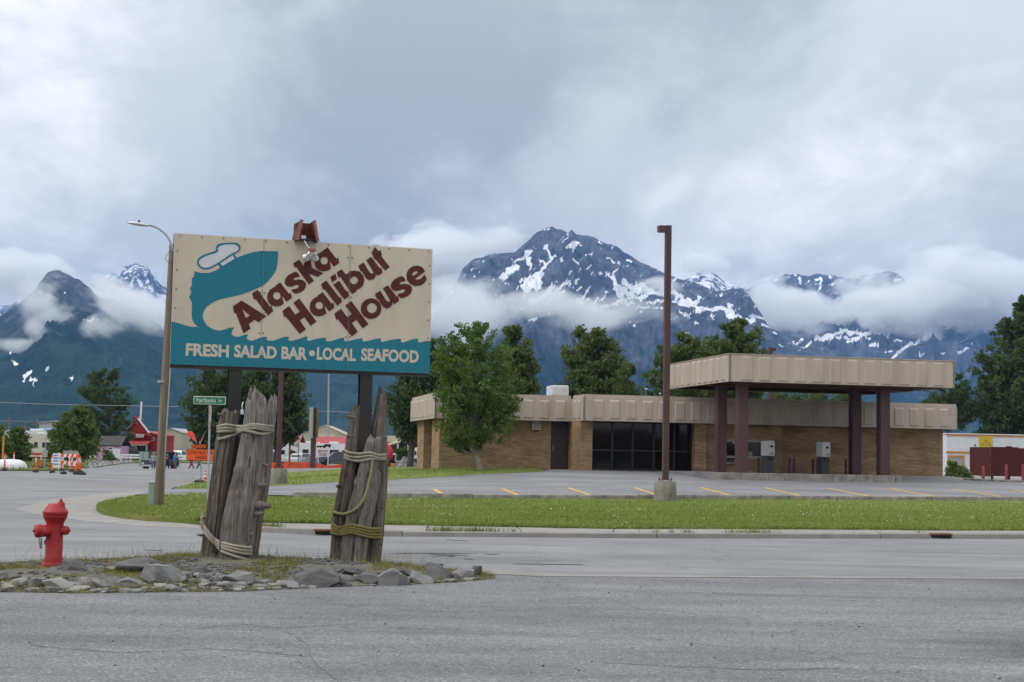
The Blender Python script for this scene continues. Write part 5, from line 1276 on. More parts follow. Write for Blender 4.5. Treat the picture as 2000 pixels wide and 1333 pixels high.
for i in range(8):
    an = i * math.pi / 4 + .2; MB().lathe([(.014, zz(1160)), (.014, zz(1140)), (.008, zz(1136))], 6, Matrix.Translation((.138 * math.cos(an), .138 * math.sin(an), 0))).build('bolt', 'hydrant_red', hy)
bon = MB().lathe([(.140, zz(440)), (.152, zz(425)), (.156, zz(385)), (.150, zz(380)), (.150, zz(374)), (.163, zz(368)), (.165, zz(335)), (.158, zz(322)), (.105, zz(235)), (.085, zz(205)), (.05, zz(197)), (.0, zz(195))], 12, closed=False)
bon.build('bonnet', 'hydrant_red', hy, auto=25)
MB().lathe([(.052, zz(270)), (.05, zz(200)), (.044, zz(185)), (.034, zz(180)), (.034, zz(168)), (.020, zz(165))], 14, Matrix.Translation((.068, -.01, 0))).build('stem_housing', 'hydrant_red', hy, auto=35)
MB().lathe([(.020, zz(166)), (.018, zz(128)), (.008, zz(125))], 5, Matrix.Translation((.068, -.01, 0))).build('operating_nut', 'hydrant_red', hy)
def nozzle(az, z, R0, ln, capr, big):
    M = Matrix.Translation((0, 0, z)) @ Matrix.Rotation(az, 4, 'Z') @ Matrix.Rotation(math.pi / 2, 4, 'X')
    nz_ = MB().lathe([(R0 * .9, .06), (R0, .10), (R0 * 1.08, ln - .04), (R0 * 1.08, ln - .012)], 20, M).build('nozzle', 'hydrant_red', hy, auto=35)
    MB().lathe([(capr, ln - .012), (capr * 1.02, ln), (capr, ln + .045), (capr * .82, ln + .062), (.02, ln + .066)], 24, M).build('cap', 'hydrant_red', nz_, auto=35)
    MB().lathe([(.018, ln + .06), (.016, ln + .09)], 5, M).build('cap_nut', 'hydrant_red', nz_)
    MB().lathe([(capr * .92, ln - .017), (capr * .92, ln - .0125)], 20, M).build('gasket', 'chain_iron', nz_)
nozzle(R(-62), zz(640), .072, .185, .084, True); nozzle(R(-12) - .35, zz(650), .045, .14, .056, False); nozzle(R(82), zz(630), .045, .12, .056, False)
ch = MB()
for (x0, z0, x1, z1) in ((-.150, zz(750), -.128, zz(905)), (-.122, zz(755), -.118, zz(880))):
    for i in range(9):
        f = i / 8; c = Vector((x0 + (x1 - x0) * f, -.15, z0 + (z1 - z0) * f)); r_ = .010
        ch.tube([c + Vector((r_ * .6 * math.cos(a), (r_ * .6 * math.sin(a) if i % 2 else 0), 0)) + Vector((0, 0 if i % 2 else 0, r_ * math.sin(a))) for a in np.linspace(0, 2 * math.pi, 9)], .0028, 5, False)
ch.build('chain', 'chain_iron', hy)
MB().bbox(-.135, -.11, -.16, -.14, zz(915), zz(885), .004).build('chain_weight', 'hydrant_red', hy)
MB().lathe([(.03, .095), (.03, .118), (.018, .124)], 12, Matrix.Translation((0, 0, zz(825))) @ Matrix.Rotation(R(-88), 4, 'Z') @ Matrix.Rotation(math.pi / 2, 4, 'X')).build('drain_plug', 'hydrant_red', hy)
# ------------------------------------------------------------------ brick bank building (local frame: u along the front, v into it)
def brick_mat(name, c1, c2, mortar):
    m, n, l, b = new_mat(name); tcn = n.new('ShaderNodeTexCoord'); sp = n.new('ShaderNodeSeparateXYZ'); l.new(tcn.outputs['Object'], sp.inputs[0])
    ad = n.new('ShaderNodeMath'); ad.operation = 'ADD'; l.new(sp.outputs[0], ad.inputs[0]); l.new(sp.outputs[1], ad.inputs[1])
    cb = n.new('ShaderNodeCombineXYZ'); l.new(ad.outputs[0], cb.inputs[0]); l.new(sp.outputs[2], cb.inputs[1])
    bt = n.new('ShaderNodeTexBrick'); bt.inputs['Scale'].default_value = 1.0; bt.inputs['Brick Width'].default_value = .30; bt.inputs['Row Height'].default_value = .085
    bt.inputs['Mortar Size'].default_value = .008; bt.inputs['Color1'].default_value = (*c1, 1); bt.inputs['Color2'].default_value = (*c2, 1); bt.inputs['Mortar'].default_value = (*mortar, 1); bt.inputs['Bias'].default_value = -.1
    l.new(cb.outputs[0], bt.inputs['Vector'])
    nz = n.new('ShaderNodeTexNoise'); nz.inputs['Scale'].default_value = .9; nz.inputs['Detail'].default_value = 6; mp = n.new('ShaderNodeMapping'); mp.inputs['Scale'].default_value = (.8, 2.2, 1); l.new(cb.outputs[0], mp.inputs[0]); l.new(mp.outputs[0], nz.inputs['Vector'])
    r = n.new('ShaderNodeValToRGB'); r.color_ramp.elements[0].position = .3; r.color_ramp.elements[0].color = (.72, .68, .64, 1); r.color_ramp.elements[1].position = .7; r.color_ramp.elements[1].color = (1.22, 1.2, 1.15, 1); l.new(nz.outputs[0], r.inputs[0])
    q = n.new('ShaderNodeMix'); q.data_type = 'RGBA'; q.blend_type = 'MULTIPLY'; q.inputs[0].default_value = 1; l.new(bt.outputs[0], q.inputs[6]); l.new(r.outputs[0], q.inputs[7]); l.new(q.outputs[2], b.inputs['Base Color'])
    b.inputs['Roughness'].default_value = .9; b.inputs['Specular IOR Level'].default_value = .15
    bp = n.new('ShaderNodeBump'); bp.inputs['Strength'].default_value = .6; bp.inputs['Distance'].default_value = .01; bp.invert = True; l.new(bt.outputs['Fac'], bp.inputs['Height']); l.new(bp.outputs[0], b.inputs['Normal'])
brick_mat('tan_brick', (.37, .25, .148), (.24, .155, .088), (.30, .24, .17))
mat('fascia', (.46, .385, .32), .6, .08, .9, dirt=(.29, .225, .175), dirt_amt=.6, dirt_scale=1.6, stretch=(1, 1, .22), coords='World')
mat('soffit', (.10, .055, .042), .8, .2, 2)
mat('brown_paint', (.088, .045, .048), .55, .14, 3, dirt=(.06, .03, .03), dirt_amt=.5, dirt_scale=2.5, stretch=(1, 1, .3))
mat('door_brown', (.055, .038, .040), .5, .12, 3)
mat('bronze_frame', (.03, .026, .026), .45, .2, 4)
mat('pale_frame', (.36, .34, .30), .6, .15, 4, dirt=(.2, .18, .15), dirt_scale=5)
mat('unit_white', (.66, .67, .68), .5, .1, 4, dirt=(.45, .44, .42), dirt_scale=3)
mat('grey_plastic', (.32, .32, .31), .55, .12, 6)
mat('kiosk_grey', (.46, .46, .45), .5, .06, 5)
mat('charcoal', (.055, .057, .062), .5, .12, 5)
def glass_mat(name, col=(.012, .013, .014), rough=.06):
    m, n, l, b = new_mat(name); b.inputs['Base Color'].default_value = (*col, 1); b.inputs['Roughness'].default_value = rough; b.inputs['Specular IOR Level'].default_value = .55
    tcn = n.new('ShaderNodeTexCoord'); nz = n.new('ShaderNodeTexNoise'); nz.inputs['Scale'].default_value = .5; l.new(tcn.outputs['Object'], nz.inputs['Vector'])
    bp = n.new('ShaderNodeBump'); bp.inputs['Strength'].default_value = .04; bp.inputs['Distance'].default_value = .05; l.new(nz.outputs[0], bp.inputs['Height']); l.new(bp.outputs[0], b.inputs['Normal'])
    return m
glass_mat('dark_glass', (.008, .008, .009), .04); glass_mat('vehicle_glass', (.015, .018, .02), .08); glass_mat('window_glass', (.03, .035, .04), .1)
MATS['dark_glass'].node_tree.nodes['Principled BSDF'].inputs['Specular IOR Level'].default_value = .4
B0 = Vector((0, 72, 0))
def bl(x, y, v):
    """photo pixel on the plane v metres behind the main front -> (u, z)"""
    p = on_plane(x, y, B0 + V * v, V) - B0
    return p.dot(U), p.z
def bv(x, y, u):
    """photo pixel on the side plane at u -> (v, z)"""
    p = on_plane(x, y, B0 + U * u, U) - B0
    return p.dot(V), p.z
zb = bl(1160, 921, 0)[1]
bank = thing('bank_building', 'low tan brick building with beige ribbed fascia and dark windows', 'building', (B0.x, B0.y, zb), PHI)
VF, VL, VLF, JOG = -.55, 2.4, 1.85, .35
uL = bl(858, 870, VL)[0]; uC = bl(1134, 870, 0)[0]; uR = bl(1848, 880, 0)[0]
u_win0, u_win1 = bl(1157, 870, 0)[0], bl(1355, 870, 0)[0]
u_jog = bl(1528, 880, 0)[0]
z_so = bl(1500, 829.5, VF)[1] - zb                      # soffit height
z_pt = bl(1500, 786, VF)[1] - zb                        # top of the panel band
z_cap = z_pt + .15
v_end = bv(815, 870, uL)[0]; v_o0 = bv(843, 870, uL)[0]; v_o1 = bv(827, 870, uL)[0]
vBK = v_end
w = MB()
du0, du1 = bl(1076, 870, VL)[0], bl(1111, 870, VL)[0]
w.box(uL, du0, VL, VL + .3, -.3, z_so); w.box(uL + .001, uL + .299, VL + .3, v_o0, -.3, z_so); w.box(uL + .001, uL + .299, v_o1, vBK, -.3, z_so); w.box(uL + 1.3, uL + 1.5, v_o0, v_o1, -.3, z_so)
w.box(uL + .299, uL + 1.3, v_o0 - .2, v_o0 - .001, -.3, z_so); w.box(uL + .299, uL + 1.3, v_o1 + .001, v_o1 + .2, -.3, z_so)
w.box(uC, uC + .3, .0, VL + .28, -.3, z_so); w.box(uC + .3, u_win0, 0, .3, -.3, z_so); w.box(u_win1, u_jog, 0, .3, -.3, z_so)
w.box(u_jog - .001, uR, JOG, JOG + .3, -.3, z_so); w.box(uR - .3, uR - .001, JOG + .3, vBK, -.3, z_so); w.box(uL + .3, uR - .3, vBK - .3, vBK - .001, -.3, z_so)
w.box(du1, uC - .001, VL + .0, VL + .28, -.3, z_so)
u_j2 = bl(1378, 880, 0)[0]; w.box(u_win1 + .002, u_j2, -.14, -.001, -.3, z_so)
w.build('wall', 'tan_brick', bank)
# fascia: flat backing band, cap strip, and separate raised panels
bk = MB()
uFL = bl(849, 800, VLF)[0]; vFE = bv(802, 800, uFL)[0]; uFC = bl(1140, 800, VF)[0]; uFR = bl(1870, 815, VF)[0]
rf = MB(); rf.box(uFL + .11, uFR - .11, VLF + .11, vFE - .1, z_so + .03, z_cap - .1); rf.box(uFC + .11, uFR - .11, VF + .11, VLF + .109, z_so + .031, z_cap - .101)
rf.build('roof', 'soffit', bank)
segs = [((uFL, VLF), (uFC, VLF)), ((uFC, VLF), (uFC, VF)), ((uFC, VF), (uFR, VF)), ((uFR, VF), (uFR, vFE)), ((uFL, vFE), (uFL, VLF))]
cap = MB()
for (a, b) in segs:
    A, B = Vector((*a, 0)), Vector((*b, 0)); d = (B - A); L = d.length; d.normalize(); M = Matrix.Translation(A) @ Matrix.Rotation(math.atan2(d.y, d.x), 4, 'Z')
    bk.box(0, L, 0, .1, z_so - .02, z_pt, M); cap.box(0.02, L - .02, .07, .2, z_pt + .001, z_cap, M)
bk.build('fascia_band', 'fascia', bank); cap.build('parapet_cap', 'fascia', bank)
def pillow(wd, h, dpt=.038):
    """raised panel with sloping shoulders, face towards -Y"""
    x, z = wd / 2, h / 2; i = .045
    vs_ = [(-x, 0, -z), (x, 0, -z), (x, 0, z), (-x, 0, z), (-x + i, -dpt, -z + i), (x - i, -dpt, -z + i), (x - i, -dpt, z - i * 1.8), (-x + i, -dpt, z - i * 1.8)]
    me = bpy.data.meshes.new('fascia_panel'); me.from_pydata(vs_, [], [(4, 5, 6, 7), (0, 1, 5, 4), (1, 2, 6, 5), (2, 3, 7, 6), (3, 0, 4, 7)]); me.materials.append(MATS['fascia'])
    return me
pm1 = pillow(.50, (z_pt - z_so) * .84)
def panels(parent, me, a, b, pitch, zc, first=None):
    A, B = Vector((*a, 0)), Vector((*b, 0)); L = (B - A).length; d = (B - A) / L; n_ = int((L - .1) / pitch); s0 = (L - (n_ - 1) * pitch) / 2 if n_ > 0 else 0
    for i in range(n_):
        p = A + d * (s0 + i * pitch); o = bpy.data.objects.new('fascia_panel', me); COL.objects.link(o); o.parent = parent
        nrm = Vector((d.y, -d.x, 0)); o.location = (p.x + nrm.x * .001, p.y + nrm.y * .001, zc); o.rotation_euler = (0, 0, math.atan2(d.y, d.x))
for a, b in segs: panels(bank, pm1, a, b, .80, (z_so + z_pt) / 2)
# door with handle and step
MB().box(du0 + .05, du1 - .05, VL + .1, VL + .16, .02, z_so - .02).build('door', 'door_brown', bank)
dr = bank.children[-1]; MB().tube([(du0 + .13, VL + .09, .95), (du0 + .13, VL + .03, .95), (du0 + .13, VL + .03, 1.2), (du0 + .13, VL + .09, 1.2)], .018, 6).build('handle', 'galvanised', dr)
fm = MB(); fm.box(du0, du0 + .05, VL + .06, VL + .2, 0, z_so); fm.box(du1 - .05, du1, VL + .06, VL + .2, 0, z_so); fm.build('door_frame', 'bronze_frame', bank)
# entrance glazing: panes between bronze mullions
ms = [u_win0, bl(1195, 870, .5)[0], bl(1235, 870, .5)[0], bl(1276, 870, .5)[0], bl(1316, 870, .5)[0], u_win1]
zm = bl(1235, 882, .5)[1] - zb
mu = MB()
for u in ms: mu.box(u - .04, u + .04, .42, .54, .06, z_so)
for z in (.06, zm, z_so - .08): mu.box(u_win0 + .04, u_win1 - .04, .43, .53, z, z + .07)
mu.build('mullion', 'bronze_frame', bank)
for i in range(5):
    for (z0, z1) in ((.13, zm), (zm + .07, z_so - .08)):
        tl = random.Random(i * 7 + int(z0 * 10)).uniform(-.012, .012)
        MB().add([(ms[i] + .04, .48 + tl, z0), (ms[i + 1] - .04, .48 - tl, z0), (ms[i + 1] - .04, .48 - tl + tl * .4, z1), (ms[i] + .04, .48 + tl, z1)], [(0, 1, 2, 3)]).build('pane', 'dark_glass', bank)
MB().box(u_win0 - .2, u_win1 + .1, -.25, .6, -.2, .05).build('sill', 'concrete_old', bank)
MB().box(u_win0 + .04, u_win1 - .04, .9, 1.0, .06, z_so).build('dark_interior', 'bronze_frame', bank)
MB().box(u_win1 + .301, u_win1 + .33, .3, 2, -.3, z_so).build('inner_wall', 'tan_brick', bank)
# vent box
a, b = bl(1037, 823, VL), bl(1054, 840, VL)
MB().bbox(a[0], b[0], VL - .28, VL, b[1] - zb, a[1] - zb, .02).build('vent_box', 'grey_plastic', bank); vb = bank.children[-1]
for i in range(3): MB().box(a[0] + .05, b[0] - .05, VL - .295, VL - .281, b[1] - zb + .08 + i * .1, b[1] - zb + .11 + i * .1).build('louvre', 'charcoal', vb)
# roof unit, small vents
a, b = bl(1072, 754, 6), bl(1104, 769, 6)
MB().bbox(a[0], b[0], 5.2, 6.6, z_cap + .1, a[1] - zb, .06).build('roof_unit', 'unit_white', bank); MB().box(a[0] + .1, b[0] - .1, 5.3, 6.5, z_cap - .15, z_cap + .09).build('unit_curb', 'grey_plastic', bank)
for px, py, r_ in ((1262, 759, .05), (1289, 768, .03), (1180, 766, .0)):
    u, z = bl(px, py, 4)
    if r_: MB().lathe([(r_, z_cap - .3), (r_, z - zb - .08), (r_ * 1.7, z - zb - .06), (r_ * 1.7, z - zb)], 12, Matrix.Translation((u, 4, 0))).build('vent_pipe', 'galvanised', bank, smooth=True)
for px in (1335, 1352): 
    u, z = bl(px, 770, 2); MB().lathe([(.45, z_cap - .12), (.42, z_cap + .06), (.2, z_cap + .12), (.0, z_cap + .13)], 16, Matrix.Translation((u, 3.2, 0)), closed=False).build('roof_vent', 'unit_white', bank, smooth=True)
# drive-up window and drawer
a, b = bl(1394, 857, 0), bl(1512, 898, 0); z0, z1 = b[1] - zb, a[1] - zb
fw = MB()
for q in ((a[0], b[0], z1 - .14, z1), (a[0], b[0], z0, z0 + .14), (a[0], a[0] + .12, z0 + .14, z1 - .14), (b[0] - .16, b[0], z0 + .14, z1 - .14)): fw.box(q[0], q[1], -.06, .02, q[2], q[3])
fw.build('drive_up_frame', 'pale_frame', bank)
mids = [a[0] + .12, a[0] + (b[0] - a[0]) * .37, a[0] + (b[0] - a[0]) * .66, b[0] - .16]
for i in range(3): MB().box(mids[i] + .01, mids[i + 1] - .01, -.02, -.012, z0 + .14, z1 - .14).build('pane', 'dark_glass', bank)
for px, py, s in ((1436, 863, .16), (1465, 887, .1)):
    u, z = bl(px, py, 0); MB().box(u - s, u + s, -.028, -.021, z - zb - .1, z - zb + .1).build('notice', 'grey_plastic', bank)
a, b = bl(1419, 893, -.1), bl(1440, 906.5, -.1)
MB().bbox(a[0], b[0], -.16, -.001, b[1] - zb, a[1] - zb, .02).build('deal_drawer', 'pale_frame', bank); dd = bank.children[-1]
MB().box(a[0] + .0, b[0] - .1, -.18, -.161, b[1] - zb + .09, a[1] - zb - .05).build('drawer_slot', 'black_gap', dd)
MB().tube([(a[0] + .05, -.2, (a[1] + b[1]) / 2 - zb), (b[0] - .15, -.2, (a[1] + b[1]) / 2 - zb)], .015, 6).build('drawer_handle', 'galvanised', dd)

# ------------------------------------------------------------------ drive-through canopy on four columns
VC, VCB = -7.2, 1.6
cu0 = bl(1424.5, 700, VC)[0]; cu1 = bl(1865, 715, VC)[0]
cz0 = (bl(1424.5, 746.5, VC)[1] + bl(1865, 757, VC)[1]) / 2; cz1 = (bl(1424.5, 690.5, VC)[1] + bl(1865, 705, VC)[1]) / 2
can = thing('drive_through_canopy', 'flat beige fascia canopy on four dark red-brown columns', 'canopy', (*(B0 + U * ((cu0 + cu1) / 2) + V * -4).xy, zb), PHI)
cx0 = (cu0 + cu1) / 2; c0, c1 = cu0 - cx0, cu1 - cx0; vy0, vy1 = VC + 4, VCB + 4; h0, h1 = cz0 - zb, cz1 - zb
csegs = [((c0, vy0), (c1, vy0)), ((c1, vy0), (c1, vy1)), ((c1, vy1), (c0, vy1)), ((c0, vy1), (c0, vy0))]
mb = MB(); mc = MB()
for a, b in csegs:
    A, B = Vector((*a, 0)), Vector((*b, 0)); d = (B - A); L = d.length; d.normalize(); M = Matrix.Translation(A) @ Matrix.Rotation(math.atan2(d.y, d.x), 4, 'Z')
    mb.box(0, L, 0, .1, h0, h1 - .03, M); mc.box(-.02, L + .02, -.03, .12, h1 - .029, h1, M)
mb.build('fascia_band', 'fascia', can); mc.build('cap', 'fascia', can)
pm2 = pillow(.54, (h1 - h0) * .88)
for a, b in csegs[:2] + csegs[3:]: panels(can, pm2, a, b, .82, (h0 + h1) / 2 - .02)
MB().box(c0 + .101, c1 - .101, vy0 + .101, vy1 - .101, h0 + .12, h1 - .15).build('soffit', 'soffit', can)
for yy in (vy0 + 1.1, vy0 + 4.1, vy1 - .6): MB().box(c0 + .102, c1 - .102, yy - .15, yy + .15, h0 + .0, h0 + .119).build('beam', 'soffit', can)
zi = bl(1455, 924, -6.3)[1] - zb                      # island top above the floor
COLS = [((1442, 1465.5), 850, -6.3), ((1720, 1744), 850, -6.3), ((1401.5, 1420), 850, -3.4), ((1665, 1687), 850, -3.4)]
for (x0, x1), y, v in COLS:
    u0 = bl(x0, y, v)[0]; uu = u0 - cx0 + .0
    mb = MB().bbox(uu, uu + .46, v + 4, v + 4.46, zi - .05, h0 + .11, .02); mb.build('column', 'brown_paint', can)
# raised kerbed island
isl = MB()
i0 = bl(1382, 924, -6.9)[0] - cx0; i1 = bl(1762, 931, -6.9)[0] - cx0
isl_root = group_root('island', 'kerbed concrete island below the canopy'); isl_root.location = can.location; isl_root.rotation_euler = (0, 0, PHI)
rg = random.Random(5); x = i0
zlot = T(*(B0 + U * (cx0) + V * -6.9).xy) + .175 - zb
while x < i1 - .2:
    L = min(rg.uniform(2.2, 3.2), i1 - x); MB().bbox(x + .012, x + L - .012, -2.9, -2.7, zlot - .15, zi - .002 + rg.uniform(-.012, .008), .02).build('kerb_stone', 'concrete_old', isl_root); x += L
MB().box(i0 + .03, i1 - .03, -2.69, 4.2, zlot - .15, zi - .02).build('island_deck', 'asphalt_lot', isl_root)
# teller kiosks
def kiosk(px, v, label):
    u, _ = bl(px, 890, v); p = B0 + U * u + V * v
    t_ = thing('teller_kiosk', label, 'kiosk', (p.x, p.y, zb + zi - .02), PHI + .25, 'drive-up teller kiosks')
    z2 = bl(px, 890, v)[1]; hb = .80
    MB().bbox(-.21, .21, -.16, .2, 0, hb, .02).build('pedestal', 'charcoal', t_)
    MB().prism([(-.23, hb + .001), (.23, hb + .001), (.23, hb + .60), (.17, hb + .68), (-.17, hb + .68), (-.23, hb + .60)], -.2, .24).build('housing', 'kiosk_grey', t_)
    MB().box(-.02, .12, -.215, -.201, hb + .38, hb + .47).build('screen', 'black_gap', t_)
    MB().bbox(-.1, .16, -.26, -.161, hb - .16, hb - .02, .02).build('tube_port', 'bronze_frame', t_)
    MB().box(.0, .14, -.212, -.201, hb + .08, hb + .12).build('slot', 'black_gap', t_)
kiosk(1500, -3.6, 'white and charcoal teller kiosk standing before the drive-up window'); kiosk(1608.5, -3.8, 'white and charcoal teller kiosk standing alone before the brick wall')
for px, lab in ((1481, 'left of the kiosk at the drive-up window'), (1489, 'touching the kiosk at the drive-up window'), (1542, 'left one of the pair between the two kiosks'), (1551, 'right one of the pair between the two kiosks'), (1588, 'left of the lone kiosk'), (1597, 'close against the lone kiosk'), (1652, 'left one of the pair beside the rear right column'), (1661, 'right one of the pair beside the rear right column')):
    v = -3.0 if px in (1481, 1542, 1588, 1652) else -2.4
    u = bl(px, 915, v)[0]; p = B0 + U * u + V * v
    o = MB().lathe([(.06, 0), (.06, .68), (.045, .71), (.0, .72)], 10, closed=False).build('bollard', 'brown_paint', smooth=True); o.location = (p.x, p.y, zb + zi - .02)
    tag(o, 'thin red-brown bollard ' + lab, 'bollard', 'bollards under the canopy')

# ------------------------------------------------------------------ tall square light poles on concrete blocks
mat('concrete_block', (.25, .235, .20), .92, .25, 3, .5, dirt=(.05, .05, .04), dirt_amt=.85, dirt_scale=2.0, bscale=25, stretch=(1, 1, .5))
mat('rust_brown', (.14, .05, .03), .8, .3, 10)
def light_pole(label, loc, H, rz, side, lens_dir=-1):
    t_ = thing('light_pole', label, 'light pole', loc, rz, 'square car park light poles')
    MB().lathe([(.385, -.25), (.385, .3), (.375, .62), (.36, .66)], 28).build('concrete_base', 'concrete_block', t_, auto=40)
    MB().box(-.2, .2, -.2, .2, .70, .725).build('base_plate', 'rust_brown', t_)
    for sx in (-1, 1):
        for sy in (-1, 1): MB().lathe([(.016, .6), (.016, .80)], 6, Matrix.Translation((sx * .16, sy * .16, 0))).build('anchor_bolt', 'rust_brown', t_)
    MB().bbox(-.1, .1, -.1, .1, .726, .66 + H, .015).build('shaft', 'brown_paint', t_)
    MB().bbox(*(sorted((side * .11, side * .36)) + [-.14, .14]), .66 + H - .24, .66 + H - .02, .015).build('luminaire', 'brown_paint', t_)
    MB().box(*(sorted((side * .13, side * .34)) + [-.12, .12]), .66 + H - .25, .66 + H - .241).build('lens', 'pale_frame', t_)
p = gp(1299, 978, .13); ht = lambda y, Y, x=1303: at(x, y, Y).z
light_pole('tall red-brown square light pole on a concrete block in the lawn', (p.x, p.y, p.z), at(1304, 441, p.y).z - p.z - .66, .2, -1)
p = gp(543, 946, .13); light_pole('square light pole seen below the sign on a stained concrete block', (p.x, p.y, p.z), 9.0, .2, -1)
p = Vector(at(1503, 900, 98)); light_pole('square light pole whose head shows above the canopy', (p.x, p.y, T(p.x, p.y)), at(1503, 679, 98).z - T(p.x, p.y) - .66, .2, 1)

# ------------------------------------------------------------------ white shop at the right edge
mat('white_wall', (.62, .64, .67), .7, .06, .8, dirt=(.42, .43, .45), dirt_amt=.35, dirt_scale=1)
mat('orange_trim', (.50, .22, .05), .65, .12, 3)
mat('yellow_sign', (.52, .40, .03), .6, .08, 3)
mat('sign_red', (.50, .10, .03), .6, .1, 4)
mat('dull_text', (.16, .13, .06), .7, .2, 4)
ws_p = Vector(at(1849, 931, 160)); ws = thing('white_shop', 'low white shop with orange trim and a yellow sign behind the dumpster enclosure', 'building', (ws_p.x, ws_p.y, ws_p.z), R(4))
Wn = Vector((-math.sin(R(4)), math.cos(R(4)), 0)); Wu = Vector((math.cos(R(4)), math.sin(R(4)), 0))
def wl_(x, y): q = on_plane(x, y, ws_p, Wn) - ws_p; return q.dot(Wu), q.z
hW = wl_(1849, 848)[1]
MB().box(0, 22, 0, 9, -.5, hW).build('wall', 'white_wall', ws)
MB().box(-.1, 22.1, -.1, 9.1, hW + .001, hW + .1).build('roof', 'unit_white', ws)
for y0, y1 in ((848.5, 851.5), (881.5, 885.5)): MB().box(-.05, 22, -.06, -.001, wl_(1849, y1)[1], wl_(1849, y0)[1]).build('trim_band', 'orange_trim', ws)
def frame_rect(parent, x0, x1, y0, y1, t, m, name='frame', yy=-.08):
    (a, z1_), (b, z0_) = wl_(x0, y0), wl_(x1, y1); f = MB()
    f.box(a, b, yy, -.002, z1_ - t, z1_); f.box(a, b, yy, -.002, z0_, z0_ + t); f.box(a, a + t, yy, -.002, z0_ + t, z1_ - t); f.box(b - t, b, yy, -.002, z0_ + t, z1_ - t)
    f.build(name, m, parent); return a, b, z0_, z1_
a, b, z0, z1 = frame_rect(ws, 1851, 1883.5, 889.5, 924, .17, 'orange_trim', 'window_frame'); MB().box(a + .17, b - .17, -.03, -.003, z0 + .17, z1 - .17).build('window', 'grey_plastic', ws)
a, b, z0, z1 = frame_rect(ws, 1912, 1935, 890.5, 930, .17, 'orange_trim', 'door_frame'); MB().box(a + .2, b - .17, -.03, -.003, z0 + .1, z1 - .2).build('door', 'charcoal', ws)
(a, z1), (b, z0) = wl_(1912, 852.5), wl_(1938.5, 880.5); MB().box(a, b, -.07, -.003, z0, z1).build('sign_board', 'yellow_sign', ws); sb = ws.children[-1]
lettering('V', .36, .46, 'sign_red', sb, ((a + b) / 2, -.075, z0 + (z1 - z0) * .60), 0, .03, 'emblem')
for dz, w_, x_ in ((.50, .22, .22), (.50, .22, .78), (.42, .2, .26), (.42, .2, .74), (.36, .75, .5), (.15, .6, .55)):
    MB().box(a + (b - a) * (x_ - w_ / 2), a + (b - a) * (x_ + w_ / 2), -.075, -.071, z0 + (z1 - z0) * dz, z0 + (z1 - z0) * dz + .05).build('sign_line', 'dull_text', sb)
u_, z_ = wl_(1903.5, 868); MB().lathe([(.03, 0), (.09, -.12), (.1, -.2)], 10, Matrix.Translation((u_, -.1, z_)) @ Matrix.Rotation(-.6, 4, 'X')).build('wall_lamp', 'charcoal', ws)
# dumpster enclosure: dark red boards
mat('red_board', (.075, .014, .013), .75, .25, 4, .3, stretch=(3, 3, .3), dirt=(.03, .008, .008), dirt_scale=3)
mat('bollard_red', (.22, .025, .028), .55, .15, 5)
dp_ = gat(1935, 100, .1); en = thing('dumpster_enclosure', 'dark red board enclosure at the right edge of the car park', 'enclosure', dp_, PHI)
eh = at(1936, 873, 100).z - dp_.z
for i in range(16):
    h_ = eh + (.06 if i in (5, 6) else 0) - (.05 if i > 8 else 0); MB().bbox(i * .22, i * .22 + .212, 0, .05, .24, h_, .008).build('board', 'red_board', en)
for i in range(12): MB().bbox(-.05, .0, .06 + i * .22, .06 + i * .22 + .212, .24, eh - .02, .008).build('board', 'red_board', en)
for x in (.1, 1.3, 2.9): MB().box(x, x + .12, .06, .18, -.05, eh - .1).build('post', 'red_board', en)
MB().box(.0, 3.5, .051, .09, 1.1, 1.22).build('rail', 'red_board', en)
for i, (px, y0, y1) in enumerate(((1920.5, 911, 941), (1965.5, 908, 938), (1998, 908, 938))):
    Yb = (95, 97, 98)[i]; q = gat(px, Yb, .12); h_ = at(px, y0, Yb).z - q.z
    o = MB().lathe([(.085, -.2), (.085, h_ - .03), (.06, h_), (.0, h_ + .01)], 14, closed=False).build('bollard', 'bollard_red', smooth=True); o.location = q
    tag(o, 'red steel bollard ' + ('standing left of the dumpster enclosure', 'in front of the dumpster enclosure boards', 'at the right picture edge')[i], 'bollard', 'red bollards by the enclosure')
kerb_run('low kerb before the dumpster enclosure', [gp(1880, 938, .17), gp(1925, 941, .17), gp(2000, 943, .17), gp(2060, 944, .17)], .12, .2, 3.0, 'concrete_old', base=.16, seed=9)
# ------------------------------------------------------------------ trees
def leaf_mat(name, dark, light, trans=.35):
    m = bpy.data.materials.new(name); m.use_nodes = True; MATS[name] = m; n, l = m.node_tree.nodes, m.node_tree.links; n.clear()
    out = n.new('ShaderNodeOutputMaterial'); df = n.new('ShaderNodeBsdfPrincipled'); tr = n.new('ShaderNodeBsdfTranslucent'); mx = n.new('ShaderNodeMixShader'); mx.inputs[0].default_value = trans
    at_ = n.new('ShaderNodeAttribute'); at_.attribute_name = 'rnd'; r = n.new('ShaderNodeValToRGB')
    r.color_ramp.elements[0].color = (*dark, 1); r.color_ramp.elements[1].color = (*light, 1); l.new(at_.outputs['Fac'], r.inputs[0])
    l.new(r.outputs[0], df.inputs['Base Color']); df.inputs['Roughness'].default_value = .6; df.inputs['Specular IOR Level'].default_value = .2
    tm = n.new('ShaderNodeMix'); tm.data_type = 'RGBA'; tm.blend_type = 'MULTIPLY'; tm.inputs[0].default_value = 1; l.new(r.outputs[0], tm.inputs[6]); tm.inputs[7].default_value = (1.2, 1.3, .5, 1); l.new(tm.outputs[2], tr.inputs[0])
    l.new(df.outputs[0], mx.inputs[1]); l.new(tr.outputs[0], mx.inputs[2]); l.new(mx.outputs[0], out.inputs[0])
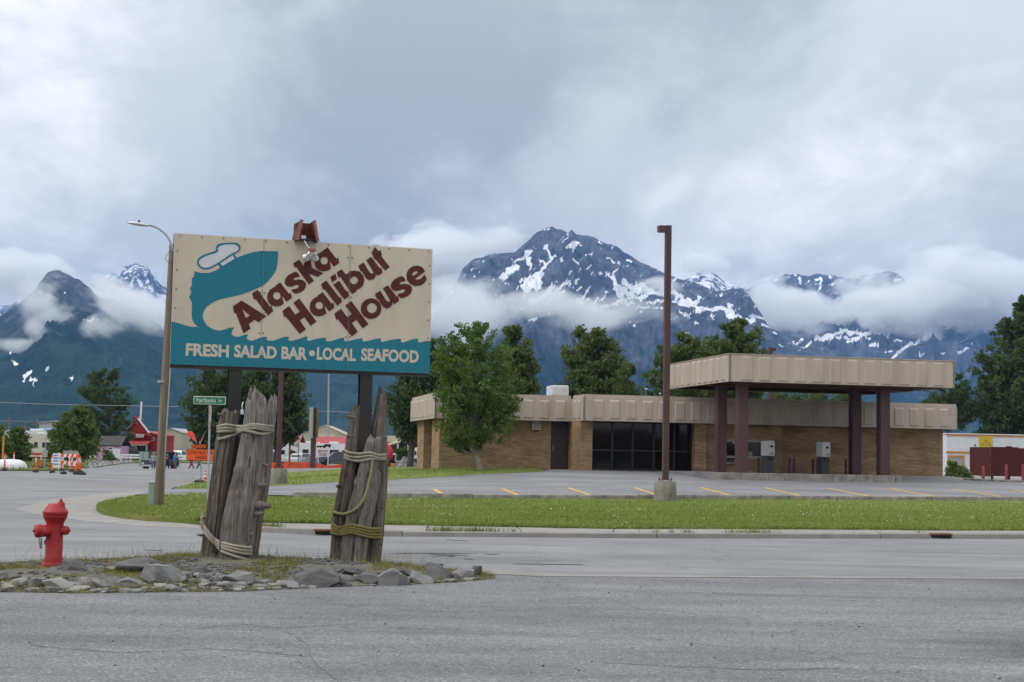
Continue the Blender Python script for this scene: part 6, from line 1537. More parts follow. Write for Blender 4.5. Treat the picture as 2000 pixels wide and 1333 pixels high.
leaf_mat('leaf_ash', (.045, .088, .020), (.145, .215, .055)); leaf_mat('leaf_poplar', (.043, .072, .026), (.135, .172, .065)); leaf_mat('leaf_dark', (.030, .054, .020), (.10, .138, .048)); leaf_mat('leaf_bush', (.05, .085, .025), (.14, .195, .06))
mat('bark_pale', (.27, .25, .21), .9, .3, 12, .4, stretch=(1, 1, .3), dirt=(.1, .09, .07), dirt_scale=4)
mat('bark_dark', (.09, .075, .06), .9, .3, 12, .4, stretch=(1, 1, .3))
LEAF_V = np.array([(0, -.5, 0), (.34, -.08, .05), (0, .5, 0), (-.34, -.08, .05)]); LEAF_F = np.array([(0, 1, 2, 3)])
def leaves(name, P, size, m, parent, rnd, rg):
    """leaf-shaped quads at points P, randomly turned"""
    N = len(P); a = rg.normal(size=(N, 3)); a[:, 2] *= .7; a /= np.linalg.norm(a, axis=1, keepdims=True)
    b = np.cross(a, rg.normal(size=(N, 3))); b /= np.linalg.norm(b, axis=1, keepdims=True); c = np.cross(a, b)
    s = size * rg.uniform(.6, 1.35, N)
    Vv = P[:, None] + s[:, None, None] * (LEAF_V[None, :, 0, None] * b[:, None] + LEAF_V[None, :, 1, None] * c[:, None] + LEAF_V[None, :, 2, None] * a[:, None])
    F = (np.arange(N)[:, None] * 4 + np.arange(4)[None])
    return np_mesh(name, Vv.reshape(-1, 3), F, m, parent, rnd=np.repeat(rnd, 4))
def tree(name, label, cat, Y, base_px, prof, leaf, m, bark, seed, nb=90, per=42, trunk_r=.14, group=None, clus=.38, up=.55, squash=1.0, base_y=None, depth=1.0, fill=.25):
    """prof: crown outline (photo y, left x, right x) from top to bottom"""
    rg = np.random.RandomState(seed)
    bx, by = base_px
    loc = at(bx, by, Y); gz = T(loc.x, loc.y)
    if base_y is None: loc.z = gz + .1
    t_ = thing(name, label, cat, (loc.x, loc.y, loc.z), 0, group)
    rows = []
    for y, x0, x1 in prof:
        a, b = at(x0, y, Y), at(x1, y, Y); rows.append((a.z - loc.z, (a.x + b.x) / 2 - loc.x, (b.x - a.x) / 2))
    rows.sort(); zs_ = np.array([r_[0] for r_ in rows]); cs = np.array([r_[1] for r_ in rows]); hw = np.array([r_[2] for r_ in rows])
    ztop, zlow = zs_[-1], zs_[0]; H = ztop - zlow
    # trunk and limbs
    mb = MB(); tz = np.linspace(-.25, ztop - .12 * H, 14); tx = np.interp(tz, np.r_[0, zs_], np.r_[0, cs]) * np.clip(tz / max(zlow + .3 * H, .1), 0, 1) + .05 * np.sin(tz * 1.3 + seed)
    tr_ = trunk_r * np.clip(1.12 - tz / ztop, .06, 1.2)
    tp = [Vector((x, .06 * math.sin(z * 1.1 + seed), z)) for x, z in zip(tx, tz)]
    mb.tube(tp, list(tr_), 10)
    area = np.interp(np.linspace(zlow, ztop, 60), zs_, hw); wgt = area / area.sum()
    C = []; R_ = []; tone = []
    for i in range(nb):
        h = rg.choice(np.linspace(zlow, ztop, 60), p=wgt) + rg.normal(0, H * .01)
        w = np.interp(h, zs_, hw); c = np.interp(h, zs_, cs); az = rg.uniform(0, 6.283)
        reach = w * (rg.uniform(.72, 1.06) if rg.rand() < .72 else rg.uniform(.25, .7))
        tip = Vector((c + math.cos(az) * reach, math.sin(az) * reach * depth, h))
        h0 = max(zlow * .55, h - reach * up - .12 * H * rg.rand()); k = np.clip(h0, tz[0], tz[-1]); st = Vector((float(np.interp(k, tz, tx)), .06 * math.sin(k * 1.1 + seed), k))
        mid = st.lerp(tip, .5) + Vector((0, 0, -.06 * reach)) + Vector(rg.normal(0, .04 * reach, 3))
        r0 = trunk_r * .32 * (1 - .6 * h / ztop)
        mb.tube([st, st.lerp(mid, .5), mid, mid.lerp(tip, .6), tip], [r0, r0 * .8, r0 * .55, r0 * .35, r0 * .12], 5, False)
        tn = rg.rand()
        for s in (rg.uniform(.5, .7), rg.uniform(.75, .9), 1.0):
            q = mid.lerp(tip, (s - .5) * 2); C.append((q.x, q.y, q.z)); R_.append(clus * rg.uniform(.6, 1.25) * (.75 + .5 * (w / hw.max()))); tone.append(tn * .6 + .4 * rg.rand())
    C = np.array(C); R_ = np.array(R_); tone = np.array(tone)
    R_ = R_ * .84; per = int(per * .8)
    N = len(C) * per; ci = rg.randint(0, len(C), N); d = rg.normal(size=(N, 3)); d /= np.linalg.norm(d, axis=1, keepdims=True); rr = rg.rand(N) ** .5
    P = C[ci] + d * (R_[ci] * rr)[:, None] * np.array([1, 1, .72])
    rnd = np.clip(tone[ci] * .7 + .3 * rg.rand(N), 0, 1)
    leaves('crown', P, leaf, m, t_, rnd, rg)
    mb.build('trunk', bark, t_, smooth=True)
    return t_
tree('street_tree', 'full green tree on the lawn before the tan brick wall', 'tree', 70.3, (936, 922), [(632, 905, 950), (645, 876, 975), (665, 862, 995), (690, 853, 1010), (720, 848, 1018), (760, 846, 1024), (800, 850, 1020), (822, 855, 1010), (842, 862, 992), (856, 868, 955), (868, 872, 915)], .14, 'leaf_ash', 'bark_pale', 2, nb=230, per=40, trunk_r=.13, clus=.31)
PG = 'trees behind the buildings'
tree('poplar_tree', 'dark poplar tree rising behind the green street tree', 'tree', 98, (1005, 905), [(636, 995, 1012), (655, 985, 1030), (680, 975, 1040), (710, 972, 1045), (740, 970, 1050), (775, 970, 1052), (810, 975, 1045)], .24, 'leaf_poplar', 'bark_dark', 4, nb=120, per=40, trunk_r=.2, group=PG, clus=.5)
tree('poplar_tree', 'poplar tree behind the white roof unit of the tan building', 'tree', 105, (1160, 905), [(628, 1145, 1168), (645, 1128, 1185), (670, 1112, 1202), (700, 1098, 1218), (730, 1092, 1232), (760, 1088, 1240), (800, 1095, 1240)], .24, 'leaf_poplar', 'bark_dark', 6, nb=150, per=38, trunk_r=.22, group=PG, clus=.5)
tree('poplar_tree', 'low poplar tree just right of the tree behind the roof unit', 'tree', 112, (1222, 905), [(690, 1212, 1228), (710, 1205, 1236), (740, 1200, 1242), (775, 1198, 1246), (810, 1200, 1244)], .24, 'leaf_poplar', 'bark_dark', 8, nb=60, per=34, trunk_r=.15, group=PG, clus=.45)
tree('poplar_tree', 'poplar tree seen behind the tall light pole', 'tree', 108, (1310, 905), [(648, 1315, 1345), (668, 1295, 1375), (690, 1272, 1395), (715, 1262, 1405), (745, 1258, 1410), (780, 1262, 1400)], .25, 'leaf_poplar', 'bark_dark', 10, nb=130, per=38, trunk_r=.2, group=PG, clus=.5)
tree('poplar_tree', 'poplar tree topping the left corner of the canopy', 'tree', 112, (1440, 905), [(624, 1415, 1445), (640, 1400, 1475), (660, 1385, 1497), (680, 1372, 1505), (700, 1365, 1505), (740, 1370, 1495), (780, 1380, 1480)], .25, 'leaf_poplar', 'bark_dark', 12, nb=130, per=38, trunk_r=.2, group=PG, clus=.5)
tree('poplar_tree', 'tall dense tree at the right edge of the picture', 'tree', 185, (1985, 905), [(590, 1990, 2015), (606, 1970, 2040), (630, 1947, 2070), (660, 1930, 2090), (695, 1912, 2105), (735, 1900, 2115), (780, 1896, 2120), (825, 1898, 2118), (862, 1908, 2100)], .38, 'leaf_dark', 'bark_dark', 14, nb=380, per=44, trunk_r=.4, group=PG, clus=.8)
tree('poplar_tree', 'lower dark tree between the canopy and the tall right tree', 'tree', 190, (1845, 905), [(725, 1848, 1870), (740, 1828, 1890), (760, 1810, 1905), (785, 1800, 1915), (820, 1802, 1915)], .27, 'leaf_dark', 'bark_dark', 16, nb=110, per=38, trunk_r=.2, group=PG, clus=.55)
tree('poplar_tree', 'distant tree seen under the canopy roof', 'tree', 150, (1600, 905), [(752, 1510, 1640), (765, 1490, 1665), (790, 1480, 1680), (820, 1480, 1680)], .3, 'leaf_dark', 'bark_dark', 18, nb=110, per=34, trunk_r=.2, group=PG, clus=.6)
tree('poplar_tree', 'dark tree left of the tan building corner', 'tree', 125, (800, 905), [(660, 838, 862), (685, 810, 885), (710, 785, 890), (740, 768, 892), (775, 758, 890), (810, 755, 888), (845, 760, 880)], .27, 'leaf_dark', 'bark_dark', 20, nb=190, per=40, trunk_r=.25, group=PG, clus=.58)
tree('poplar_tree', 'left dark tree seen below the restaurant sign', 'tree', 150, (425, 905), [(712, 405, 465), (730, 380, 490), (755, 366, 500), (785, 358, 505), (815, 362, 500), (845, 370, 490), (868, 385, 470)], .32, 'leaf_dark', 'bark_dark', 22, nb=170, per=38, trunk_r=.28, group=PG, clus=.68)
tree('poplar_tree', 'dense dark tree between the two sign posts', 'tree', 150, (540, 905), [(705, 505, 570), (725, 478, 588), (755, 468, 598), (790, 465, 602), (825, 472, 600), (850, 490, 590)], .32, 'leaf_dark', 'bark_dark', 24, nb=190, per=40, trunk_r=.28, group=PG, clus=.68)
tree('poplar_tree', 'open-branched tree rising left of the red shop', 'tree', 196, (208, 892), [(720, 188, 226), (735, 172, 238), (755, 160, 246), (775, 153, 254), (795, 152, 260), (815, 160, 258), (835, 170, 262), (850, 180, 268), (862, 190, 250)], .30, 'leaf_dark', 'bark_dark', 26, nb=130, per=32, trunk_r=.22, group=PG, clus=.55)
tree('bushy_tree', 'round bushy tree before the open-branched tree', 'tree', 125, (148, 897), [(795, 148, 168), (810, 128, 180), (830, 112, 188), (850, 102, 192), (870, 100, 193), (888, 112, 186)], .22, 'leaf_bush', 'bark_dark', 28, nb=150, per=40, trunk_r=.15, clus=.5)
tree('bush', 'leafy bush right of the orange stake at the far left', 'bush', 115, (32, 900), [(838, 26, 42), (852, 16, 52), (870, 10, 58), (890, 14, 58)], .2, 'leaf_bush', 'bark_dark', 30, nb=70, per=36, trunk_r=.08, clus=.42)
tree('bush', 'leafy bush cut by the left picture edge', 'bush', 112, (0, 900), [(830, -12, 8), (848, -30, 14), (870, -40, 18), (892, -38, 18)], .2, 'leaf_bush', 'bark_dark', 32, nb=70, per=36, trunk_r=.08, clus=.42)
tree('bush', 'small bush left of the round bushy tree', 'bush', 130, (107, 900), [(835, 100, 112), (850, 96, 120), (875, 96, 122), (892, 98, 120)], .2, 'leaf_bush', 'bark_dark', 34, nb=40, per=34, trunk_r=.07, clus=.4)
tree('bush', 'green bush at the corner between brick wall and white shop', 'bush', 98, (1866, 932), [(903, 1852, 1868), (912, 1850, 1882), (922, 1850, 1892), (931, 1852, 1896)], .13, 'leaf_bush', 'bark_dark', 36, nb=60, per=36, trunk_r=.05, clus=.28)
tree('bush', 'small green bush by the corner of the pink shed', 'bush', 183, (208, 900), [(880, 204, 214), (888, 202, 220), (899, 202, 226)], .16, 'leaf_bush', 'bark_dark', 38, nb=36, per=30, trunk_r=.05, clus=.3)
tree('bush', 'dark shrub in front of the white trailer beside the building', 'bush', 132, (786, 905), [(872, 776, 790), (882, 772, 798), (895, 772, 800), (905, 778, 796)], .14, 'leaf_dark', 'bark_dark', 40, nb=40, per=30, trunk_r=.06, clus=.3)
# ------------------------------------------------------------------ street corner furniture
mat('pole_wood', (.19, .15, .115), .9, .3, 14, .4, stretch=(1, 1, .06), dirt=(.09, .055, .035), dirt_amt=.7, dirt_scale=2.5)
mat('steel_grey', (.34, .35, .37), .5, .1, 5, metal=.3)
mat('box_green', (.25, .34, .28), .6, .08, 3, dirt=(.2, .26, .2), dirt_scale=3)
mat('sign_green', (.01, .16, .075), .5, .06, 5)
mat('white_paint', (.72, .72, .72), .6, .06, 5, dirt=(.5, .49, .47), dirt_scale=4)
mat('stop_red', (.33, .02, .025), .5, .08, 4)
mat('safety_orange', (.75, .10, .015), .55, .08, 5)
mat('flag_orange', (.80, .08, .05), .7, .1, 4)
mat('black_rubber', (.018, .018, .018), .8, .2, 6)
mat('black_text', (.015, .012, .01), .6, .1, 6)
pb = gp(309, 988, .12); Yp = pb.y
up_ = thing('utility_pole', 'weathered wooden pole carrying a street lamp beside the sign', 'utility pole', (pb.x, pb.y, pb.z), 0)
top = at(337, 478, Yp) - pb
n_ = 16; MB().tube([Vector((0, 0, -.3)).lerp(top, i / n_) for i in range(n_ + 1)], [.135 - .045 * i / n_ for i in range(n_ + 1)], 16).build('pole', 'pole_wood', up_, smooth=True)
arm = [at(x, y, Yp - .1) - pb for x, y in ((337, 492), (335, 478), (325, 460), (308, 446), (290, 439.5))]
MB().tube([Vector((v.x, v.y, v.z)) for v in smooth_line(arm, 5)], .03, 8).build('lamp_arm', 'steel_grey', up_, smooth=True)
lh = at(270, 438, Yp - .12) - pb; hd_ = MB().lathe([(.02, -.31), (.07, -.24), (.10, -.05), (.095, .1), (.06, .25), (.035, .31)], 14, Matrix.Translation(lh) @ Matrix.Rotation(.14, 4, 'Y') @ Matrix.Rotation(math.pi / 2, 4, 'Y') @ Matrix.Diagonal((.55, 1, 1, 1))); hd_.build('lamp_head', 'galvanised', up_, smooth=True)
MB().lathe([(.03, 0), (.03, .05), (.02, .06)], 8, Matrix.Translation(lh + Vector((.02, 0, .05)))).build('photocell', 'charcoal', up_)
MB().lathe([(.14, 0), (.14, .06)], 16, Matrix.Translation(at(317, 748, Yp) - pb)).build('band', 'steel_grey', up_)
cdt = [at(x, y, Yp - .14) - pb for x, y in ((340, 500), (336.5, 560), (329, 700), (319, 860), (314, 985))]
MB().tube([v + Vector((.07, 0, 0)) for v in cdt], .022, 6).build('conduit', 'steel_grey', up_, smooth=True)
MB().tube(smooth_line([at(x, y, Yp - .15) - pb for x, y in ((336, 486), (326, 498), (324, 507), (329, 513), (337, 514))], 5), .008, 5).build('loose_wire', 'charcoal', up_, smooth=True)
ub = gp(295.5, 987, .13); o = thing('utility_box', 'pale green utility cabinet against the foot of the wooden pole', 'utility box', ub, .15)
hU = at(295, 944, ub.y).z - ub.z; k = ub.y / FPX
MB().bbox(-6.2 * k, 6.2 * k, -.1, .12, 0, hU, .012).build('cabinet', 'box_green', o); MB().bbox(-6.8 * k, 6.8 * k, -.12, .14, hU + .001, hU + .03, .01).build('lid', 'box_green', o); MB().box(-5.2 * k, 5.2 * k, -.108, -.101, .08, hU - .05).build('door', 'box_green', o)
for i, (x, y) in enumerate(((323, 965.5), (351, 966))):
    p = gp(x, y, .14); q = MB().bbox(-.2, .2, -.28, .28, -.05, .02, .01).build('handhole_cover', 'concrete_pale'); q.location = p; tag(q, ('left' if i == 0 else 'right') + ' pale utility cover set in the lawn behind the wooden pole', 'utility cover', 'covers in the lawn')
# street name and stop sign
Ys = 44.0; sp = gat(409, Ys, .12); ss = thing('street_sign', 'street name sign above a stop sign seen edge-on', 'street sign', sp, 0)
MB().tube([(0, 0, -.2), (at(410, 792, Ys) - sp) + Vector((0, 0, 0))], .03, 8).build('post', 'galvanised', ss)
c = at(409.5, 782.5, Ys) - sp; wS, hS = 62.5 * Ys / FPX, 15.5 * Ys / FPX
MB().bbox(c.x - wS / 2, c.x + wS / 2, -.012, .012, c.z - hS / 2, c.z + hS / 2, .008).build('name_plate', 'white_paint', ss); npl = ss.children[-1]
MB().bbox(c.x - wS / 2 + .018, c.x + wS / 2 - .018, -.016, -.0125, c.z - hS / 2 + .018, c.z + hS / 2 - .018, .0015).build('green_field', 'sign_green', npl)
lettering('Fairbanks', wS * .60, hS * .56, 'white_paint', npl, (c.x - wS * .10, -.0185, c.z + .005), 0, .0); lettering('Dr', wS * .11, hS * .34, 'white_paint', npl, (c.x + wS * .34, -.0185, c.z - .01), 0, .012)
c2 = at(411, 818, Ys - .05) - sp; oc = [(.375 * math.cos(R(22.5 + 45 * i)), .375 * math.sin(R(22.5 + 45 * i))) for i in range(8)]
Ms = Matrix.Translation((c2.x, -.06, c2.z)) @ Matrix.Rotation(R(-76), 4, 'Z')
MB().prism([(x * 1.0, z * 1.0) for x, z in oc], -.005, .005, Ms).build('stop_plate', 'white_paint', ss); stp = ss.children[-1]
MB().prism([(x * .94, z * .94) for x, z in oc], -.009, -.0055, Ms).build('red_field', 'stop_red', stp)
me = text_mesh('STOP', .30, 0, .01); me.transform(Ms @ Matrix.Translation((0, -.011, 0)) @ XZ); link('lettering', me, 'white_paint', stp)
# construction sign on its stand
Yc = 75.0; cp = gat(394, Yc, .1); cs_ = thing('construction_sign', 'orange construction ahead sign with detour plate and two flags', 'road sign', cp, 0)
def CL_(x, y, dy=0): return at(x, y, Yc + dy) - cp
a, b = CL_(365, 877), CL_(421, 901); MB().bbox(a.x, b.x, -.02, .0, b.z, a.z, .02).build('panel', 'black_text', cs_); pn = cs_.children[-1]
MB().bbox(a.x + .025, b.x - .025, -.026, -.0205, b.z + .025, a.z - .025, .002).build('orange_field', 'safety_orange', pn)
hh = (a.z - b.z)
lettering('CONSTRUCTION', (b.x - a.x) * .88, hh * .27, 'black_text', pn, ((a.x + b.x) / 2, -.029, b.z + hh * .68), 0, .012); lettering('AHEAD', (b.x - a.x) * .42, hh * .27, 'black_text', pn, ((a.x + b.x) / 2, -.029, b.z + hh * .29), 0, .012)
a, b = CL_(374, 868), CL_(402.5, 877); MB().bbox(a.x, b.x, -.02, .0, b.z + .01, a.z, .008).build('detour_plate', 'black_text', cs_); dpn = cs_.children[-1]
MB().bbox(a.x + .02, b.x - .02, -.026, -.0205, b.z + .03, a.z - .02, .002).build('orange_field', 'safety_orange', dpn); lettering('DETOUR', (b.x - a.x) * .8, .13, 'black_text', dpn, ((a.x + b.x) / 2, -.029, (a.z + b.z) / 2), 0, .012)
MB().tube([(0, .05, .05), CL_(390, 862) + Vector((0, .05, 0))], .03, 8).build('mast', 'steel_grey', cs_)
for (x0, y0, x1, y1, ang, i) in ((384, 866, 372, 848, .6, 0), (391, 866, 402, 843, -.5, 1)):
    p0, p1 = CL_(x0, y0), CL_(x1, y1); st = MB().tube([p0, p1], .012, 6).build('flag_staff', 'steel_grey', cs_)
    if i == 0: fl = [(385, 866), (365, 850), (366, 845), (373, 842), (378, 846)]
    else: fl = [(391, 866), (393, 858), (403, 841), (399, 848), (395, 860)]
    P = [CL_(x, y) for x, y in fl]; MB().prism([(p.x, p.z) for p in P], -.012 + .03, .012 + .03).build('flag', 'flag_orange', cs_)
for s in (-1, 1): MB().tube([(0, .05, .22), (s * .42, -.25, .02)], .02, 6).build('leg', 'steel_grey', cs_); MB().tube([(0, .05, .22), (s * .42, .4, .02)], .02, 6).build('leg', 'steel_grey', cs_)
MB().bbox(-.3, .1, -.15, .15, .0, .12, .03).build('ballast', 'charcoal', cs_)
def cone(label, loc, h=.6, grp='traffic cones'):
    t_ = thing('traffic_cone', label, 'traffic cone', loc, 0, grp); r_ = h * .2
    MB().bbox(-r_ * 1.3, r_ * 1.3, -r_ * 1.3, r_ * 1.3, 0, .04, .01).build('base', 'black_rubber', t_)
    for z0, z1, m in ((.04, .45, 'safety_orange'), (.45, .6, 'white_paint'), (.6, .72, 'safety_orange'), (.72, .84, 'white_paint'), (.84, 1.0, 'safety_orange')):
        f = lambda z: r_ * (1.05 - .85 * z); MB().lathe([(f(z0), z0 * h), (f(z1), z1 * h)], 16).build('band' if m == 'white_paint' else 'body', m, t_, auto=40)
    return t_
cone('orange traffic cone beside the stand of the construction sign', gat(402, 76, .1), .6)
def delineator(label, loc, h=1.05, lean=0.0, base=True):
    t_ = thing('delineator', label, 'delineator', loc, 0, 'orange delineator posts'); t_.rotation_euler = (0, lean, 0)
    if base: MB().lathe([(.2, 0), (.2, .05), (.12, .14), (.06, .16)], 14).build('base', 'black_rubber', t_)
    for z0, z1, m in ((.1, .62, 'safety_orange'), (.62, .70, 'white_paint'), (.70, .76, 'safety_orange'), (.76, .84, 'white_paint'), (.84, 1.0, 'safety_orange')):
        MB().lathe([(.055, z0 * h), (.052, z1 * h)], 12).build('band' if m == 'white_paint' else 'tube', m, t_)
    MB().lathe([(.03, h), (.03, h + .06)], 8).build('grip', 'safety_orange', t_)
for i, (px, Yd, ln, lab) in enumerate(((9.5, 98, 0, 'at the left picture edge'), (27, 104, 0, 'second from the left picture edge'), (70.5, 97, 0, 'left one of the pair by the grey sign post'), (80.5, 103, 0, 'right one of the pair by the grey sign post'), (103, 97, -.08, 'leaning left of the blue and white board'),
     (121, 100, -.05, 'right of the blue and white board'), (141, 99, 0, 'in front of the striped barricade'), (149, 97, .05, 'left one of the three at the barricade end'), (153, 100, 0, 'middle one of the three at the barricade end'), (158, 98, -.06, 'right one of the three at the barricade end'),
     (531, 138, 0, 'left of the second light pole at the orange mesh'), (563, 136, 0, 'right of the second light pole at the orange mesh'), (689, 138, 0, 'at the right end of the orange mesh'))):
    delineator('orange post with white bands ' + lab, gat(px, Yd, .02), 1.05 if px < 500 else .95, ln)
# barricade, boards, wheel stops
bp_ = gat(132, 101, .05); br = thing('barricade', 'orange and white striped barricade among the orange posts', 'barricade', bp_, 0); k = 101 / FPX
for z0 in (.35, .82):
    for i in range(8): 
        x = -.62 + i * .16; MB().prism([(x, z0), (x + .16, z0), (x + .16 + .1, z0 + .24), (x + .1, z0 + .24)], -.02, .02).build('stripe', 'safety_orange' if i % 2 else 'white_paint', br)
for x in (-.6, .68): MB().bbox(x - .03, x + .03, .03, .08, 0, 1.12, .008).build('leg', 'white_paint', br)
bp_ = gat(113, 102, .05); bb = thing('sandwich_board', 'blue and white sandwich board sign leaning by the orange posts', 'sign board', bp_, .1)
MB().box(-.36, .36, -.02, .02, .1, 1.05, Matrix.Rotation(-.12, 4, 'X')).build('panel', 'white_paint', bb); mat('sign_blue', (.10, .22, .52), .6, .2, 8); mat('shop_red', (.30, .018, .022), .7, .14, 2, stretch=(4, 4, .5), dirt=(.2, .012, .014), dirt_scale=2)
for z in (.28, .5, .68, .86): MB().box(-.3, .3, -.026, -.021, z, z + .1, Matrix.Rotation(-.12, 4, 'X')).build('printed_line', 'sign_blue', bb)
for x in (-.3, .3): MB().tube([(x, .02, .9), (x, .4, 0)], .02, 6).build('leg', 'white_paint', bb)
bp_ = gat(143, 103, .05); bb = thing('road_sign_board', 'small white board sign standing behind the striped barricade', 'sign board', bp_, 0)
MB().bbox(-.3, .3, -.02, .02, .2, 1.0, .01).build('panel', 'white_paint', bb); MB().box(-.2, .2, -.026, -.021, .35, .85).build('printed_block', 'charcoal', bb); MB().tube([(-.25, .05, 0), (-.25, .05, .9)], .02, 6).build('leg', 'white_paint', bb); MB().tube([(.25, .05, 0), (.25, .05, .9)], .02, 6).build('leg', 'white_paint', bb)
for i, px in enumerate((125, 150.5, 162.5)):
    o = MB().lathe([(.2, 0), (.22, .06), (.16, .14), (.08, .18), (.0, .19)], 14, closed=False).build('sandbag', 'black_rubber', smooth=True); o.location = gat(px, 96, .0); tag(o, 'black rubber ballast at the foot of the orange posts, ' + ('left of the barricade', 'under the three posts', 'right of the three posts')[i], 'ballast', 'ballast at the orange posts')
p = gat(140, 118, .05); o = thing('blank_sign', 'wide blank grey sign seen from behind above the barricade', 'road sign', p, 0); a, b = at(123.5, 880.5, 118) - p, at(152, 893, 118) - p
MB().bbox(a.x, b.x, -.02, .02, b.z, a.z, .01).build('panel', 'grey_plastic', o); MB().tube([((a.x + b.x) / 2, .05, -.1), ((a.x + b.x) / 2, .05, a.z + .1)], .03, 6).build('post', 'steel_grey', o)
p = gat(87, 104, .05); o = thing('sign_post', 'thin grey sign post with a small plate by the verge', 'sign post', p, 0); hP = at(88, 862, 104).z - p.z
MB().tube([(0, 0, -.1), (.03, 0, hP)], .035, 8).build('post', 'steel_grey', o); MB().bbox(-.16, .2, -.05, -.035, hP * .45, hP * .45 + .4, .01).build('plate', 'grey_plastic', o)
p = gat(5, 106, .05); o = MB().bbox(-.06, .06, -.06, .06, -.2, at(5, 852, 106).z - p.z, .01).build('stake', 'orange_trim'); o.location = p; tag(o, 'brown wooden post standing in the bushes at the far left', 'post')
mat('sheeting', (.66, .67, .69), .6, .1, 2, .5, dirt=(.45, .45, .46), dirt_scale=1.5, bscale=6)
p = gat(10, 103, .02); o = thing('covered_pipe', 'long white covered pipe lying at the left edge of the road', 'pipe', p, 0)
prof = [(math.cos(a) * .62, max(0, math.sin(a)) * .62) for a in np.linspace(0, math.pi, 15)]
P = []; F = []; nn = len(prof)
for i, (x, s) in enumerate(((-3.5, 1), (-2, 1.02), (-.6, .98), (.5, .96), (1.0, .93), (1.25, .8), (1.42, .5), (1.5, .05))):
    for (a, z) in prof: P.append((x, a * s, z * s * (1 + .05 * math.sin(x * 3 + a * 4))))
for i in range(7):
    for j in range(nn - 1): F.append((i * nn + j, i * nn + j + 1, (i + 1) * nn + j + 1, (i + 1) * nn + j))
MB().add(P, F).build('sheet', 'sheeting', o, smooth=True)
kerb_run('pale kerb along the verge across the junction', [gp(x, y, .0) for x, y in ((-60, 919), (0, 919.2), (60, 919.6), (112, 920))], .12, .3, 3.0, 'concrete_pale', seed=12)

# ------------------------------------------------------------------ people
mat('skin', (.42, .25, .17), .6, .08, 6); mat('hair_dark', (.03, .022, .017), .8, .2, 8); mat('cap_blue', (.08, .14, .28), .8, .1, 6); mat('hair_grey', (.25, .24, .22), .8, .2, 8)
for nm, c in (('cloth_grey', (.30, .32, .33)), ('jeans', (.06, .085, .17)), ('cloth_maroon', (.11, .022, .03)), ('cloth_black', (.02, .02, .022)), ('cloth_blue', (.06, .17, .50)), ('cloth_khaki', (.13, .095, .06)), ('cloth_red', (.28, .03, .035)), ('cloth_navy', (.03, .035, .07)), ('shoe', (.025, .02, .02))): mat(nm, c, .85, .15, 8)
def person(label, loc, rz, H, topm, legm, hairm, stride=.25, arm=.2, arms_up=False):
    t_ = thing('person', label, 'person', loc, rz, 'people crossing the street')
    k = H / 1.75
    J = {'pel': (0, 0, .95), 'wst': (0, .0, 1.10), 'chs': (0, -.01, 1.32), 'nck': (0, -.02, 1.50), 'hd0': (0, -.03, 1.58), 'hd1': (0, -.035, 1.66), 'hd2': (0, -.02, 1.72)}
    E = [('pel', 'wst'), ('wst', 'chs'), ('chs', 'nck'), ('nck', 'hd0'), ('hd0', 'hd1'), ('hd1', 'hd2')]
    Rd = {'pel': .15, 'wst': .14, 'chs': .155, 'nck': .06, 'hd0': .08, 'hd1': .098, 'hd2': .075}
    for s, sg in ((-1, 1), (1, -1)):
        q = 'l' if s < 0 else 'r'
        f = stride * sg
        J[q + 'hip'] = (s * .10, 0, .90); J[q + 'kn'] = (s * .11, -f * .55 - .03, .50); J[q + 'an'] = (s * .11, -f + (.06 if f < 0 else 0), .09); J[q + 'to'] = (s * .12, -f - .16, .04)
        J[q + 'sh'] = (s * .19, -.01, 1.41)
        if arms_up: J[q + 'el'] = (s * .25, -.12, 1.18); J[q + 'wr'] = (s * .12, -.28, 1.30); J[q + 'ha'] = (s * .07, -.31, 1.34)
        else: J[q + 'el'] = (s * .25, arm * sg * .4, 1.14); J[q + 'wr'] = (s * .26, arm * sg - .06, .92); J[q + 'ha'] = (s * .255, arm * sg - .09, .82)
        E += [('pel', q + 'hip'), (q + 'hip', q + 'kn'), (q + 'kn', q + 'an'), (q + 'an', q + 'to'), ('chs', q + 'sh'), (q + 'sh', q + 'el'), (q + 'el', q + 'wr'), (q + 'wr', q + 'ha')]
        Rd.update({q + 'hip': .105, q + 'kn': .07, q + 'an': .05, q + 'to': .045, q + 'sh': .075, q + 'el': .052, q + 'wr': .04, q + 'ha': .042})
    nm = list(J); me = bpy.data.meshes.new('body'); me.from_pydata([tuple(c * k for c in J[n_]) for n_ in nm], [(nm.index(a), nm.index(b)) for a, b in E], [])
    ob = bpy.data.objects.new('body', me); COL.objects.link(ob); md = ob.modifiers.new('skin', 'SKIN'); md.use_smooth_shade = True
    for i, n_ in enumerate(nm): me.skin_vertices[0].data[i].radius = (Rd[n_] * k, Rd[n_] * k * (.72 if n_ in ('pel', 'wst', 'chs') else 1)); me.skin_vertices[0].data[i].use_root = (n_ == 'pel')
    ob.modifiers.new('sub', 'SUBSURF').levels = 1
    dg = bpy.context.evaluated_depsgraph_get(); nme = bpy.data.meshes.new_from_object(ob.evaluated_get(dg)); bpy.data.objects.remove(ob)
    for m in ('skin', topm, legm, hairm, 'shoe'): nme.materials.append(MATS[m])
    for p in nme.polygons:
        c = p.center / k
        p.material_index = 4 if c.z < .10 else 2 if c.z < .97 and abs(c.x) < .2 else 3 if (c.z > 1.67 or (c.z > 1.57 and c.y > 0.0)) else 0 if c.z > 1.50 else 0 if (c.z < .97 and abs(c.x) >= .2) or (arms_up and c.y < -.24) else 1
        p.use_smooth = True
    ob = bpy.data.objects.new('body', nme); COL.objects.link(ob); ob.parent = t_
    return t_
Yq = 140
person('person in grey top and blue jeans walking left of the wooden pole', gat(300, Yq), R(15), 1.75, 'cloth_grey', 'jeans', 'hair_grey', .12, .1)
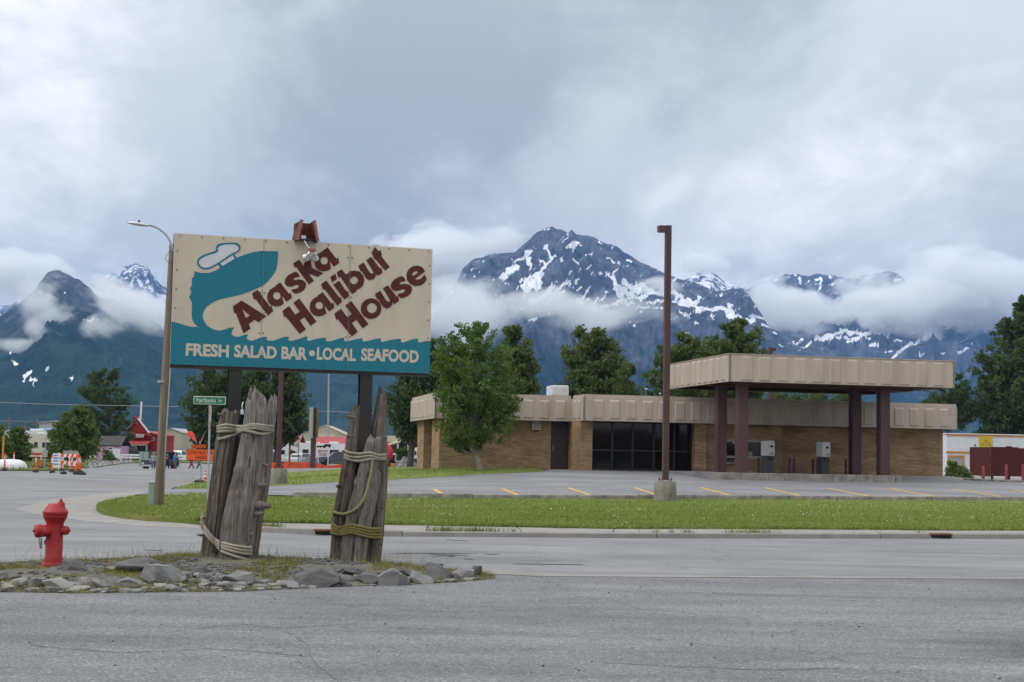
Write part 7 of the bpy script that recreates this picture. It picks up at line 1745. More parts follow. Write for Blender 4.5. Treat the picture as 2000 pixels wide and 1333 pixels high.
person('person in dark red jacket and black trousers just right of the wooden pole', gat(327, Yq), R(-20), 1.70, 'cloth_maroon', 'cloth_black', 'hair_dark', .14, .12, True)
person('person in bright blue shirt and brown trousers striding with raised hands', gat(342, Yq), R(60), 1.80, 'cloth_blue', 'cloth_khaki', 'cap_blue', .34, .2, True)
person('person in red trousers striding half hidden behind the construction sign', gat(374, Yq), R(75), 1.75, 'cloth_navy', 'cloth_red', 'hair_dark', .38, .2)
person('person in blue jeans striding half hidden behind the construction sign', gat(389, Yq - 1), R(75), 1.75, 'cloth_grey', 'jeans', 'hair_dark', .36, .2)

# ------------------------------------------------------------------ vehicles
for nm, c in (('paint_white', (.68, .69, .70)), ('paint_cream', (.58, .54, .46)), ('paint_dark', (.03, .033, .04)), ('paint_silver', (.42, .45, .47)), ('paint_green', (.035, .05, .045)), ('paint_red', (.30, .03, .03)), ('paint_slate', (.055, .065, .085))): mat(nm, c, .35, .06, 2, spec=.5, dirt=tuple(x * .7 for x in c), dirt_scale=1.5)
mat('tail_red', (.35, .02, .02), .4, .1, 5); mat('head_lamp', (.55, .56, .55), .2, .1, 5); mat('amber', (.6, .2, .03), .4, .1, 5); mat('chrome', (.5, .5, .5), .25, .1, 5, metal=.8)
def wheel(t_, x, y, r_, wd=.22):
    M = Matrix.Translation((x, y, r_)) @ Matrix.Rotation(math.pi / 2, 4, 'X')
    w_ = MB().lathe([(r_ * .6, -wd / 2), (r_ * .92, -wd / 2), (r_, -wd / 2 + .04), (r_, wd / 2 - .04), (r_ * .92, wd / 2), (r_ * .6, wd / 2)], 18, M).build('wheel', 'black_rubber', t_, auto=40)
    MB().lathe([(r_ * .58, -wd / 2 + .01), (r_ * .5, -wd / 2 + .04), (r_ * .15, -wd / 2 + .01), (r_ * .15, wd / 2 - .01), (r_ * .5, wd / 2 - .04), (r_ * .58, wd / 2 - .01)], 14, M).build('rim', 'chrome', w_)
def car(name, label, cat, loc, rz, L, Wd, prof, cabin, paint, wr=.36, wx=(.2, .8), grp='parked vehicles'):
    """prof: side outline of the lower body, cabin: glasshouse outline, both (x along length 0..1, z in metres)"""
    t_ = thing(name, label, cat, loc, rz, grp)
    def side(P, w_, ins, nm, m):
        n_ = len(P); vs_ = []
        for y, s in ((-w_ / 2, 1), (w_ / 2, 1)):
            for x, z in P: vs_.append(((x - .5) * L, y - math.copysign(ins(z), y), z))
        fs = [tuple(range(n_)), tuple(range(2 * n_ - 1, n_ - 1, -1))] + [(i, i + n_, (i + 1) % n_ + n_, (i + 1) % n_) for i in range(n_)]
        return MB().add(vs_, fs).build(nm, m, t_)
    side(prof, Wd, lambda z: .0 if z < .75 else .05, 'body', paint)
    zb_ = min(z for _, z in cabin); zt = max(z for _, z in cabin); ins = lambda z: .06 + .16 * (z - zb_) / max(zt - zb_, .01)
    side([(x, z) for x, z in cabin], Wd, ins, 'roof', paint)
    g = [(x + (.5 - x) * .05, zb_ + .04 + (z - zb_) * .80) for x, z in cabin]
    side(g, Wd + .02, ins, 'side_windows', 'vehicle_glass')
    # windscreens
    xs_ = sorted(cabin)
    for (p, q) in ((cabin[0], cabin[1]), (cabin[-1], cabin[-2])):
        s = -1 if p[0] < .5 else 1; d = .012 * s; w0, w1 = Wd / 2 - .16, Wd / 2 - .26
        x0, x1 = (p[0] - .5) * L + d, (q[0] - .5) * L + d; z0, z1 = p[1] + .06, q[1] - .06
        MB().add([(x0, -w0, z0), (x0, w0, z0), (x1, w1, z1), (x1, -w1, z1)], [(0, 1, 2, 3)]).build('windscreen', 'vehicle_glass', t_)
    for fx in wx:
        for s in (-1, 1): wheel(t_, (fx - .5) * L, s * (Wd / 2 - .1), wr)
    for s in (-1, 1):
        MB().bbox(-L / 2 - .02, -L / 2 + .05, s * Wd * .36 - .14, s * Wd * .36 + .14, .62, .78, .02).build('headlight', 'head_lamp', t_)
        MB().bbox(L / 2 - .05, L / 2 + .02, s * Wd * .40 - .08, s * Wd * .40 + .08, .70, .95, .02).build('tail_light', 'tail_red', t_)
    MB().bbox(-L / 2 - .06, -L / 2 + .02, -Wd / 2 + .06, Wd / 2 - .06, .38, .56, .03).build('bumper', 'chrome', t_); MB().bbox(L / 2 - .02, L / 2 + .06, -Wd / 2 + .06, Wd / 2 - .06, .40, .58, .03).build('bumper', 'chrome', t_)
    return t_
PICK = [(.0, .45), (.0, .95), (.03, 1.02), (.30, 1.10), (.60, 1.12), (1.0, 1.10), (1.0, .5), (.9, .42), (.1, .40)]; PCAB = [(.26, 1.08), (.38, 1.72), (.58, 1.74), (.64, 1.10)]
SUV = [(.0, .45), (.0, .85), (.03, .98), (.26, 1.08), (.97, 1.10), (1.0, .95), (1.0, .5), (.9, .40), (.1, .38)]; SCAB = [(.24, 1.06), (.36, 1.62), (.90, 1.66), (.98, 1.08)]
JEEP = [(.0, .55), (.0, 1.0), (.04, 1.08), (.36, 1.12), (.98, 1.14), (1.0, 1.0), (1.0, .6), (.9, .5), (.1, .48)]; JCAB = [(.34, 1.1), (.40, 1.80), (.96, 1.82), (.98, 1.12)]
car('off_road_car', 'dark open-topped off-road car parked behind the walking people', 'car', gat(313, 146), R(70), 3.9, 1.75, JEEP, JCAB, 'paint_green', .42)
car('pickup_truck', 'dark blue-grey pickup truck behind the gravel pile', 'pickup truck', gat(662, 192, .05), R(14), 5.4, 1.95, PICK, PCAB, 'paint_slate', .40)
car('suv', 'silver car facing out left of the brown sign pylon', 'car', gat(584, 212, .05), R(75), 4.6, 1.85, SUV, SCAB, 'paint_silver', .36)
car('pickup_truck', 'dark pickup with white bumper left of the second light pole', 'pickup truck', gat(524, 212, .05), R(80), 5.2, 1.95, PICK, PCAB, 'paint_slate', .40)
car('pickup_truck', 'black pickup parked under the porch of the red shop', 'pickup truck', gat(257, 193, .05), R(8), 5.2, 1.9, PICK, PCAB, 'paint_dark', .40)
car('pickup_truck', 'white pickup parked right of the red shop', 'pickup truck', gat(348, 222, .1), R(80), 5.2, 1.95, PICK, PCAB, 'paint_white', .40)
car('suv', 'white car parked behind the wooden pole', 'car', gat(326, 228, .1), R(20), 4.6, 1.85, SUV, SCAB, 'paint_white', .36)
def motorhome(label, loc, rz, L, H, Wd=2.4, paint='paint_white', stripe=None, cab=False, wins=((.2, .32), (.45, .62), (.72, .84)), grp='parked motorhomes'):
    t_ = thing('motorhome', label, 'motorhome', loc, rz, grp)
    P = [(-.5, .5), (-.5, H - .15), (-.49, H), (.49, H), (.5, H - .15), (.5, .5)] if not cab else [(-.5, .5), (-.5, 1.2), (-.38, 1.4), (-.36, 1.9), (-.5, 2.1), (-.5, H - .3), (-.46, H), (.49, H), (.5, H - .15), (.5, .5)]
    MB().prism([(x * L, z) for x, z in P], -Wd / 2, Wd / 2).build('body', paint, t_)
    for a, b in wins:
        w_ = MB().bbox((a - .5) * L, (b - .5) * L, -Wd / 2 - .03, -Wd / 2 - .001, H * .50, H * .72, .01).build('window_frame', 'pale_frame', t_)
        MB().bbox((a - .5) * L + .05, (b - .5) * L - .05, -Wd / 2 - .045, -Wd / 2 - .031, H * .50 + .05, H * .72 - .05, .004).build('pane', 'vehicle_glass', w_)
    if stripe: MB().box(-L / 2 + .1, L / 2 - .1, -Wd / 2 - .02, -Wd / 2 - .0015, H * .24, H * .31).build('stripe', stripe, t_)
    MB().bbox(-L * .1, L * .08, -.4, .4, H + .001, H + .25, .06).build('air_conditioner', 'unit_white', t_); MB().bbox(L * .25, L * .33, -.3, .3, H + .001, H + .14, .04).build('roof_vent', 'unit_white', t_)
    MB().box(-L / 2 + .2, L / 2 - .2, -Wd / 2 + .1, Wd / 2 - .1, .3, .499).build('chassis', 'charcoal', t_)
    for x in (-.3, .25, .34):
        for s in (-1, 1): wheel(t_, x * L, s * (Wd / 2 - .2), .38)
    MB().box(-L / 2 - .02, -L / 2 - .001, -Wd / 2 + .25, Wd / 2 - .25, H * .46, H * .74).build('windscreen', 'vehicle_glass', t_)
    return t_
motorhome('white caravan trailer with red stripe behind the verge', gat(82, 172, .1), R(3), 5.6, 3.0, 2.4, 'paint_cream', 'paint_red', False, ((.38, .46), (.54, .72)))
motorhome('pale motorhome half hidden by the round bushy tree', gat(72, 192, .1), R(3), 9.0, 3.4, 2.4, 'paint_white', 'charcoal')
motorhome('white motorhome with cab overhang left of the second light pole', gat(546, 222, .1), R(4), 7.0, 3.0, 2.4, 'paint_white', 'paint_cream', True)
motorhome('cream motorhome between second light pole and brown pylon', gat(583, 232, .1), R(2), 5.6, 3.1, 2.4, 'paint_cream', None, False)
motorhome('long white motorhome with big side windows behind the pickup', gat(652, 225, .1), R(4), 7.4, 3.25, 2.5, 'paint_white', None, False, ((.40, .60), (.66, .80), (.84, .96)))
motorhome('white motorhome with dark cab window left of the brown pylon', gat(603, 221, .1), R(6), 4.6, 3.2, 2.4, 'paint_white', 'charcoal', True, ((.3, .5),))
motorhome('white trailer with windows beyond the red reel', gat(776, 195, .1), R(3), 4.0, 2.6, 2.2, 'paint_white', None, False, ((.2, .42), (.55, .8)))

# ------------------------------------------------------------------ background buildings
mat('tan_metal', (.40, .36, .28), .7, .06, 1, stretch=(6, 6, .2)); mat('pink_wall', (.47, .27, .38), .75, .08, 2, stretch=(5, 5, .3)); mat('dark_roof', (.06, .055, .055), .85, .25, 5)
mat('red_roof', (.34, .05, .05), .6, .1, 3, stretch=(6, 1, 1)); mat('blue_roof', (.19, .32, .55), .6, .1, 3); mat('green_roof', (.02, .13, .10), .6, .1, 3); mat('brown_roof', (.24, .105, .095), .75, .12, 3); mat('cream_wall', (.52, .47, .34), .75, .08, 1); mat('wood_brown', (.15, .065, .04), .8, .2, 3)
def gable(name, label, loc, rz, W_, D_, hw_, hr, wall, roof, over=.3, front_gable=True, cat='building'):
    """house block: gable end towards the front or ridge along the front"""
    t_ = thing(name, label, cat, loc, rz)
    if front_gable:
        MB().prism([(-W_ / 2, -.4), (W_ / 2, -.4), (W_ / 2, hw_), (0, hr), (-W_ / 2, hw_)], 0, D_).build('wall', wall, t_)
        for s in (-1, 1):
            dx, dz = W_ / 2 + over, (hr - hw_) * (1 + over / (W_ / 2)); MB().prism([(0, hr + .03), (s * dx, hr + .03 - dz), (s * dx, hr + .15 - dz), (0, hr + .17)], -over, D_ + over).build('roof', roof, t_)
    else:
        MB().box(-W_ / 2, W_ / 2, 0, D_, -.4, hw_).build('wall', wall, t_)
        M = Matrix.Rotation(math.pi / 2, 4, 'Z'); o = over
        vs_ = [(-W_ / 2 - o, -o, hw_ - .05), (W_ / 2 + o, -o, hw_ - .05), (W_ / 2 + o, D_ / 2, hr), (-W_ / 2 - o, D_ / 2, hr), (-W_ / 2 - o, D_ + o, hw_ - .05), (W_ / 2 + o, D_ + o, hw_ - .05)]
        lo = [(x, y, z + .14) for x, y, z in vs_]
        MB().add(vs_ + lo, [(0, 1, 2, 3), (3, 2, 5, 4), (6, 9, 8, 7), (9, 10, 11, 8), (0, 6, 7, 1), (1, 7, 8, 2), (2, 8, 11, 5), (5, 11, 10, 4), (4, 10, 9, 3), (3, 9, 6, 0)]).build('roof', roof, t_)
    return t_
def window(t_, x0, x1, z0, z1, y=-.05, fm='white_paint', gm='window_glass'):
    f = MB().bbox(x0, x1, y, -.001, z0, z1, .01).build('window', fm, t_); t = min(.1, (x1 - x0) * .15)
    MB().box(x0 + t, x1 - t, y - .012, y - .002, z0 + t, z1 - t).build('pane', gm, f); return f
# red shop
Yr = 205; rp = gat(278, Yr, .05); rk = Yr / FPX
rx = lambda x: (x - 278) * rk
rz_ = lambda y, x=278: at(x, y, Yr).z - rp.z
rs_ = gable('red_shop', 'red barn-like shop with white lettering and porch', rp, 0, rx(306) - rx(243), 9, rz_(851), rz_(844), 'shop_red', 'red_roof', .15)
c0_ = 0
MB().prism([(rx(246), rz_(845)), (rx(291), rz_(845)), (rx(272), rz_(820)), (rx(265), rz_(820))], -.7, -.02).build('front_gable', 'shop_red', rs_)
for s, (xa, xb) in ((0, (246, 268)), (1, (292, 269))):
    MB().tube([(rx(xa), -.78, rz_(846)), (rx(xb), -.78, rz_(818))], .14, 6).build('bargeboard', 'white_paint' if s else 'red_roof', rs_)
ar = [(rx(258 + 0 * i) + (rx(270) - rx(258)) * i / 8, rz_(824) + (rz_(815) - rz_(824)) * math.sin(math.pi * i / 8 * .8)) for i in range(9)]
MB().tube([(x, -.75, z) for x, z in ar], .12, 6).build('arched_trim', 'red_roof', rs_)
MB().prism([(rx(250), rz_(851)), (rx(296), rz_(851)), (rx(292), rz_(846.5)), (rx(254), rz_(846.5))], -1.0, -.71).build('pent_roof', 'red_roof', rs_)
lettering('BEAR PAW', rx(283.5) - rx(249), .52, 'white_paint', rs_, ((rx(249) + rx(283.5)) / 2, -1.02, rz_(852)), 0, .03)
prc = MB(); vs_ = [(rx(241), -.02, rz_(862)), (rx(295), -.02, rz_(862)), (rx(295), -2.6, rz_(869)), (rx(241), -2.6, rz_(869))]
prc.add(vs_ + [(x, y, z + .12) for x, y, z in vs_], [(0, 1, 2, 3), (7, 6, 5, 4), (0, 4, 5, 1), (1, 5, 6, 2), (2, 6, 7, 3), (3, 7, 4, 0)]).build('porch_roof', 'red_roof', rs_)
MB().box(rx(241), rx(295), -2.68, -2.601, rz_(871), rz_(868.5)).build('porch_fascia', 'pale_frame', rs_)
for x in (241.5, 267, 294): MB().box(rx(x) - .1, rx(x) + .1, -2.6, -2.4, -.3, rz_(870.5)).build('porch_post', 'pale_frame', rs_)
MB().box(rx(243), rx(293), -.12, -.021, -.2, rz_(871)).build('shop_front', 'charcoal', rs_)
window(rs_, rx(295.5), rx(300), rz_(861), rz_(854.5)); window(rs_, rx(265), rx(268), rz_(829), rz_(825), -.76)
p = gat(274.5, 214, .0); o = thing('flag_pole', 'leaning white pole rising above the red shop', 'pole', p, 0); MB().tube([(0, 0, 0), at(273.5, 835, 214) - p, at(276.5, 785, 214) - p], .13, 8).build('shaft', 'white_paint', o)
p = gat(212, 188, .05); ps = gable('pink_shed', 'small pink shed with a dark roof beside the red shop', p, 0, 45 * 188 / FPX, 4.5, at(212, 871, 188).z - p.z, at(212, 853.5, 188).z - p.z, 'pink_wall', 'dark_roof', .12, False, 'shed')
window(ps, -.2, .5, at(212, 879, 188).z - p.z, at(212, 873, 188).z - p.z); MB().box(.5, 1.4, -.03, -.001, -.1, 1.4).build('white_panel', 'white_wall', ps)
Yt = 255; p = gat(332, Yt); tb_ = gable('warehouse', 'tan metal warehouse right of the red shop', p, 0, 44 * Yt / FPX, 12, at(332, 846, Yt).z - p.z, at(332, 838, Yt).z - p.z, 'tan_metal', 'grey_plastic', .15)
MB().box(.3, 1.9, -.05, -.001, -.3, 2.6).build('roller_door', 'pale_frame', tb_); window(tb_, -1.1, -.5, 3.2, 4.0, -.05, 'charcoal')
Yb_ = 230; p = gat(100, Yb_); bb_ = gable('warehouse', 'tan building with a pale blue lower roof behind the caravans', p, 0, 52 * Yb_ / FPX, 10, at(100, 828, Yb_).z - p.z, at(100, 824, Yb_).z - p.z, 'tan_metal', 'grey_plastic', .2)
MB().add([(-1.9, -3, at(100, 848, Yb_).z - p.z), (2.2, -3, at(100, 848, Yb_).z - p.z), (2.2, -.01, at(100, 836, Yb_).z - p.z), (-1.9, -.01, at(100, 836, Yb_).z - p.z), (-1.9, -3, at(100, 850, Yb_).z - p.z), (2.2, -3, at(100, 850, Yb_).z - p.z), (2.2, -.01, at(100, 838, Yb_).z - p.z), (-1.9, -.01, at(100, 838, Yb_).z - p.z)], [(0, 1, 2, 3), (7, 6, 5, 4), (0, 4, 5, 1), (1, 5, 6, 2), (3, 2, 6, 7), (0, 3, 7, 4)]).build('lower_roof', 'blue_roof', bb_)
MB().box(-1.8, 2.1, -2.9, -.02, -.3, at(100, 851, Yb_).z - p.z).build('annex', 'cream_wall', bb_)
Yg = 215; p = gat(60, Yg); gable('cabin', 'brown cabin gable with a green roof behind the caravan', p, 0, 24 * Yg / FPX, 6, at(60, 852, Yg).z - p.z, at(60, 840, Yg).z - p.z, 'wood_brown', 'green_roof', .2)
Yc2 = 290; p = gat(632, Yc2); wh = gable('warehouse', 'wide tan warehouse behind the parked motorhomes', p, 0, 100 * Yc2 / FPX, 14, at(632, 853, Yc2).z - p.z, at(632, 832, Yc2).z - p.z, 'tan_metal', 'tan_metal', .1)
MB().bbox(-1.2, 2.0, -.06, -.001, -.2, at(632, 848, Yc2).z - p.z, .02).build('roller_door', 'cream_wall', wh)
Yd_ = 252; p = gat(546, Yd_); dh = gable('shop', 'shop with a dusty red roof under the red lettered sign', p, 0, 72 * Yd_ / FPX, 7, at(546, 866, Yd_).z - p.z, at(546, 850, Yd_).z - p.z, 'brown_roof', 'brown_roof', .2, False)
MB().box(-36 * Yd_ / FPX, 36 * Yd_ / FPX, -.33, -.25, at(546, 868, Yd_).z - p.z, at(546, 865.5, Yd_).z - p.z).build('gutter_board', 'white_paint', dh)
Ye = 256; p = gat(658, Ye); gable('shop', 'building with a bright red roof behind the pickup', p, 0, 82 * Ye / FPX, 7, at(658, 869, Ye).z - p.z, at(658, 855, Ye).z - p.z, 'cream_wall', 'red_roof', .2, False)
p = gat(556, 170, .0); o = thing('lettered_sign', 'dark red sign with white lettering on a post between the trees', 'sign', p, 0); a, b = at(540, 838.5, 170) - p, at(573.5, 851.5, 170) - p
MB().bbox(a.x, b.x, -.06, .06, b.z, a.z, .02).build('panel', 'stop_red', o); MB().box(a.x + .3, a.x + .5, .07, .2, -.2, a.z).build('post', 'wood_brown', o); MB().box(b.x - .5, b.x - .3, .07, .2, -.2, a.z).build('post', 'wood_brown', o)
lettering('BEAR PAW', (b.x - a.x) * .86, .26, 'white_paint', o, ((a.x + b.x) / 2, -.064, a.z - .22), 0, .03); lettering('R V  PARK', (b.x - a.x) * .78, .26, 'white_paint', o, ((a.x + b.x) / 2, -.064, a.z - .54), 0, .03)
for i, (x, y, m) in enumerate(((536, 829, 'orange_trim'), (570, 831, 'cloth_blue'))):
    q = at(x, y, 170.2) - p; MB().prism([(q.x - .2, q.z - .3), (q.x - .05, q.z - .35), (q.x + .22, q.z + .3), (q.x + .02, q.z + .2)], .0, .03).build('flag', m, o)
    MB().tube([(q.x - .1, .1, a.z - .1), (q.x + .1, .02, q.z + .3)], .02, 5).build('flag_staff', 'steel_grey', o)
p = gat(631, 158, .0); o = thing('park_sign', 'white sign with red lettering and black bear shapes before the motorhome', 'sign', p, 0); a, b = at(619, 877, 158) - p, at(643.5, 893, 158) - p
MB().bbox(a.x, b.x, -.05, .05, b.z, a.z + .1, .02).build('panel', 'white_paint', o); MB().box(a.x + .1, a.x + .2, .05, .12, -.2, a.z).build('post', 'white_paint', o); MB().box(b.x - .2, b.x - .1, .05, .12, -.2, a.z).build('post', 'white_paint', o)
lettering('BEAR PAW', (b.x - a.x) * .78, .22, 'stop_red', o, ((a.x + b.x) / 2, -.055, a.z - .22), 0, .03); lettering('RV PARK', (b.x - a.x) * .66, .2, 'stop_red', o, ((a.x + b.x) / 2, -.055, a.z - .52), 0, .03); MB().box(a.x + .3, b.x - .3, -.056, -.051, b.z + .08, b.z + .14).build('underline', 'stop_red', o)
for cx, s in ((.12, .75), (.38, .8), (.78, 1.35)):
    x = a.x + (b.x - a.x) * cx; B_o = [(-.26, 0), (-.26, .16), (-.20, .26), (-.05, .30), (.12, .27), (.2, .30), (.3, .25), (.33, .16), (.26, .14), (.24, 0), (.16, 0), (.14, .1), (-.08, .1), (-.1, 0)]
    MB().prism([(x + px * s, a.z + .101 + pz * s) for px, pz in B_o], -.02, .02).build('bear_shape', 'black_text', o)
p = gat(612, 126, .05); o = thing('sign_pylon', 'tall brown sign pylon seen edge-on behind the orange mesh', 'sign', p, 0); k = 126 / FPX; zt_ = at(611, 797, 126).z - p.z; zm_ = at(610, 855, 126).z - p.z
MB().bbox(-7.5 * k, -1 * k, -.9, .5, zm_, zt_, .02).build('sign_face', 'pale_frame', o); MB().bbox(-.8 * k, 3.2 * k, -.25, .3, zm_ - .05, zt_ + .04, .02).build('edge_frame', 'bronze_frame', o); MB().bbox(3.3 * k, 7 * k, -.2, .3, zm_, zt_ + .02, .02).build('sign_side', 'dull_text', o)
MB().bbox(-7.6 * k - .02, -7.6 * k, -.8, .4, zm_ + .3, zt_ - .25, .004).build('sign_panel', 'brown_paint', o); MB().bbox(-5.6 * k, 3.8 * k, -.2, .2, -.2, zm_ - .051, .02).build('post', 'brown_paint', o)
p = gat(640.5, 275); o = thing('flag_pole', 'tall thin grey mast behind the restaurant sign', 'pole', p, 0); MB().tube([(0, 0, 0), at(643, 640, 275) - p], [.2, .11], 8).build('shaft', 'steel_grey', o)
p = gat(582, 133, .05); o = thing('sign_post', 'rusty thin sign post standing in the orange mesh', 'sign post', p, 0); hP = at(583, 865, 133).z - p.z; MB().tube([(0, 0, -.1), (.03, 0, hP)], .04, 6).build('post', 'rust_brown', o); MB().bbox(-.3, .02, .05, .07, hP - .4, hP, .01).build('plate', 'pale_frame', o); MB().lathe([(.18, 0), (.22, .14), (.05, .3)], 12).build('base', 'stop_red', o)
# gravel pile, rubble, rocky mound behind
def heap(name, label, px, Yh, wpx, hpx, m, seed, rough=.12, cat='pile', depth=.7, peaks=1):
    p = gat(px, Yh, -.05); k = Yh / FPX; w_, h_ = wpx * k / 2, hpx * k; n_ = 40; P = []; F = []
    for i in range(n_ + 1):
        for j in range(n_ + 1):
            x, y = -1 + 2 * i / n_, -1 + 2 * j / n_; r_ = math.hypot(x, y); q = max(0, 1 - r_) ** .9
            P.append((x * w_, y * w_ * depth, q * h_ * 1.15 + (float(fbm(np.array([x * 5 + seed]), np.array([y * 5]), 4, seed)[0]) - .5) * rough * h_ * (q > 0) * 2))
    for i in range(n_):
        for j in range(n_): F.append((i * (n_ + 1) + j, (i + 1) * (n_ + 1) + j, (i + 1) * (n_ + 1) + j + 1, i * (n_ + 1) + j + 1))
    o = MB().add(P, F).build(name, m, smooth=True); o.location = p; return tag(o, label, cat)
mat('gravel_dark', (.11, .11, .115), .95, .3, 8, .5, bscale=20); mat('rubble', (.20, .21, .22), .9, .5, 4, .6, bscale=9); mat('rock_far', (.11, .11, .115), .95, .45, .6, .6, detail=10)
heap('gravel_pile', 'smooth dark grey gravel pile behind the orange mesh', 603, 143, 96, 27, 'gravel_dark', 3, .04)
heap('rubble_pile', 'heap of grey broken concrete left of the brick building', 792, 128, 62, 20, 'rubble', 5, .35)
heap('rock_mound', 'distant dark rocky mound behind the tan warehouse', 648, 330, 150, 48, 'rock_far', 7, .3, 'mound', .5)
# orange safety mesh
mat('orange_mesh', (.62, .085, .03), .8, .2, 3)
mesh_px = [(512, 902, 927), (530, 904, 926), (545, 906, 925), (563, 904, 924), (585, 904.5, 923), (608, 905, 922.5), (625, 908, 922), (645, 911, 921), (668, 907, 920), (688, 901, 919)]
Ym = 132; fl = []; mb = MB()
p0 = gat(600, Ym); o = thing('safety_mesh', 'sagging orange safety mesh fence along the dig', 'mesh fence', p0, 0)
tops = smooth_line([at(x, y, Ym) - p0 for x, y, _ in mesh_px], 8); bots = smooth_line([at(x, y, Ym) - p0 for x, _, y in mesh_px], 8)
nrow = 9
for i in range(len(tops)):
    for s in (0,):
        mb.box(tops[i].x - .02, tops[i].x + .02, tops[i].y - .006 + .04 * math.sin(i), tops[i].y + .006 + .04 * math.sin(i), bots[i].z, tops[i].z)
for r_ in range(nrow):
    f = r_ / (nrow - 1); pts = [bots[i].lerp(tops[i], f) + Vector((0, .04 * math.sin(i), 0)) for i in range(len(tops))]
    for a, b in zip(pts[:-1], pts[1:]): mb.add([(a.x, a.y, a.z - .045), (b.x, b.y, b.z - .045), (b.x, b.y, b.z + .045), (a.x, a.y, a.z + .045)], [(0, 1, 2, 3)])
mb.build('netting', 'orange_mesh', o)
for i in range(0, len(tops), 8): MB().tube([(bots[i].x, bots[i].y + .06, bots[i].z - .1), (tops[i].x, tops[i].y + .06, tops[i].z + .08)], .03, 6).build('stake', 'rust_brown', o)
# red hose reel, flatbed, boom, trailer, cream building by the brick corner
mat('reel_red', (.50, .02, .03), .5, .1, 5)
Yre = 118; p = gat(748, Yre, .0); o = thing('hose_reel', 'large round red hose reel on a yellow cart', 'hose reel', p, R(-25)); c = at(748, 886, Yre).z - p.z; r_ = 19 * Yre / FPX
M = Matrix.Translation((0, 0, c)) @ Matrix.Rotation(math.pi / 2, 4, 'X')
for y0 in (-.28, -.09, .1): MB().lathe([(r_ * .62, y0), (r_ * .98, y0), (r_ * 1.04, y0 + .09), (r_ * .98, y0 + .18), (r_ * .62, y0 + .18), (r_ * .62, y0)], 32, M, closed=False).build('hose_coil', 'reel_red', o, auto=50)
MB().lathe([(r_ * .61, -.32), (r_ * .61, .32)], 24, M).build('drum', 'cream_wall', o); MB().bbox(-.9, .9, -.4, .4, .0, .3, .05).build('cart', 'orange_trim', o)
for s in (-1, 1): wheel(o, .6, s * .45, .28); wheel(o, -.6, s * .45, .28)
Yx = 140; p = gat(785, Yx, .05); ft = thing('flatbed', 'low black flatbed trailer beyond the rubble heap', 'trailer', p, 0); MB().bbox(-1.6, 1.6, -1, 1, .55, .8, .03).build('deck', 'black_rubber', ft)
for x in (-.9, -.2, .9):
    for s in (-1, 1): wheel(ft, x, s * .9, .42)
Yw = 146; p = gat(805, Yw, .05); wt = thing('box_trailer', 'white box trailer with a red logo patch beside the brick corner', 'trailer', p, 0); k = Yw / FPX
MB().bbox(-10 * k, 14 * k, 0, 2.2, at(805, 896, Yw).z - p.z, at(805, 863, Yw).z - p.z, .05).build('box', 'white_wall', wt); MB().box(-9 * k, -3 * k, -.03, -.001, at(805, 872, Yw).z - p.z, at(805, 864.5, Yw).z - p.z).build('logo_patch', 'sign_red', wt)
window(wt, 3 * k, 9 * k, at(805, 890, Yw).z - p.z, at(805, 880, Yw).z - p.z, -.04, 'white_paint', 'charcoal'); MB().box(-8 * k, -5 * k, -.03, -.001, at(805, 890, Yw).z - p.z, at(805, 874, Yw).z - p.z).build('printed_text', 'grey_plastic', wt)
for x in (-.3, .5):
    for s in (0.2, 2.0): wheel(wt, x, s, .35)
Yk = 175; p = gat(786, Yk); cb_ = thing('cream_building', 'long cream flat-roofed building behind the trailers', 'building', p, 0); k = Yk / FPX
MB().box(-36 * k, 40 * k, 0, 8, at(786, 865, Yk).z - p.z, at(786, 852, Yk).z - p.z).build('upper_wall', 'cream_wall', cb_); MB().box(-35 * k, 40 * k, 1.5, 8, -.3, at(786, 865.2, Yk).z - p.z).build('lower_wall', 'charcoal', cb_); MB().box(-36.2 * k, -30 * k, -.05, -.001, at(786, 864, Yk).z - p.z, at(786, 853, Yk).z - p.z).build('white_panel', 'white_wall', cb_)
for x in (-34, -10, 14): MB().box(x * k - .1, x * k + .1, .1, .3, -.3, at(786, 865.2, Yk).z - p.z).build('post', 'cream_wall', cb_)
p = gat(770, 136, .0); o = thing('machine_boom', 'pale yellow machine boom slanting above the red reel', 'machine', p, 0); MB().tube([at(756, 870, 136) - p, at(779, 863.5, 136) - p], [.10, .13], 8).build('boom', 'cream_wall', o); MB().bbox(-.55, .15, .2, 1.2, .3, 1.5, .08).build('cab', 'paint_white', o); MB().box(-.45, .05, .18, .199, .8, 1.35).build('cab_window', 'vehicle_glass', o); MB().bbox(-.8, .6, .1, 1.4, .0, .299, .05).build('undercarriage', 'black_rubber', o); MB().tube([at(756, 870, 136) - p, Vector((-.3, .6, 1.45))], .09, 6).build('stick', 'cream_wall', o)
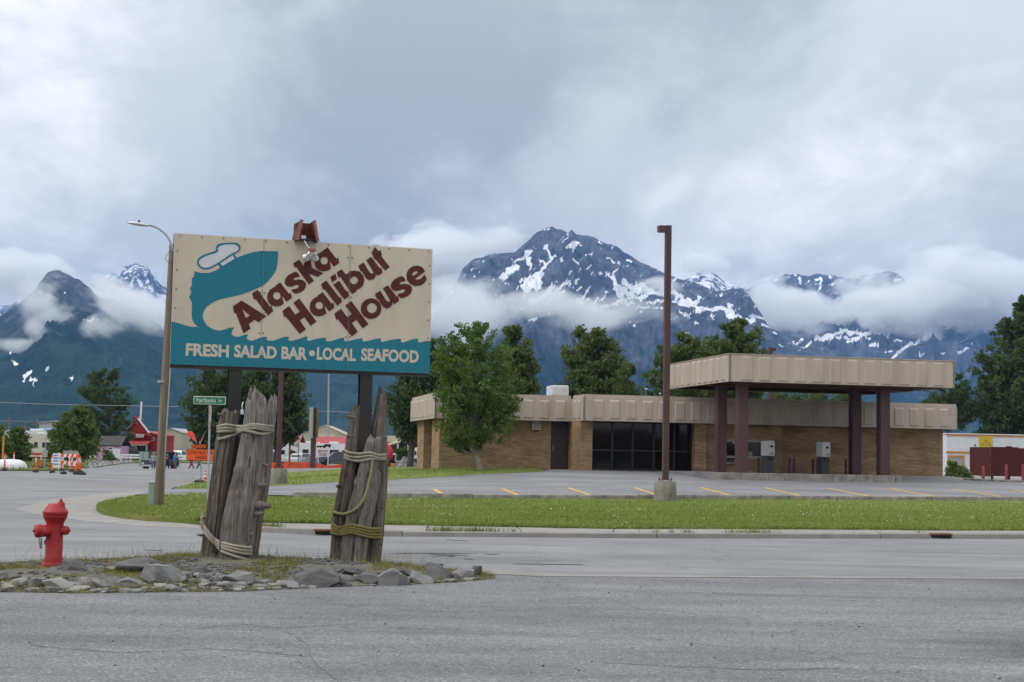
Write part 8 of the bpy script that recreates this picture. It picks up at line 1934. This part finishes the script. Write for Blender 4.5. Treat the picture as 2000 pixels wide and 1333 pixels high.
# fences, cabinet, wires, poles in the distance
p = gat(281, 165, .05); o = thing('utility_cabinet', 'pale green cabinet standing before the red shop', 'utility box', p, 0); k = 165 / FPX; MB().bbox(-8 * k, 8 * k, -.3, .3, -.1, at(281, 883, 165).z - p.z, .03).build('cabinet', 'box_green', o); MB().box(-.02, .02, -.31, -.301, .1, at(281, 886, 165).z - p.z).build('door_seam', 'charcoal', o)
def rail(label, x0, x1, Yf, z_px):
    p = gat((x0 + x1) / 2, Yf, .0); o = thing('rail_fence', label, 'fence', p, 0); k = Yf / FPX; L = (x1 - x0) * k
    for y0 in z_px:
        z = at((x0 + x1) / 2, y0, Yf).z - p.z; MB().bbox(-L / 2, L / 2, -.03, .03, z - .09, z + .09, .015).build('rail', 'white_paint', o)
    n_ = max(2, int(L / 2)); zt = at((x0 + x1) / 2, z_px[0] - 1, Yf).z - p.z
    for i in range(n_ + 1): MB().bbox(-L / 2 + L * i / n_ - .05, -L / 2 + L * i / n_ + .05, .031, .13, -.2, zt, .01).build('post', 'white_paint', o)
rail('white rail fence in front of the red shop', 236, 274, 178, (889, 894)); rail('white rail fence right of the dark off-road car', 332, 366, 190, (891, 897)); rail('white rail fence left of the second light pole', 512, 530, 190, (898, 903))
def wire(label, pts, r_=.02):
    P = [at(*q) for q in pts]; o = thing('power_line', label, 'power line', P[0], 0); MB().tube([v - P[0] for v in smooth_line(P, 10)], r_, 5).build('cable', 'steel_grey', o, smooth=True)
wire('upper power line crossing in front of the green mountain', [(-80, 783, 180), (100, 790, 182), (280, 793.5, 184), (450, 797, 186), (640, 804, 188), (820, 812, 190)], .035)
wire('lower thin power line behind the caravans', [(-80, 822, 230), (20, 823, 230), (75, 823.5, 232), (180, 826, 236)], .025)
for px, y0, Yu, lab in ((16.5, 816, 225, 'tilted'), (49, 824, 240, 'with a grey transformer'), (73, 818, 235, 'rising beside the tan building')):
    p = gat(px, Yu); o = thing('distant_pole', 'distant utility pole ' + lab, 'utility pole', p, 0, 'distant utility poles'); tq = at(px + (2 if px < 20 else 0), y0, Yu) - p; MB().tube([(0, 0, -.2), tq], .13, 8).build('pole', 'pole_wood', o)
    if px > 20: MB().box(tq.x - .9, tq.x + .9, -.06, .06, tq.z - .9, tq.z - .75).build('crossarm', 'pole_wood', o)
    if px == 49: MB().lathe([(.4, 0), (.42, .1), (.42, 1.1), (.3, 1.2)], 12, Matrix.Translation((tq.x, -.4, tq.z - 3.0))).build('transformer', 'steel_grey', o)

# building across the road behind the camera, seen only mirrored in the dark windows
p = Vector((70, -48, T(70, -48))); o = thing('reflected_building', 'building across the road mirrored faintly in the dark windows', 'building', p, 0)
MB().prism([(-16, -.3), (16, -.3), (16, 3.6), (11, 4.6), (5, 5.6), (-1, 5.9), (-7, 5.3), (-12, 4.4), (-16, 3.4)], -10, 0).build('wall', 'wood_brown', o)
MB().box(-15, 15, .001, .05, .4, 2.4).build('shop_front', 'charcoal', o)
